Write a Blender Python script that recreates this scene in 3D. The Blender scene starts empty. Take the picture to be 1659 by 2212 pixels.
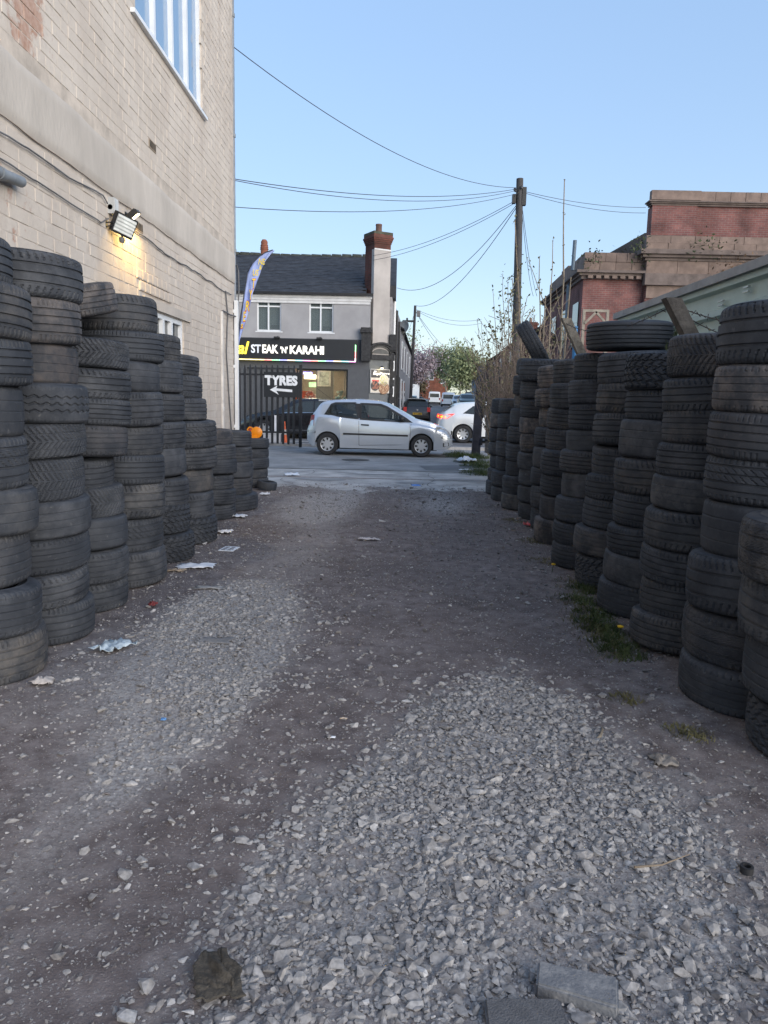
import bpy, bmesh, math, random
import numpy as np
from mathutils import Vector, Matrix, noise as mnoise
from mathutils.geometry import tessellate_polygon

random.seed(7)
RNG = np.random.default_rng(11)
scene = bpy.context.scene
COL = scene.collection
R_ = math.radians
PI = math.pi

# ------------------------------------------------------------------ camera
FOC = 1600.0            # focal length in units of a 1659 x 2212 picture
CAMH = 1.45
PITCH, YAW, ROLL = R_(8.72), R_(0.529), R_(1.3)
fwd = Vector((-math.sin(YAW) * math.cos(PITCH), math.cos(YAW) * math.cos(PITCH), -math.sin(PITCH)))
r0 = Vector((math.cos(YAW), math.sin(YAW), 0))
u0 = r0.cross(fwd)
RIGHT = r0 * math.cos(ROLL) + u0 * math.sin(ROLL)
UP = -r0 * math.sin(ROLL) + u0 * math.cos(ROLL)
CAM = Vector((0, 0, CAMH))
cd = bpy.data.cameras.new('camera')
cd.sensor_fit = 'VERTICAL'
cd.sensor_height = 24
cd.sensor_width = 24
cd.lens = 24 * FOC / 2212
cd.clip_start = 0.05
cd.clip_end = 3000
cam = bpy.data.objects.new('camera', cd)
COL.objects.link(cam)
mw = Matrix.Identity(4)
for i in range(3):
    mw[i][0], mw[i][1], mw[i][2], mw[i][3] = RIGHT[i], UP[i], -fwd[i], CAM[i]
cam.matrix_world = mw
scene.camera = cam

# ------------------------------------------------------------------ sky, sun, exposure
SUN_EL, SUN_ROT = 10.0, 138.0
GAMMA, SKYHUE, SKYSAT = 0.35, 0.5165, 1.5
world = bpy.data.worlds.new('World')
scene.world = world
world.use_nodes = True
wn = world.node_tree
bg = wn.nodes['Background']
sky = wn.nodes.new('ShaderNodeTexSky')
sky.sky_type = 'NISHITA'
sky.sun_disc = False
sky.sun_elevation = R_(SUN_EL)
sky.sun_rotation = R_(SUN_ROT)
sky.altitude = 100
sky.air_density = 1.0
sky.dust_density = 0.9
sky.ozone_density = 3.5
# even out the dusk sky: softer fall-off from horizon to zenith, a little more blue
gam = wn.nodes.new('ShaderNodeGamma')
gam.inputs['Gamma'].default_value = GAMMA
hsv = wn.nodes.new('ShaderNodeHueSaturation')
hsv.inputs['Hue'].default_value = SKYHUE
hsv.inputs['Saturation'].default_value = SKYSAT
wn.links.new(sky.outputs['Color'], gam.inputs['Color'])
wn.links.new(gam.outputs['Color'], hsv.inputs['Color'])
wn.links.new(hsv.outputs['Color'], bg.inputs['Color'])
bg.inputs['Strength'].default_value = 0.15
sd = bpy.data.lights.new('sun', 'SUN')
sd.energy = 1.0
sd.angle = R_(60)
sd.color = (1.0, 0.93, 0.86)
sun = bpy.data.objects.new('sun', sd)
COL.objects.link(sun)
# direction towards the sun (Nishita: rotation measured clockwise from +Y)
sdir = Vector((math.sin(R_(SUN_ROT)) * math.cos(R_(SUN_EL)), math.cos(R_(SUN_ROT)) * math.cos(R_(SUN_EL)), math.sin(R_(SUN_EL))))
sun.rotation_euler = sdir.to_track_quat('Z', 'Y').to_euler()
vs = scene.view_settings
vs.view_transform = 'Standard'
vs.look = 'None'
vs.gamma = 1.0
vs.exposure = 2.2
vs.use_curve_mapping = False
scene.cycles.max_bounces = 5
scene.cycles.diffuse_bounces = 3
scene.cycles.glossy_bounces = 2
scene.cycles.transparent_max_bounces = 12

# ------------------------------------------------------------------ placing helpers
def ray(x, y):
    return fwd + RIGHT * ((x - 829.5) / FOC) + UP * ((1106 - y) / FOC)

def P(x, y, Y):
    d = ray(x, y)
    return CAM + d * (Y / d.y)

def PX(x, y, X):
    d = ray(x, y)
    return CAM + d * (X / d.x)

def G(x, y, z=0.0):
    d = ray(x, y)
    return CAM + d * ((z - CAMH) / d.z)

# ------------------------------------------------------------------ mesh helpers
class MB:
    def __init__(s):
        s.v, s.f, s.m = [], [], []

    def add(s, vs_, fs, mi=0):
        n = len(s.v)
        s.v.extend([tuple(p) for p in vs_])
        s.f.extend([tuple(i + n for i in f) for f in fs])
        s.m.extend([mi] * len(fs))
        return s

    def box(s, c, size, rot=None, mi=0):
        hx, hy, hz = size[0] / 2, size[1] / 2, size[2] / 2
        pts = [Vector((a * hx, b * hy, d * hz)) for d in (-1, 1) for b in (-1, 1) for a in (-1, 1)]
        if rot is not None:
            pts = [rot @ p for p in pts]
        c = Vector(c)
        return s.add([p + c for p in pts], [(0, 2, 3, 1), (4, 5, 7, 6), (0, 1, 5, 4), (2, 6, 7, 3), (0, 4, 6, 2), (1, 3, 7, 5)], mi)

    def b2(s, a, b, mi=0):
        return s.box([(a[i] + b[i]) / 2 for i in range(3)], [abs(b[i] - a[i]) for i in range(3)], None, mi)

    def bar(s, p0, p1, w, h, up=(0, 0, 1), mi=0):
        p0, p1 = Vector(p0), Vector(p1)
        d = p1 - p0
        L = d.length
        z = d.normalized()
        x = Vector(up).cross(z)
        if x.length < 1e-4:
            x = Vector((1, 0, 0))
        x.normalize()
        y = z.cross(x)
        rot = Matrix((x, y, z)).transposed()
        return s.box((p0 + p1) / 2, (w, h, L), rot, mi)

    def tube(s, path, rad, n=8, mi=0, caps=True):
        path = [Vector(p) for p in path]
        rs = rad if isinstance(rad, (list, tuple)) else [rad] * len(path)
        rings = []
        for i, p in enumerate(path):
            a = path[max(i - 1, 0)]
            b = path[min(i + 1, len(path) - 1)]
            t = (b - a)
            t = t.normalized() if t.length > 1e-9 else Vector((0, 0, 1))
            ref = Vector((0, 0, 1)) if abs(t.z) < 0.95 else Vector((1, 0, 0))
            x = ref.cross(t).normalized()
            y = t.cross(x)
            rings.append([p + (x * math.cos(k * 2 * PI / n) + y * math.sin(k * 2 * PI / n)) * rs[i] for k in range(n)])
        vs_ = [q for r in rings for q in r]
        fs = []
        for i in range(len(path) - 1):
            for k in range(n):
                fs.append((i * n + k, i * n + (k + 1) % n, (i + 1) * n + (k + 1) % n, (i + 1) * n + k))
        if caps:
            fs.append(tuple(range(n))[::-1])
            fs.append(tuple((len(path) - 1) * n + k for k in range(n)))
        return s.add(vs_, fs, mi)

    def lathe(s, prof, n=24, c=(0, 0, 0), axis='z', mi=0, closed=False):
        vs_, fs = [], []
        c = Vector(c)
        m = len(prof)
        for k in range(n):
            a = 2 * PI * k / n
            for (r, z) in prof:
                if axis == 'z':
                    q = Vector((r * math.cos(a), r * math.sin(a), z))
                elif axis == 'y':
                    q = Vector((r * math.cos(a), z, r * math.sin(a)))
                else:
                    q = Vector((z, r * math.cos(a), r * math.sin(a)))
                vs_.append(c + q)
        mm = m if closed else m - 1
        for k in range(n):
            for j in range(mm):
                a, b = k * m + j, k * m + (j + 1) % m
                d, e = ((k + 1) % n) * m + j, ((k + 1) % n) * m + (j + 1) % m
                fs.append((a, d, e, b))
        return s.add(vs_, fs, mi)

    def prism(s, poly, d, mi=0):
        """poly: list of 3D points (planar), d: extrusion vector"""
        poly = [Vector(p) for p in poly]
        d = Vector(d)
        n = len(poly)
        tris = tessellate_polygon([poly])
        fs = [tuple(t) for t in tris] + [tuple(i + n for i in t)[::-1] for t in tris]
        fs += [(i, (i + 1) % n, (i + 1) % n + n, i + n) for i in range(n)]
        return s.add(poly + [p + d for p in poly], fs, mi)

    def mesh(s, name, mats, smooth=None):
        me = bpy.data.meshes.new(name)
        me.from_pydata(s.v, [], s.f)
        for m in (mats if isinstance(mats, (list, tuple)) else [mats]):
            me.materials.append(m)
        if len(set(s.m)) > 1:
            me.polygons.foreach_set('material_index', s.m)
        bm = bmesh.new()
        bm.from_mesh(me)
        bmesh.ops.recalc_face_normals(bm, faces=bm.faces)
        bm.to_mesh(me)
        bm.free()
        if smooth:
            me.shade_smooth()
            me.set_sharp_from_angle(angle=R_(smooth))
        me.update()
        return me

    def build(s, name, mats, parent=None, smooth=None):
        return link(name, s.mesh(name, mats, smooth), parent)

def link(name, data, parent=None):
    o = bpy.data.objects.new(name, data)
    COL.objects.link(o)
    if parent is not None:
        o.parent = parent
    return o

def tag(o, label=None, cat=None, group=None, kind=None):
    if label: o['label'] = label
    if cat: o['category'] = cat
    if group: o['group'] = group
    if kind: o['kind'] = kind
    return o

def thing(name, label, cat, loc=(0, 0, 0), rz=0.0, group=None):
    o = bpy.data.objects.new(name, None)
    COL.objects.link(o)
    o.empty_display_size = 0.1
    o.location = loc
    o.rotation_euler = (0, 0, rz)
    return tag(o, label, cat, group)

def struct(name, mb, m, smooth=None):
    return tag(mb.build(name, m, None, smooth), kind='structure')

def place(name, mesh, parent, mats_list):
    """many child copies of one mesh, matrices local to the parent"""
    out = []
    for M in mats_list:
        o = bpy.data.objects.new(name, mesh)
        COL.objects.link(o)
        o.parent = parent
        o.matrix_local = M
        out.append(o)
    return out

def joined(name, base_v, base_f, mats_list, m, parent):
    """one mesh out of many placed copies of a small shape"""
    bv = np.array(base_v, dtype=np.float64)
    nv = len(bv)
    allv, allf = [], []
    for i, M in enumerate(mats_list):
        A = np.array(M)
        allv.append(bv @ A[:3, :3].T + A[:3, 3])
        allf.extend([tuple(k + i * nv for k in f) for f in base_f])
    me = bpy.data.meshes.new(name)
    me.from_pydata(np.concatenate(allv).tolist(), [], allf)
    me.materials.append(m)
    me.update()
    return tag(link(name, me, parent), kind='stuff')

def text_mesh(txt, size, extrude=0.01, offset=0.0, shear=0.0, spacing=1.0, align='LEFT'):
    cu = bpy.data.curves.new('t', 'FONT')
    cu.body = txt
    cu.size = size
    cu.extrude = extrude
    cu.offset = offset
    cu.shear = shear
    cu.space_character = spacing
    cu.align_x = align
    cu.resolution_u = 3
    o = bpy.data.objects.new('t', cu)
    COL.objects.link(o)
    bpy.context.view_layer.update()
    me = bpy.data.meshes.new_from_object(o.evaluated_get(bpy.context.evaluated_depsgraph_get()))
    bpy.data.objects.remove(o)
    bpy.data.curves.remove(cu)
    return me

# ------------------------------------------------------------------ materials
MATS = {}
def nd(nt, t, **kw):
    n = nt.nodes.new(t)
    for k, v in kw.items():
        setattr(n, k, v)
    return n

def c4(c):
    return (c[0], c[1], c[2], 1.0)

def mat(name, col, rough=0.6, metal=0.0, var=0.18, scale=6.0, bump=0.0, bscale=40.0, spec=0.4, col2=None, lo=0.35, hi=0.65, emit=None, estr=0.0, coat=0.0, stretch=None):
    if name in MATS:
        return MATS[name]
    m = bpy.data.materials.new(name)
    m.use_nodes = True
    nt = m.node_tree
    b = nt.nodes['Principled BSDF']
    geo = nd(nt, 'ShaderNodeNewGeometry')
    src = geo.outputs['Position']
    if stretch:
        mp = nd(nt, 'ShaderNodeMapping')
        mp.inputs['Scale'].default_value = stretch
        nt.links.new(src, mp.inputs['Vector'])
        src = mp.outputs['Vector']
    nz = nd(nt, 'ShaderNodeTexNoise')
    nz.inputs['Scale'].default_value = scale
    nz.inputs['Detail'].default_value = 7
    nz.inputs['Roughness'].default_value = 0.62
    nt.links.new(src, nz.inputs['Vector'])
    rp = nd(nt, 'ShaderNodeValToRGB')
    if col2 is None:
        a = [max(0, c * (1 - var)) for c in col]
        d = [min(1, c * (1 + var)) for c in col]
    else:
        a, d = col, col2
    rp.color_ramp.elements[0].position = lo
    rp.color_ramp.elements[1].position = hi
    rp.color_ramp.elements[0].color = c4(a)
    rp.color_ramp.elements[1].color = c4(d)
    nt.links.new(nz.outputs['Fac'], rp.inputs['Fac'])
    nt.links.new(rp.outputs['Color'], b.inputs['Base Color'])
    b.inputs['Roughness'].default_value = rough
    b.inputs['Metallic'].default_value = metal
    b.inputs['Specular IOR Level'].default_value = spec
    if coat:
        b.inputs['Coat Weight'].default_value = coat
        b.inputs['Coat Roughness'].default_value = 0.05
    if emit:
        b.inputs['Emission Color'].default_value = c4(emit)
        b.inputs['Emission Strength'].default_value = estr
    if bump:
        n2 = nd(nt, 'ShaderNodeTexNoise')
        n2.inputs['Scale'].default_value = bscale
        n2.inputs['Detail'].default_value = 5
        nt.links.new(src, n2.inputs['Vector'])
        bp = nd(nt, 'ShaderNodeBump')
        bp.inputs['Strength'].default_value = bump
        bp.inputs['Distance'].default_value = 0.02
        nt.links.new(n2.outputs['Fac'], bp.inputs['Height'])
        nt.links.new(bp.outputs['Normal'], b.inputs['Normal'])
    MATS[name] = m
    return m

def glass(name, tint, transp=0.0, rough=0.03):
    """reflecting pane; transp > 0 lets that share of light through"""
    if name in MATS:
        return MATS[name]
    m = bpy.data.materials.new(name)
    m.use_nodes = True
    nt = m.node_tree
    b = nt.nodes['Principled BSDF']
    b.inputs['Base Color'].default_value = c4(tint)
    b.inputs['Roughness'].default_value = rough
    b.inputs['Specular IOR Level'].default_value = 0.7
    if transp:
        out = nt.nodes['Material Output']
        t = nd(nt, 'ShaderNodeBsdfTransparent')
        t.inputs['Color'].default_value = (0.9, 0.94, 0.93, 1)
        mx = nd(nt, 'ShaderNodeMixShader')
        mx.inputs['Fac'].default_value = transp
        nt.links.new(b.outputs[0], mx.inputs[1])
        nt.links.new(t.outputs[0], mx.inputs[2])
        nt.links.new(mx.outputs[0], out.inputs['Surface'])
    MATS[name] = m
    return m

ORD = ['', 'first', 'second', 'third', 'fourth', 'fifth', 'sixth', 'seventh', 'eighth', 'ninth', 'tenth', 'eleventh', 'twelfth', 'thirteenth', 'fourteenth']
# ================================================================== GROUND
def fnoise(x, y, s, o=0.0):
    return mnoise.noise(Vector((x * s + o, y * s - o, o * 0.37)))

def in_poly(x, y, poly):
    c = False
    j = len(poly) - 1
    for i in range(len(poly)):
        if (poly[i][1] > y) != (poly[j][1] > y) and x < (poly[j][0] - poly[i][0]) * (y - poly[i][1]) / (poly[j][1] - poly[i][1]) + poly[i][0]:
            c = not c
        j = i
    return c

def gpoly(pts):
    return [(G(x, y).x, G(x, y).y) for x, y in pts]

# gravel heap in the foreground, gravel streak along the left wheel track, pale gritty spots
HEAP = gpoly([(400, 2330), (470, 2080), (560, 1880), (690, 1730), (810, 1630), (930, 1530), (1040, 1455), (1150, 1462), (1240, 1520), (1330, 1620), (1470, 1750), (1590, 1870), (1720, 2010), (1800, 2330)])
STREAK = gpoly([(150, 1720), (250, 1590), (300, 1480), (330, 1380), (400, 1300), (500, 1262), (620, 1270), (660, 1340), (640, 1420), (560, 1500), (500, 1580), (400, 1640), (280, 1740), (190, 1790)])
PALE = gpoly([(585, 1090), (640, 1068), (770, 1066), (775, 1100), (720, 1125), (640, 1135), (590, 1125)])
PALE2 = gpoly([(880, 1080), (1010, 1075), (1040, 1100), (960, 1115), (880, 1105)])

def poly_soft(x, y, poly, s):
    """share of jittered samples inside the outline: soft ragged edge"""
    n = 0
    for k, (a, b) in enumerate(((0, 0), (1, 0.3), (-0.8, 0.6), (0.2, -1), (-0.5, -0.6), (0.7, 0.9))):
        n += in_poly(x + a * s + 0.25 * s * fnoise(x, y, 6, k), y + b * s * 1.5, poly)
    return n / 6.0

def gz(x, y):
    if y > 13.3:
        return 0.014
    z = 0.014 * fnoise(x, y, 1.3, 3) + 0.008 * fnoise(x, y, 5, 9) + 0.004 * fnoise(x, y, 14, 1)
    e = max(0.0, min(1.0, (1.75 - abs(x)) / 0.5))
    return z * (0.35 + 0.65 * e) - .03 * max(0.0, y - 12.1)

# far sheet to the horizon
struct('ground', MB().add([(-900, -60, -0.06), (900, -60, -0.06), (900, 1600, -0.06), (-900, 1600, -0.06)], [(0, 1, 2, 3)]),
       mat('earth', (0.09, 0.085, 0.075), 0.95, var=0.3, scale=0.4))

# yard: dirt track, uneven, with a baked map of where stone dust lies
def soil_material():
    m = bpy.data.materials.new('dirt')
    m.use_nodes = True
    nt = m.node_tree
    b = nt.nodes['Principled BSDF']
    b.inputs['Roughness'].default_value = 0.92
    b.inputs['Specular IOR Level'].default_value = 0.25
    geo = nd(nt, 'ShaderNodeNewGeometry')
    at = nd(nt, 'ShaderNodeAttribute', attribute_name='dust')
    def nz(s, det=8, r=0.65):
        n = nd(nt, 'ShaderNodeTexNoise')
        n.inputs['Scale'].default_value = s
        n.inputs['Detail'].default_value = det
        n.inputs['Roughness'].default_value = r
        nt.links.new(geo.outputs['Position'], n.inputs['Vector'])
        return n
    def mix(f, a, c):
        x = nd(nt, 'ShaderNodeMix', data_type='RGBA')
        nt.links.new(f, x.inputs[0])
        for s_, v in ((6, a), (7, c)):
            if isinstance(v, tuple): x.inputs[s_].default_value = c4(v)
            else: nt.links.new(v, x.inputs[s_])
        return x.outputs[2]
    def ramp(f, lo, hi):
        r = nd(nt, 'ShaderNodeMapRange')
        r.inputs[1].default_value = lo
        r.inputs[2].default_value = hi
        nt.links.new(f, r.inputs[0])
        return r.outputs[0]
    base = mix(ramp(nz(0.9).outputs['Fac'], 0.38, 0.66), (0.165, 0.140, 0.135), (0.29, 0.255, 0.245))
    fine = mix(ramp(nz(9).outputs['Fac'], 0.36, 0.66), (0.12, 0.098, 0.094), base)
    fine = mix(ramp(nz(0.55, 6, .7).outputs['Fac'], 0.56, 0.66), fine, (0.075, 0.062, 0.060))
    spk = nz(95, 3)
    speck = mix(ramp(spk.outputs['Fac'], 0.60, 0.70), fine, (0.36, 0.345, 0.335))
    v = nd(nt, 'ShaderNodeTexVoronoi')
    v.inputs['Scale'].default_value = 60
    nt.links.new(geo.outputs['Position'], v.inputs['Vector'])
    dustc = mix(ramp(nz(48, 5, .7).outputs['Fac'], 0.36, 0.62), (0.20, 0.182, 0.176), (0.42, 0.40, 0.385))
    ad = nd(nt, 'ShaderNodeMath', operation='MULTIPLY_ADD')
    nt.links.new(nz(4).outputs['Fac'], ad.inputs[0])
    ad.inputs[1].default_value = 0.9
    ad.inputs[2].default_value = -0.45
    ad2 = nd(nt, 'ShaderNodeMath', operation='ADD', use_clamp=True)
    nt.links.new(at.outputs['Fac'], ad2.inputs[0])
    nt.links.new(ad.outputs[0], ad2.inputs[1])
    sm = ramp(ad2.outputs[0], 0.15, 0.8)
    nt.links.new(mix(sm, speck, dustc), b.inputs['Base Color'])
    bp = nd(nt, 'ShaderNodeBump')
    bp.inputs['Strength'].default_value = 0.6
    bp.inputs['Distance'].default_value = 0.008
    sumh = nd(nt, 'ShaderNodeMath', operation='ADD')
    nt.links.new(nz(40, 6).outputs['Fac'], sumh.inputs[0])
    nt.links.new(nz(130, 3).outputs['Fac'], sumh.inputs[1])
    nt.links.new(sumh.outputs[0], bp.inputs['Height'])
    nt.links.new(bp.outputs['Normal'], b.inputs['Normal'])
    MATS['dirt'] = m
    return m

def build_yard():
    x0, x1, y0, y1, st = -2.85, 3.2, 0.4, 13.4, 0.05
    nx, ny = int((x1 - x0) / st) + 1, int((y1 - y0) / st) + 1
    V, D = [], []
    for j in range(ny):
        y = y0 + j * st
        for i in range(nx):
            x = x0 + i * st
            edge = 0.0
            V.append((x, y, gz(x, y)))
            d = 0.0
            d += 0.75 * poly_soft(x, y, HEAP, 0.22)
            d += 0.7 * poly_soft(x, y, STREAK, 0.12)
            d += 0.65 * poly_soft(x, y, PALE, 0.2) + 0.6 * poly_soft(x, y, PALE2, 0.25)
            # left wheel track and far end are dustier
            d += 0.34 * math.exp(-((x + 1.15) / 0.33) ** 2) * max(0.0, 1 - abs(y - 4.2) / 4) + 0.30 * max(0, (y - 10.2) / 2)
            d += 0.42 * math.exp(-((x + .95 - .02 * y) / .36) ** 2) * max(0.0, min(1, (y - 4.5) / 2)) * (y < 12.5)
            d += 0.22 * math.exp(-((x - .75) / .3) ** 2) * max(0.0, min(1, (y - 6.5) / 3))
            d += 0.36 * max(0.0, min(1, (-.45 - x) / .5)) * max(0.0, min(1, (5.5 - y) / 2.0)) * (.6 + .8 * fnoise(x, y, 1.1, 17))
            d += 0.22 * math.exp(-((x - 1.25) / 0.25) ** 2) * max(0.0, 1 - abs(y - 2.8) / 1.6)
            D.append(min(1.0, d))
    F = [(j * nx + i, j * nx + i + 1, (j + 1) * nx + i + 1, (j + 1) * nx + i) for j in range(ny - 1) for i in range(nx - 1)]
    me = bpy.data.meshes.new('yard')
    me.from_pydata(V, [], F)
    a = me.attributes.new('dust', 'FLOAT', 'POINT')
    a.data.foreach_set('value', D)
    me.shade_smooth()
    me.materials.append(soil_material())
    tag(link('dirt_track', me), kind='structure')
build_yard()
struct('yard_ground', MB().add([(-12, -6, -0.03), (14, -6, -0.03), (14, 13.6, -0.03), (-12, 13.6, -0.03)], [(0, 1, 2, 3)]), MATS['dirt'])

# ------------------------------------------------------------------ loose stone
def rock_shapes(n, npts, flat):
    out = []
    for k in range(n):
        bm = bmesh.new()
        for i in range(npts):
            v = Vector(RNG.normal(size=3)).normalized()
            v = Vector((v.x * RNG.uniform(.75, 1.1), v.y * RNG.uniform(.6, .9), v.z * flat * RNG.uniform(.8, 1.1)))
            bm.verts.new(v)
        r = bmesh.ops.convex_hull(bm, input=bm.verts)
        dead = list({g for g in r['geom_interior'] + r['geom_unused'] if isinstance(g, bmesh.types.BMVert)})
        if dead:
            bmesh.ops.delete(bm, geom=dead, context='VERTS')
        bm.verts.index_update()
        out.append((np.array([v.co[:] for v in bm.verts]), np.array([[v.index for v in f.verts] for f in bm.faces])))
        bm.free()
    return out

def stones(name, pts, sizes, shapes, m, tints, sink=0.25, tilt=0.5):
    """pts Nx3, sizes N; one mesh with a per-stone tint"""
    VV, FF, TT = [], [], []
    off = 0
    N = len(pts)
    az = RNG.uniform(0, 2 * PI, N)
    tx = RNG.normal(0, tilt, N)
    ty = RNG.normal(0, tilt, N)
    pick = RNG.integers(0, len(shapes), N)
    asp = RNG.uniform(0.75, 1.25, N)
    for i in range(N):
        v, f = shapes[pick[i]]
        ca, sa = math.cos(az[i]), math.sin(az[i])
        cx, sx = math.cos(tx[i]), math.sin(tx[i])
        cy, sy = math.cos(ty[i]), math.sin(ty[i])
        Rm = np.array([[ca, -sa, 0], [sa, ca, 0], [0, 0, 1]]) @ np.array([[1, 0, 0], [0, cx, -sx], [0, sx, cx]]) @ np.array([[cy, 0, sy], [0, 1, 0], [-sy, 0, cy]])
        w = (v * np.array([sizes[i] * asp[i], sizes[i], sizes[i]])) @ Rm.T
        w = w + pts[i] + np.array([0, 0, sizes[i] * (0.5 - sink)])
        VV.append(w)
        FF.append(f + off)
        TT.append(np.full(len(f) * 3, tints[i]))
        off += len(v)
    V = np.concatenate(VV)
    F = np.concatenate(FF)
    me = bpy.data.meshes.new(name)
    me.vertices.add(len(V))
    me.vertices.foreach_set('co', V.ravel())
    me.loops.add(len(F) * 3)
    me.loops.foreach_set('vertex_index', F.ravel().astype(np.int32))
    me.polygons.add(len(F))
    me.polygons.foreach_set('loop_start', np.arange(0, len(F) * 3, 3, dtype=np.int32))
    me.update(calc_edges=True)
    a = me.attributes.new('tint', 'FLOAT', 'CORNER')
    a.data.foreach_set('value', np.concatenate(TT))
    me.materials.append(m)
    me.validate()
    me.shade_flat()
    return link(name, me)

def stone_material():
    m = bpy.data.materials.new('limestone')
    m.use_nodes = True
    nt = m.node_tree
    b = nt.nodes['Principled BSDF']
    b.inputs['Roughness'].default_value = 0.85
    b.inputs['Specular IOR Level'].default_value = 0.3
    at = nd(nt, 'ShaderNodeAttribute', attribute_name='tint')
    rp = nd(nt, 'ShaderNodeValToRGB')
    e = rp.color_ramp.elements
    e[0].color = c4((0.15, 0.132, 0.125))
    e[1].color = c4((0.56, 0.54, 0.52))
    x = e.new(0.35); x.color = c4((0.25, 0.238, 0.232))
    x = e.new(0.75); x.color = c4((0.38, 0.365, 0.352))
    nt.links.new(at.outputs['Fac'], rp.inputs['Fac'])
    geo = nd(nt, 'ShaderNodeNewGeometry')
    n = nd(nt, 'ShaderNodeTexNoise')
    n.inputs['Scale'].default_value = 70
    n.inputs['Detail'].default_value = 6
    nt.links.new(geo.outputs['Position'], n.inputs['Vector'])
    mr = nd(nt, 'ShaderNodeMapRange')
    mr.inputs[1].default_value = 0.3
    mr.inputs[2].default_value = 0.7
    mr.inputs[3].default_value = 0.68
    mr.inputs[4].default_value = 1.2
    nt.links.new(n.outputs['Fac'], mr.inputs[0])
    mx = nd(nt, 'ShaderNodeMix', data_type='RGBA', blend_type='MULTIPLY')
    mx.inputs[0].default_value = 1
    nt.links.new(rp.outputs['Color'], mx.inputs[6])
    nt.links.new(mr.outputs[0], mx.inputs[7])
    nt.links.new(mx.outputs[2], b.inputs['Base Color'])
    bp = nd(nt, 'ShaderNodeBump')
    bp.inputs['Strength'].default_value = 0.5
    bp.inputs['Distance'].default_value = 0.004
    nt.links.new(n.outputs['Fac'], bp.inputs['Height'])
    nt.links.new(bp.outputs['Normal'], b.inputs['Normal'])
    return m

def scatter():
    big = rock_shapes(18, 13, 0.46)
    small = rock_shapes(6, 7, 0.6)
    ms = stone_material()
    def bbox(poly):
        xs = [p[0] for p in poly]; ys = [p[1] for p in poly]
        return min(xs), max(xs), max(0.7, min(ys)), max(ys)
    def field(x, y, poly, reach):
        """1 well inside, falling raggedly to 0 outside the outline"""
        q = .45 * poly_soft(x, y, poly, .10) + .35 * poly_soft(x, y, poly, .26) + .20 * poly_soft(x, y, poly, reach)
        return max(0.0, min(1.0, q + .38 * fnoise(x, y, 2.4, 21) * (1 - abs(2 * q - 1)) + .12 * fnoise(x, y, 7, 5) * (q < .95)))
    def lay(poly, dens, med, top, reach, hole_s, thick):
        a, b, c, d = bbox(poly)
        a -= .4; b += .4; d += .4; c = max(.75, c - .3)
        for _ in range(int((b - a) * (d - c) * dens)):
            x, y = RNG.uniform(a, b), RNG.uniform(c, d)
            if abs(x) > 0.60 * y + 0.30:
                continue
            q = field(x, y, poly, reach)
            if q < .03 or RNG.uniform() > q ** 1.3 * (1.0 if fnoise(x, y, 1.7, hole_s) > -0.16 else 0.42):
                continue
            s = min(top, med * math.exp(RNG.normal(0.0, 0.46)))
            pts.append((x, y, gz(x, y) - .003 + thick * RNG.uniform() * q))
            sz.append(s)
            tn.append(min(1, max(0, RNG.normal(0.50, 0.13) + .10 * fnoise(x, y, 2, 8))))
    pts, sz, tn = [], [], []
    lay(HEAP, 7200, .0102, .032, .5, 21, .008)
    lay(STREAK, 5600, .0100, .030, .55, 4, .004)
    o = stones('gravel', np.array(pts), np.array(sz), big, ms, tn, 0.34, 0.26)
    tag(o, 'pale grey limestone chippings heaped and trodden into the track', 'gravel', kind='stuff')
    print('gravel', len(pts))
    # strays and grit all over the dirt
    pts, sz, tn = [], [], []
    for _ in range(62000):
        t = RNG.uniform() ** 1.25
        y = 0.95 + 11.6 * t
        hwid = min(1.95, 0.58 * y + 0.25)
        x = RNG.uniform(-hwid, min(hwid, 1.75))
        s = 0.0030 * math.exp(RNG.normal(0.15, 0.55)) * (1 + 0.07 * y)
        if fnoise(x, y, 1.6, 30) < -0.25 and RNG.uniform() < 0.5:
            continue
        pts.append((x, y, gz(x, y) - .001))
        sz.append(s)
        tn.append(min(1, max(0, RNG.normal(0.36, 0.22))))
    o = stones('grit', np.array(pts), np.array(sz), small, ms, tn, 0.28, 0.3)
    tag(o, 'fine grit and small chippings scattered over the dark dirt', 'grit', kind='stuff')
    pts, sz, tn = [], [], []
    for _ in range(5200):
        y = 1.0 + 11.8 * RNG.uniform() ** 1.3
        hwid = min(1.85, 0.56 * y + 0.2)
        x = RNG.uniform(-hwid, min(1.65, hwid))
        if fnoise(x, y, .9, 12) < -.15 and RNG.uniform() < .6:
            continue
        pts.append((x, y, max(gz(x, y), .004 if y > 12 else -1)))
        sz.append(min(0.034, 0.0072 * math.exp(RNG.normal(0.1, 0.5))))
        tn.append(min(1, max(0, RNG.normal(0.5, 0.22))))
    o = stones('stray_stones', np.array(pts), np.array(sz), big, ms, tn, 0.30, 0.3)
    tag(o, 'single pale stones lying loose on the dirt beside the gravel', 'stones', kind='stuff')
scatter()

# ------------------------------------------------------------------ forecourt, road, pavements, side street
asph = mat('old_asphalt', (0.27, 0.262, 0.255), 0.9, var=0.32, scale=1.3, bump=0.5, bscale=70, lo=0.3, hi=0.7)
asph2 = mat('road_asphalt', (0.15, 0.148, 0.150), 0.85, var=0.2, scale=1.2, bump=0.4, bscale=60)
conc = mat('worn_concrete', (0.385, 0.365, 0.345), 0.9, var=0.32, scale=2.2, bump=0.4, bscale=55)
def sheet(name, poly, z, m):
    tris = tessellate_polygon([[Vector((p[0], p[1], z)) for p in poly]])
    return struct(name, MB().add([(p[0], p[1], z) for p in poly], [tuple(t) for t in tris]), m)
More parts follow.
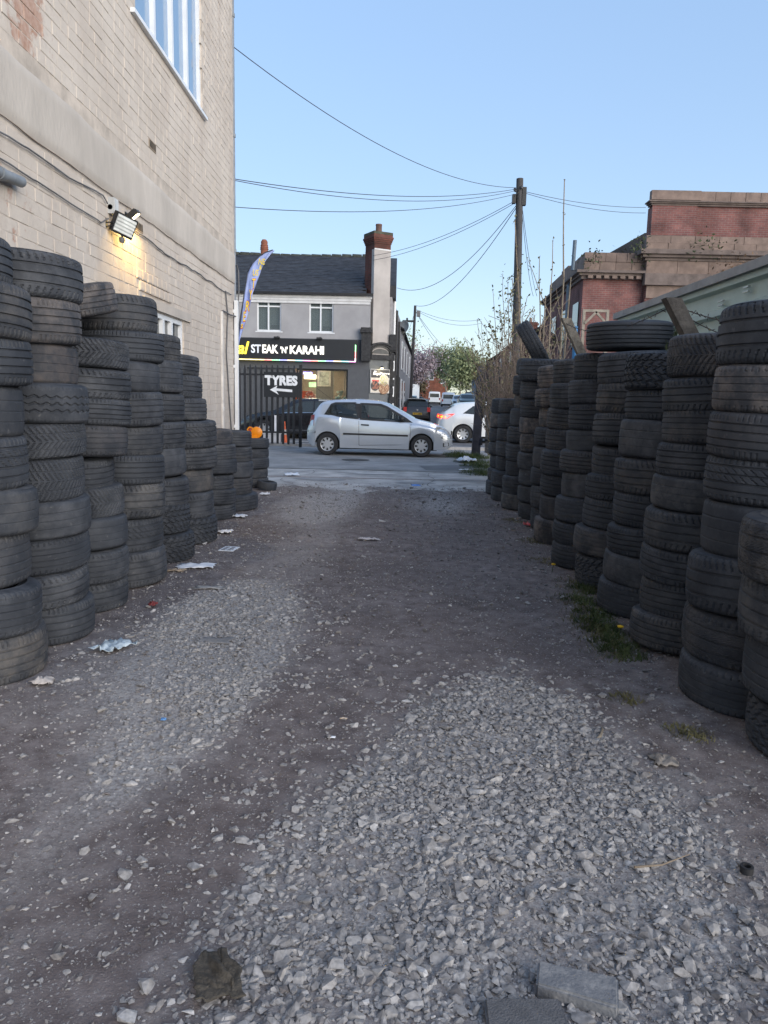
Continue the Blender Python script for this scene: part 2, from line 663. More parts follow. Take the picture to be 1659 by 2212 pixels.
# ragged near edge of the old concrete apron
edge = []
for k in range(160):
    x = -2.6 + 5.6 * k / 159
    edge.append((x, 11.75 + 0.75 * fnoise(x, 0, .9, 5) + 0.30 * fnoise(x, 0, 3, 8) + .14 * fnoise(x, 0, 9, 2)))
sheet('concrete_apron', edge + [(3.0, 15.2), (-2.6, 15.2)], 0.004, conc)
sheet('forecourt', [(-30, 14.9), (30, 14.9), (30, 21.6), (-30, 21.6)], 0.014, asph)
patch = [(G(x, y).x, G(x, y).y) for x, y in ((905, 1008), (1040, 1006), (1030, 1019), (920, 1017))]
sheet('asphalt_patch', patch, 0.019, asph2)
for k, (cx, cy, w_, h_) in enumerate(((-1.2, 13.1, .5, .25), (.4, 12.8, .35, .16), (1.3, 13.4, .6, .2), (-.3, 14.1, .4, .12))):
    ring_ = [(cx + w_ * math.cos(a) * (1 + .35 * fnoise(math.cos(a), math.sin(a), 1.5, k)), cy + h_ * math.sin(a) * (1 + .5 * fnoise(math.cos(a), math.sin(a), 2, k + 9))) for a in [i * 2 * PI / 36 for i in range(36)]]
    sheet('apron_patch', ring_, 0.0075 + .0005 * k, asph)
ring_ = [(G(768, 995).x + .33 * math.cos(i * 2 * PI / 28), G(768, 995).y + .33 * math.sin(i * 2 * PI / 28)) for i in range(28)]
sheet('manhole_cover', ring_, 0.0185, mat('cast_iron', (.05, .048, .046), .6, .3, .4, 20))
for k in range(2):
    x_ = -1.6 + 2.3 * k
    pts_ = [(x_ + .5 * fnoise(i * .2, k, 1, 3), 12.2 + i * .3) for i in range(9)]
    m_ = MB()
    for (a_, b_) in zip(pts_[:-1], pts_[1:]):
        m_.add([(a_[0] - .006, a_[1], .0105), (a_[0] + .006, a_[1], .0105), (b_[0] + .006, b_[1], .0105), (b_[0] - .006, b_[1], .0105)], [(0, 1, 2, 3)])
    struct('apron_crack', m_, mat('crack', (.16, .15, .14), .95))
struct('kerb', MB().b2((-40, 21.6, -0.05), (40, 21.75, 0.10)), mat('kerb_stone', (0.36, 0.35, 0.34), 0.85))
sheet('main_road', [(-90, 21.75), (90, 21.75), (90, 27.4), (-90, 27.4)], -0.02, asph2)
SD = Vector((math.sin(R_(2.7)), math.cos(R_(2.7)), 0))      # side street direction
SN = Vector((SD.y, -SD.x, 0))
SO = Vector((-0.15, 29.6, 0))                               # its left wall line
def ST(s, t, z=0.0):
    return SO + SD * s + SN * t + Vector((0, 0, z + max(0, s - 25) * 0.005))
struct('side_street', MB().add([ST(-2.4, 1.3, -.02), ST(-2.4, 5.3, -.02), ST(25, 5.3, -.02), ST(25, 1.3, -.02), ST(170, 5.3, -.02), ST(170, 1.3, -.02)], [(0, 1, 2, 3), (3, 2, 4, 5)]), asph2)
pav = mat('paving', (0.22, 0.215, 0.21), 0.9, var=0.15, scale=2)
pm = MB()
pm.b2((-60, 27.4, -0.05), (0.9, 29.2, 0.08))
struct('shop_pavement', pm, pav)
pm = MB()
for a, b, t0, t1 in ((-.3, 25, 0, 1.3), (25, 170, 0, 1.3), (-1.9, 25, 5.3, 6.6), (25, 170, 5.3, 6.6)):
    pm.add([ST(a, t0, .08), ST(a, t1, .08), ST(b, t1, .08), ST(b, t0, .08), ST(a, t0, -.06), ST(a, t1, -.06), ST(b, t1, -.06), ST(b, t0, -.06)],
           [(0, 1, 2, 3), (0, 4, 5, 1), (1, 5, 6, 2), (2, 6, 7, 3), (3, 7, 4, 0)])
struct('side_pavement', pm, pav)
pm = MB()
pm.b2((6.8, 27.4, -0.05), (60, 29.0, 0.08))
struct('corner_pavement', pm, pav)
line = mat('road_paint', (0.62, 0.62, 0.60), 0.8, var=0.25, scale=9)
pm = MB()
for k in range(-6, 9):
    pm.b2((k * 4.0, 24.5, -0.017), (k * 4.0 + 2.0, 24.6, -0.014))
struct('road_marking', pm, line)
# ================================================================== LEFT BUILDING (painted brick)
WX = -2.70
def painted_brick():
    m = bpy.data.materials.new('painted_brick')
    m.use_nodes = True
    nt = m.node_tree
    b = nt.nodes['Principled BSDF']
    b.inputs['Roughness'].default_value = 0.75
    b.inputs['Specular IOR Level'].default_value = 0.25
    geo = nd(nt, 'ShaderNodeNewGeometry')
    def nz(s, det=6, r=0.6):
        n = nd(nt, 'ShaderNodeTexNoise')
        n.inputs['Scale'].default_value = s
        n.inputs['Detail'].default_value = det
        n.inputs['Roughness'].default_value = r
        nt.links.new(geo.outputs['Position'], n.inputs['Vector'])
        return n.outputs['Fac']
    def rng(f, a, c, d=0.0, e=1.0):
        r = nd(nt, 'ShaderNodeMapRange')
        for i, v in enumerate((a, c, d, e)):
            r.inputs[i + 1].default_value = v
        nt.links.new(f, r.inputs[0])
        return r.outputs[0]
    def mix(f, a, c):
        x = nd(nt, 'ShaderNodeMix', data_type='RGBA')
        nt.links.new(f, x.inputs[0])
        for s_, v in ((6, a), (7, c)):
            if isinstance(v, tuple): x.inputs[s_].default_value = c4(v)
            else: nt.links.new(v, x.inputs[s_])
        return x.outputs[2]
    def math2(op, a, c):
        x = nd(nt, 'ShaderNodeMath', operation=op)
        for i, v in enumerate((a, c)):
            if isinstance(v, (int, float)): x.inputs[i].default_value = v
            else: nt.links.new(v, x.inputs[i])
        return x.outputs[0]
    paint = mix(rng(nz(1.1), 0.35, 0.65), (0.505, 0.445, 0.385), (0.59, 0.53, 0.465))
    paint = mix(rng(nz(14, 5), 0.55, 0.75, 0, 0.5), paint, (0.42, 0.375, 0.33))
    mp = nd(nt, 'ShaderNodeMapping'); mp.inputs['Scale'].default_value = (1, 2.2, .28)
    nt.links.new(geo.outputs['Position'], mp.inputs['Vector'])
    stn = nd(nt, 'ShaderNodeTexNoise'); stn.inputs['Scale'].default_value = 1.8; stn.inputs['Detail'].default_value = 7
    nt.links.new(mp.outputs[0], stn.inputs['Vector'])
    paint = mix(rng(stn.outputs['Fac'], 0.52, 0.72, 0, 0.55), paint, (0.43, 0.365, 0.315))
    # brick showing through: strongest round the old opening high on the near end
    d = nd(nt, 'ShaderNodeVectorMath', operation='DISTANCE')
    nt.links.new(geo.outputs['Position'], d.inputs[0])
    d.inputs[1].default_value = (WX, 5.75, 4.15)
    near = rng(d.outputs['Value'], 0.15, 0.85, 0.30, 0.0)
    d2 = nd(nt, 'ShaderNodeVectorMath', operation='DISTANCE')
    nt.links.new(geo.outputs['Position'], d2.inputs[0])
    d2.inputs[1].default_value = (WX, 5.2, 2.7)
    near = math2('ADD', near, rng(d2.outputs['Value'], 0.1, 0.7, 0.17, 0.0))
    peel = math2('ADD', nz(3.2, 8, 0.7), near)
    pf = rng(peel, 0.70, 0.76)
    red = mix(rng(nz(18), 0.35, 0.65), (0.38, 0.23, 0.17), (0.50, 0.36, 0.29))
    nt.links.new(mix(pf, paint, red), b.inputs['Base Color'])
    bp = nd(nt, 'ShaderNodeBump')
    bp.inputs['Strength'].default_value = 0.55
    bp.inputs['Distance'].default_value = 0.008
    nt.links.new(math2('ADD', nz(26, 6), math2('MULTIPLY', pf, -0.35)), bp.inputs['Height'])
    nt.links.new(bp.outputs['Normal'], b.inputs['Normal'])
    return m
PB = painted_brick()
render_m = mat('render_band', (0.49, 0.445, 0.395), 0.85, var=0.15, stretch=(1, 1.4, .55), scale=1.6, bump=0.25, bscale=22, lo=0.3, hi=0.7)
mortar = mat('painted_mortar', (0.49, 0.43, 0.37), 0.9, var=0.2, scale=5)
white_pvc = mat('white_pvc', (0.72, 0.74, 0.76), 0.35, var=0.05, spec=0.5)
blue_glass = glass('upper_glass', (0.20, 0.32, 0.48), 0.0, 0.04)

bld = thing('painted_brick_building', 'tall cream painted brick side wall with a plaster band, left of the yard', 'building', (WX, 12.75, 0))
def L(p):       # world point to a matrix/offset local to the building
    return Vector(p) - Vector((WX, 12.75, 0))
Z0, Z1 = 3.28, 3.76                     # plaster band
WIN_U = (8.06, 10.78, 5.22, 6.75)       # y0,y1,z0,z1 of the upper window
WIN_L = (8.25, 9.66, 1.25, 2.36)
YN, YF, ZT = -1.0, 12.75, 9.6
# backing wall with the openings left free, 6 mm behind the brick faces
mb = MB()
def wallpiece(y0, y1, z0, z1, th=0.30, f=0.0007):
    mb.b2(L((WX - th, y0, z0)), L((WX - f, y1, z1)))
wallpiece(YN, YF, -0.3, WIN_L[2])
wallpiece(YN, WIN_L[0], WIN_L[2], WIN_L[3]); wallpiece(WIN_L[1], YF, WIN_L[2], WIN_L[3])
wallpiece(YN, YF, WIN_L[3], WIN_U[2])
wallpiece(YN, WIN_U[0], WIN_U[2], WIN_U[3]); wallpiece(WIN_U[1], YF, WIN_U[2], WIN_U[3])
wallpiece(YN, YF, WIN_U[3], ZT)
mb.build('wall', mortar, bld)
mb = MB()
mb.b2(L((-11, YN, -0.3)), L((WX - 0.302, YN + 0.3, ZT)))
mb.b2(L((-11, YF - 0.3, -0.3)), L((WX - 0.302, YF - 0.004, ZT)))
mb.b2(L((-11, YN, ZT)), L((WX + 0.1, YF + 0.05, ZT + 0.15)))
mb.b2(L((-11, YN + .3, -0.3)), L((-10.7, YF - .3, ZT)))
mb.build('rear_wall', render_m, bld)
mb = MB()                       # slightly lumpy plaster band
n1, n2 = 90, 10
vs_, fs = [], []
for i in range(n1 + 1):
    for j in range(n2 + 1):
        y = YN + (YF - YN) * i / n1
        z = Z0 + 0.012 * fnoise(y, 0, 2.2, 4) + (Z1 - Z0 + 0.02 * fnoise(y, 3, 1.7, 2)) * j / n2
        vs_.append(L((WX + 0.016 + 0.006 * fnoise(y, z, 1.8, 6) - (0.022 if j in (0, n2) else 0), y, z)))
for i in range(n1):
    for j in range(n2):
        a = i * (n2 + 1) + j
        fs.append((a, a + n2 + 1, a + n2 + 2, a + 1))
mb.add(vs_, fs)
mb.build('plaster_band', render_m, bld, 60)
mb = MB()
pts = [L((WX + .010, YN + (YF - YN) * i / 160, Z0 - .004 + 0.012 * fnoise(YN + (YF - YN) * i / 160, 0, 2.2, 4) + .006 * fnoise(i, 2, .7, 3))) for i in range(161)]
mb.tube(pts, [.004 + .003 * abs(fnoise(i, 5, .35, 1)) for i in range(161)], 5)
mb.build('open_joint', mat('open_joint', (.16, .12, .09), .95), bld)

# bricks: header/stretcher courses with worn edges
def brick_shape(l, h, d=0.03, bev=0.003):
    a, b2 = l / 2, h / 2
    v = [(0, -a, -b2), (0, a, -b2), (0, a, b2), (0, -a, b2),
         (d - .004, -a, -b2), (d - .004, a, -b2), (d - .004, a, b2), (d - .004, -a, b2),
         (d, -a + bev, -b2 + bev), (d, a - bev, -b2 + bev), (d, a - bev, b2 - bev), (d, -a + bev, b2 - bev)]
    f = [(0, 1, 5, 4), (1, 2, 6, 5), (2, 3, 7, 6), (3, 0, 4, 7), (4, 5, 9, 8), (5, 6, 10, 9), (6, 7, 11, 10), (7, 4, 8, 11), (8, 9, 10, 11)]
    return v, f
CH = 0.102
BS = {'stretcher': brick_shape(0.273, CH - 0.005), 'header': brick_shape(0.133, CH - 0.005)}
BM = {}
for k, (v, f) in BS.items():
    me = bpy.data.meshes.new('brick')
    me.from_pydata(v, [], f)
    me.materials.append(PB)
    BM[k] = me
cand = {'stretcher': [], 'header': []}
z = 0.9
row = 0
while z < 8.6:
    zc = z + CH / 2
    y = 3.6 - RNG.uniform(0, 0.25)
    english = (row % 5 == 4)
    while y < 12.72:
        kind = 'header' if english or RNG.uniform() < 0.06 else 'stretcher'
        ln = 0.138 if kind == 'header' else 0.278
        yc = y + ln / 2
        y += ln
        if zc > Z0 - 0.04 and zc < Z1 + 0.05: continue
        if y > 12.72: continue
        if WIN_U[0] - .05 < yc < WIN_U[1] + .05 and WIN_U[2] - .07 < zc < WIN_U[3] + .05: continue
        if WIN_L[0] - .05 < yc < WIN_L[1] + .08 and WIN_L[2] - .05 < zc < WIN_L[3] + .14: continue
        dep = -0.027 + RNG.uniform(-0.0028, 0.0022)
        M = Matrix.Translation(L((WX + dep, yc, zc + RNG.uniform(-.0015, .0015)))) @ Matrix.Rotation(RNG.normal(0, 0.008), 4, 'Z') @ Matrix.Rotation(RNG.normal(0, 0.006), 4, 'X')
        vis = yc > 5.0 and zc > 2.0 and zc < 1.45 + (yc * 0.62)
        # size in the picture falls with the square of the distance along the wall
        cand[kind].append((yc if vis else 100 + yc, M))
    z += CH
    row += 1
allb = sorted([(d, k, M) for k in cand for d, M in cand[k]], key=lambda t: t[0])
for kind in BM:
    place('brick', BM[kind], bld, [M for d, k, M in allb[:298] if k == kind])
for kind in BM:
    joined('brick_courses', BS[kind][0], BS[kind][1], [M for d, k, M in allb[298:] if k == kind], PB, bld)
# rough course of bricks on end over the lower window, lintel
for k in range(7):
    for j in range(2):
        v, f = BS['header']
        if 'oldbrick' not in BM:
            me = bpy.data.meshes.new('brick'); vv, ff = brick_shape(0.15, 0.10, 0.034, 0.012)
            me.from_pydata(vv, [], ff); me.materials.append(PB); BM['oldbrick'] = me
        o = link('arch_brick', BM['oldbrick'], bld)
        o.matrix_local = Matrix.Translation(L((WX - 0.012, 8.0 + 0.162 * k + 0.07 * j, 2.68 - 0.112 * j))) @ Matrix.Rotation(RNG.normal(0, .03), 4, 'X')
MB().b2(L((WX - .02, 8.1, WIN_L[3] + .012)), L((WX + 0.028, WIN_L[1] + 0.28, WIN_L[3] + 0.118))).build('lintel', render_m, bld)

def upvc(parent, name, origin, udir, ndir, w, h, mull, transoms, gl, fw=0.06, depth=0.07, sill=0.08, frame_m=None):
    """window in the plane origin + u*udir + z; ndir points out. mull: list of u, transoms: list of (u0,u1,z)"""
    udir, ndir = Vector(udir), Vector(ndir)
    rot = Matrix((udir, ndir, Vector((0, 0, 1)))).transposed()
    o = bpy.data.objects.new(name, None)
    COL.objects.link(o)
    o.parent = parent
    o.matrix_local = Matrix.Translation(origin) @ rot.to_4x4()
    fm = frame_m or white_pvc
    mb = MB()
    for (a, b2, c, d) in [(0, fw, 0, h), (w - fw, w, 0, h), (fw, w - fw, 0, fw), (fw, w - fw, h - fw, h)]:
        mb.b2((a, -depth, c), (b2, 0, d))
    for u in mull:
        mb.b2((u - fw * .55, -depth + .004, fw), (u + fw * .55, 0.006, h - fw))
    for (a, b2, z_) in transoms:
        mb.b2((a, -depth + .006, z_ - fw * .5), (b2, -.004, z_ + fw * .5))
    mb.build('frame', fm, o)
    us = [fw] + list(mull) + [w - fw]
    for i in range(len(us) - 1):
        MB().b2((us[i], -depth * .75, fw * .9), (us[i + 1], -depth * .6, h - fw * .9)).build('pane', gl, o)
    if sill:
        MB().b2((-sill, -depth, -0.045), (w + sill, 0.07, -0.003)).build('sill', fm, o)
    return o
upvc(bld, 'upper_window', L((WX - .02, WIN_U[0], WIN_U[2])), (0, 1, 0), (1, 0, 0), WIN_U[1] - WIN_U[0], WIN_U[3] - WIN_U[2], [.74, 1.42, 2.06], [], blue_glass, 0.06, sill=0.1)
# vertical blinds behind the upper panes are seen as reflections only; dark room behind
MB().b2(L((WX - .5, WIN_U[0] - .1, WIN_U[2] - .1)), L((WX - .45, WIN_U[1] + .1, WIN_U[3] + .1))).build('blind', mat('blind', (.5, .52, .55), .9), bld)
dark_glass = glass('dark_glass', (0.05, 0.06, 0.065), 0.0, 0.04)
upvc(bld, 'lower_window', L((WX - .015, WIN_L[0], WIN_L[2])), (0, 1, 0), (1, 0, 0), WIN_L[1] - WIN_L[0], WIN_L[3] - WIN_L[2], [.62, .95], [(.95, 1.36, .86)], dark_glass, 0.055, sill=0.06)

# air bricks
vent_m = mat('air_brick', (0.30, 0.24, 0.18), 0.9)
dk = mat('black_void', (0.012, 0.012, 0.012), 0.9)
for px, py in ((300, 490), (329, 315)):
    p = PX(px, py, WX + 0.004)
    o = link('air_brick', None, bld); o.location = L(p)
    MB().b2((-.02, -.12, -.045), (0.004, .12, .045)).build('plate', vent_m, o)
    for k in range(5):
        MB().b2((0.002, -.095 + k * .042, -.034), (0.007, -.075 + k * .042, .034)).build('slot', dk, o)

# ---- things fixed on the wall
cable_m = mat('grey_cable', (0.13, 0.13, 0.135), 0.6)
def wall_cable(name, pts, r, label, m=cable_m, x=WX + .02, wob=0.01):
    w = []
    for i in range(len(pts) - 1):
        a, b = PX(*pts[i], x), PX(*pts[i + 1], x)
        for k in range(10):
            q = a.lerp(b, k / 10)
            q.z += wob * fnoise(q.y, i, 2.5, 7)
            q.x += 0.008 * abs(fnoise(q.y, i, 4, 3))
            w.append(q)
    w.append(PX(*pts[-1], x))
    return tag(MB().tube(w, r, 6).build(name, m, None, 60), label, 'cable')
wall_cable('wall_cable', [(-30, 270), (60, 320), (150, 385), (222, 422), (232, 440)], 0.0065, 'upper grey cable looping along the cream wall to the junction box')
wall_cable('wall_cable', [(-30, 325), (80, 392), (160, 445), (218, 481), (234, 472)], 0.006, 'lower grey cable sagging along the cream wall below the other')
wall_cable('wall_cable', [(262, 482), (300, 507), (355, 545), (420, 585), (480, 625), (500, 636)], 0.007, 'thin cable running from the floodlight to the wall corner', wob=.03)
wall_cable('wall_cable', [(487, 628), (492, 680), (489, 760), (494, 850), (500, 930)], 0.011, 'dark cable hanging loose down the wall corner', wob=.0)
conduit = mat('grey_conduit', (0.20, 0.22, 0.24), 0.5)
a, b = PX(-60, 348, WX + .06), PX(46, 393, WX + .06)
t = thing('waste_pipe', 'short grey plastic pipe stub sticking along the cream wall', 'pipe', a)
MB().tube([(0, 0, 0), b - a], 0.038, 14).build('pipe', conduit, t, 60)
MB().lathe([(.0, 0), (.045, 0), (.045, .05), (.036, .06)], 14, (b - a) * .5, 'y').build('clip', conduit, t, 40)
# pipes at the far corner
t = thing('white_downpipe', 'thin white plastic pipe standing at the far wall corner', 'pipe', (WX + .05, 12.66, 0))
MB().b2((-.03, -.03, 0), (.03, .03, 3.0)).build('pipe', white_pvc, t)
for zz in (.9, 1.9, 2.8): MB().b2((-.055, -.04, zz), (-.028, .04, zz + .05)).build('clip', white_pvc, t)
t = thing('white_conduit', 'white conduit strip running up the cream wall near its corner', 'pipe', (WX + .02, 11.75, 0))
MB().b2((-.02, -.022, 0), (.012, .022, 2.72)).build('strip', mat('dirty_white', (.62, .60, .57), .6), t)
MB().b2((.012, -.018, 1.2), (.016, .018, 1.26)).build('clip', white_pvc, t)
t = thing('corner_downpipe', 'tall grey downpipe on the far edge of the cream building', 'pipe', (WX - .02, 12.83, 3.0))
MB().tube([(0, 0, 0), (0, 0, 6.6)], .034, 12).build('pipe', mat('grey_pipe', (.20, .22, .25), .5), t, 60)
for zz in (.8, 2.6, 4.4): MB().lathe([(.035, zz), (.045, zz), (.045, zz + .05), (.035, zz + .05)], 12).build('collar', conduit, t)
tag(MB().tube([(WX + .03, 12.8, 3.6), (WX + .05, 12.86, 3.5), (WX + .05, 12.88, 3.2), (WX + .04, 12.8, 2.75), (WX + .05, 12.2, 2.72), (WX + .02, 11.8, 2.74)], .012, 6).build('looped_cable', cable_m, None, 60), 'black cable looped round the corner above the white pipe', 'cable')

# floodlight cluster
blk = mat('black_metal', (0.02, 0.021, 0.023), 0.45)
box_m = mat('grey_box', (0.42, 0.43, 0.43), 0.6)
p = PX(237, 446, WX)
t = thing('junction_box', 'small grey junction box above the floodlight on the wall', 'junction box', p)
MB().b2((0, -.07, -.09), (.075, .07, .09)).build('box', box_m, t)
MB().b2((.075, -.062, -.08), (.083, .062, .08)).build('lid', mat('box_lid', (.5, .51, .5), .5), t)
MB().lathe([(0, .0), (.03, .0), (.03, .03), (0, .03)], 12, (.03, -.07, -.02), 'y').build('gland', box_m, t)
t.scale = (.8, .8, .8)
p = PX(240, 487, WX)
t = thing('floodlight', 'large unlit floodlight with ribbed white panel on a black bracket', 'floodlight', p)
rot = Matrix.Rotation(R_(28), 4, 'X') @ Matrix.Rotation(R_(38), 4, 'Z')
ctr = Vector((.20, -.02, 0.0))
# panel faces the yard and down
tilt = Matrix.Rotation(R_(22), 3, 'Y') @ Matrix.Rotation(R_(-34), 3, 'Z')
def T(v): return ctr + tilt @ Vector(v)
def tbox(a, b, m, name, par):
    mb = MB()
    c = [(a[i] + b[i]) / 2 for i in range(3)]
    mb.box(T(c), [abs(b[i] - a[i]) for i in range(3)], tilt)
    return mb.build(name, m, par)
tbox((-.04, -.19, -.15), (.03, .19, .15), blk, 'housing', t)
lens = tbox((.03, -.165, -.125), (.034, .165, .125), mat('lens_back', (.55, .58, .58), .4), 'lens', t)
for k in range(5):
    tbox((.034, -.165, -.118 + k * .05), (.047, .165, -.088 + k * .05), mat('lens_rib', (.72, .74, .72), .35), 'rib', t)
MB().bar((0, -.20, 0.0), (.12, -.22, .0), .03, .012).bar((0, -.20, -.06), (.12, -.20, -.03), .02, .012).b2((0, -.23, -.08), (.012, -.17, .06)).build('bracket', blk, t)
mb = MB().lathe([(0, -.05), (.035, -.05), (.045, -.02), (.045, .02), (.02, .04), (0, .04)], 14, T((.0, .05, -.2)))
mb.build('motion_sensor', mat('sensor', (.12, .12, .12), .4), t, 40)
MB().bar(T((0, .03, -.14)), T((0, .05, -.18)), .03, .03).build('sensor_arm', blk, t)
t.scale = (.62, .62, .62)
p = PX(272, 464, WX)
t = thing('lit_floodlight', 'small black floodlight throwing warm yellow light down the wall', 'floodlight', p)
tl = Matrix.Rotation(R_(50), 3, 'Y') @ Matrix.Rotation(R_(14), 3, 'Z')
mb = MB(); mb.box((.11, 0, .0), (.05, .20, .15), tl); mb.build('housing', blk, t)
mb = MB()
for k in range(4): mb.box(Vector((.11, 0, 0)) + tl @ Vector((-.04, -.075 + .05 * k, 0)), (.03, .006, .12), tl)
mb.build('cooling_fins', blk, t)
mb = MB(); mb.box(Vector((.11, 0, 0)) + tl @ Vector((.0265, 0, 0)), (.003, .165, .115), tl)
mb.build('lens', mat('lit_lens', (.9, .85, .7), .3, emit=(1.0, .80, .40), estr=4.0), t)
MB().b2((0, -.05, -.02), (.09, -.035, .0)).b2((0, .035, -.02), (.09, .05, .0)).b2((0, -.05, -.03), (.012, .05, .03)).build('bracket', blk, t)
t.scale = (.75, .75, .75)
ld = bpy.data.lights.new('floodlight_lamp', 'SPOT')
ld.energy = 10
ld.color = (1.0, .62, .14)
ld.spot_size = R_(165)
ld.spot_blend = 0.7
ld.shadow_soft_size = 0.04
lo_ = link('lamp', ld, t)
lo_.location = (.20, .02, -.06)
lo_.rotation_euler = Vector((.45, -.12, 1.0)).to_track_quat('Z', 'Y').to_euler()

# ================================================================== TYRES
def rubber_material(name, tread):
    m = bpy.data.materials.new(name)
    m.use_nodes = True
    nt = m.node_tree
    b = nt.nodes['Principled BSDF']
    b.inputs['Roughness'].default_value = 0.72
    b.inputs['Specular IOR Level'].default_value = 0.35
    oi = nd(nt, 'ShaderNodeObjectInfo')
    tc = nd(nt, 'ShaderNodeTexCoord')
    ml = nd(nt, 'ShaderNodeMath', operation='MULTIPLY')
    nt.links.new(oi.outputs['Random'], ml.inputs[0]); ml.inputs[1].default_value = 60
    def nz(s, det=6, r=.6):
        n = nd(nt, 'ShaderNodeTexNoise', noise_dimensions='4D')
        n.inputs['Scale'].default_value = s
        n.inputs['Detail'].default_value = det
        n.inputs['Roughness'].default_value = r
        nt.links.new(tc.outputs['Object'], n.inputs['Vector'])
        nt.links.new(ml.outputs[0], n.inputs['W'])
        return n.outputs['Fac']
    def rng(f, a, c, d=0., e=1.):
        r = nd(nt, 'ShaderNodeMapRange')
        for i, v in enumerate((a, c, d, e)): r.inputs[i + 1].default_value = v
        nt.links.new(f, r.inputs[0])
        return r.outputs[0]
    def mix(f, a, c, bt='MIX'):
        x = nd(nt, 'ShaderNodeMix', data_type='RGBA', blend_type=bt)
        if isinstance(f, float): x.inputs[0].default_value = f
        else: nt.links.new(f, x.inputs[0])
        for s_, v in ((6, a), (7, c)):
            if isinstance(v, tuple): x.inputs[s_].default_value = c4(v)
            else: nt.links.new(v, x.inputs[s_])
        return x.outputs[2]
    base = mix(rng(nz(3.5), .35, .65), (.026, .030, .038), (.046, .052, .063))
    da = nd(nt, 'ShaderNodeMath', operation='MULTIPLY', use_clamp=True)
    nt.links.new(rng(nz(7, 8, .72), .44, .72, .05, .75), da.inputs[0]); nt.links.new(oi.outputs['Alpha'], da.inputs[1])
    dust = mix(da.outputs[0], base, oi.outputs['Color'])
    nt.links.new(mix(rng(nz(38, 4), .62, .74, 0, .45), dust, (.17, .168, .168)), b.inputs['Base Color'])
    bp = nd(nt, 'ShaderNodeBump')
    bp.inputs['Strength'].default_value = 0.35
    bp.inputs['Distance'].default_value = 0.004
    nt.links.new(nz(60, 4), bp.inputs['Height'])
    nt.links.new(bp.outputs['Normal'], b.inputs['Normal'])
    return m
RUB = rubber_material('rubber_sidewall', False)
TRD = rubber_material('rubber_tread', True)
TR, TW, TH = 0.315, 0.235, 0.086        # radius, section width, half tread width
def outer(sv):
    """s in [-1,1] over tread and shoulder -> (r, z)"""
    a = abs(sv)
    sg = 1 if sv >= 0 else -1
    if a <= 0.78:
        q = a / 0.78
        return TR - 0.005 * q * q, sg * TH * q
    ph = (a - 0.78) / 0.22 * R_(48)
    return 0.256 + (TR - 0.005 - 0.256) * math.cos(ph), sg * (TH + (TW / 2 - TH) * math.sin(ph))
def fr(x): return x - np.floor(x)
def tri(x): return np.abs(fr(x) * 2 - 1) * 2 - 1
def straight(s, cs, hw):
    d = np.zeros_like(s)
    for c in cs: d = np.maximum(d, (np.abs(s - c) < hw) * 1.0)
    return d
def ticks(s, a, n, lo, hi, duty, sl=0.0):
    return ((fr(a * n + sl * np.abs(s)) < duty) & (np.abs(s) > lo) & (np.abs(s) < hi)) * 1.0
def t_rib4(s, a): return np.maximum(straight(s, [-.52, -.18, .18, .52], .034), .7 * ticks(s, a, 72, .66, .95, .2))
def t_rib3(s, a): return np.maximum(straight(s, [-.42, .0, .42], .04), .8 * ticks(s, a, 54, .58, .97, .22, 1.2))
def t_bald(s, a): return .30 * straight(s, [-.42, .02, .44], .025) + .3 * ticks(s, a, 80, .8, .97, .2)
def t_zig(s, a):
    d = np.zeros_like(s)
    for c in (-.38, -.02, .34): d = np.maximum(d, (np.abs(s - c - .075 * tri(a * 34)) < .042) * .9)
    return np.maximum(d, .3 * ticks(s, a, 90, .75, .97, .3))
def t_vee(s, a): return np.maximum((fr(a * 62 + 2.3 * np.abs(s) ** .8) < .32) * (np.abs(s) > .04) * .85, .9 * straight(s, [0.0], .03) * 0 + .5 * straight(s, [-.45, .45], .03))
def t_block(s, a):
    band = np.floor((s + 1) * 2.6)
    lat = (fr(a * 30 + .5 * band + .25 * tri(s * 3)) < .30) * 1.0
    lon = np.zeros_like(s)
    for c in (-.6, -.22, .16, .55): lon = np.maximum(lon, (np.abs(s - c - .04 * tri(a * 60)) < .04) * 1.0)
    return 1.35 * np.maximum(lat, lon)
def t_asym(s, a): return np.maximum(np.maximum(straight(s, [-.5, -.14, .24, .6], .034), .75 * ((fr(a * 44 + 3.0 * s) < .17) & (s > -.12) & (s < .58))), .7 * ticks(s, a, 60, .7, .97, .2))
def t_rib5(s, a): return straight(s, [-.62, -.31, 0, .31, .62], .042) * 1.1
def t_worn(s, a): return np.maximum(.5 * straight(s, [-.5, -.16, .2, .5], .03), .6 * ticks(s, a, 64, .7, .97, .22, .8))
def t_sipe(s, a): return np.maximum(np.maximum(straight(s, [-.5, 0.0, .5], .036), .5 * (fr(a * 84 + 1.8 * tri(s * 1.5)) < .2)), .8 * ticks(s, a, 60, .7, .97, .22))
TYPES = {
    'rib4': (t_rib4, 'four-grooved'), 'rib3': (t_rib3, 'three-grooved'), 'bald': (t_bald, 'nearly bald'), 'zig': (t_zig, 'zigzag-grooved'),
    'vee': (t_vee, 'V-patterned winter'), 'block': (t_block, 'chunky block-tread'), 'asym': (t_asym, 'diagonally slashed'), 'rib5': (t_rib5, 'deep-ribbed'),
    'worn': (t_worn, 'worn shallow-grooved'), 'sipe': (t_sipe, 'fine-siped')}
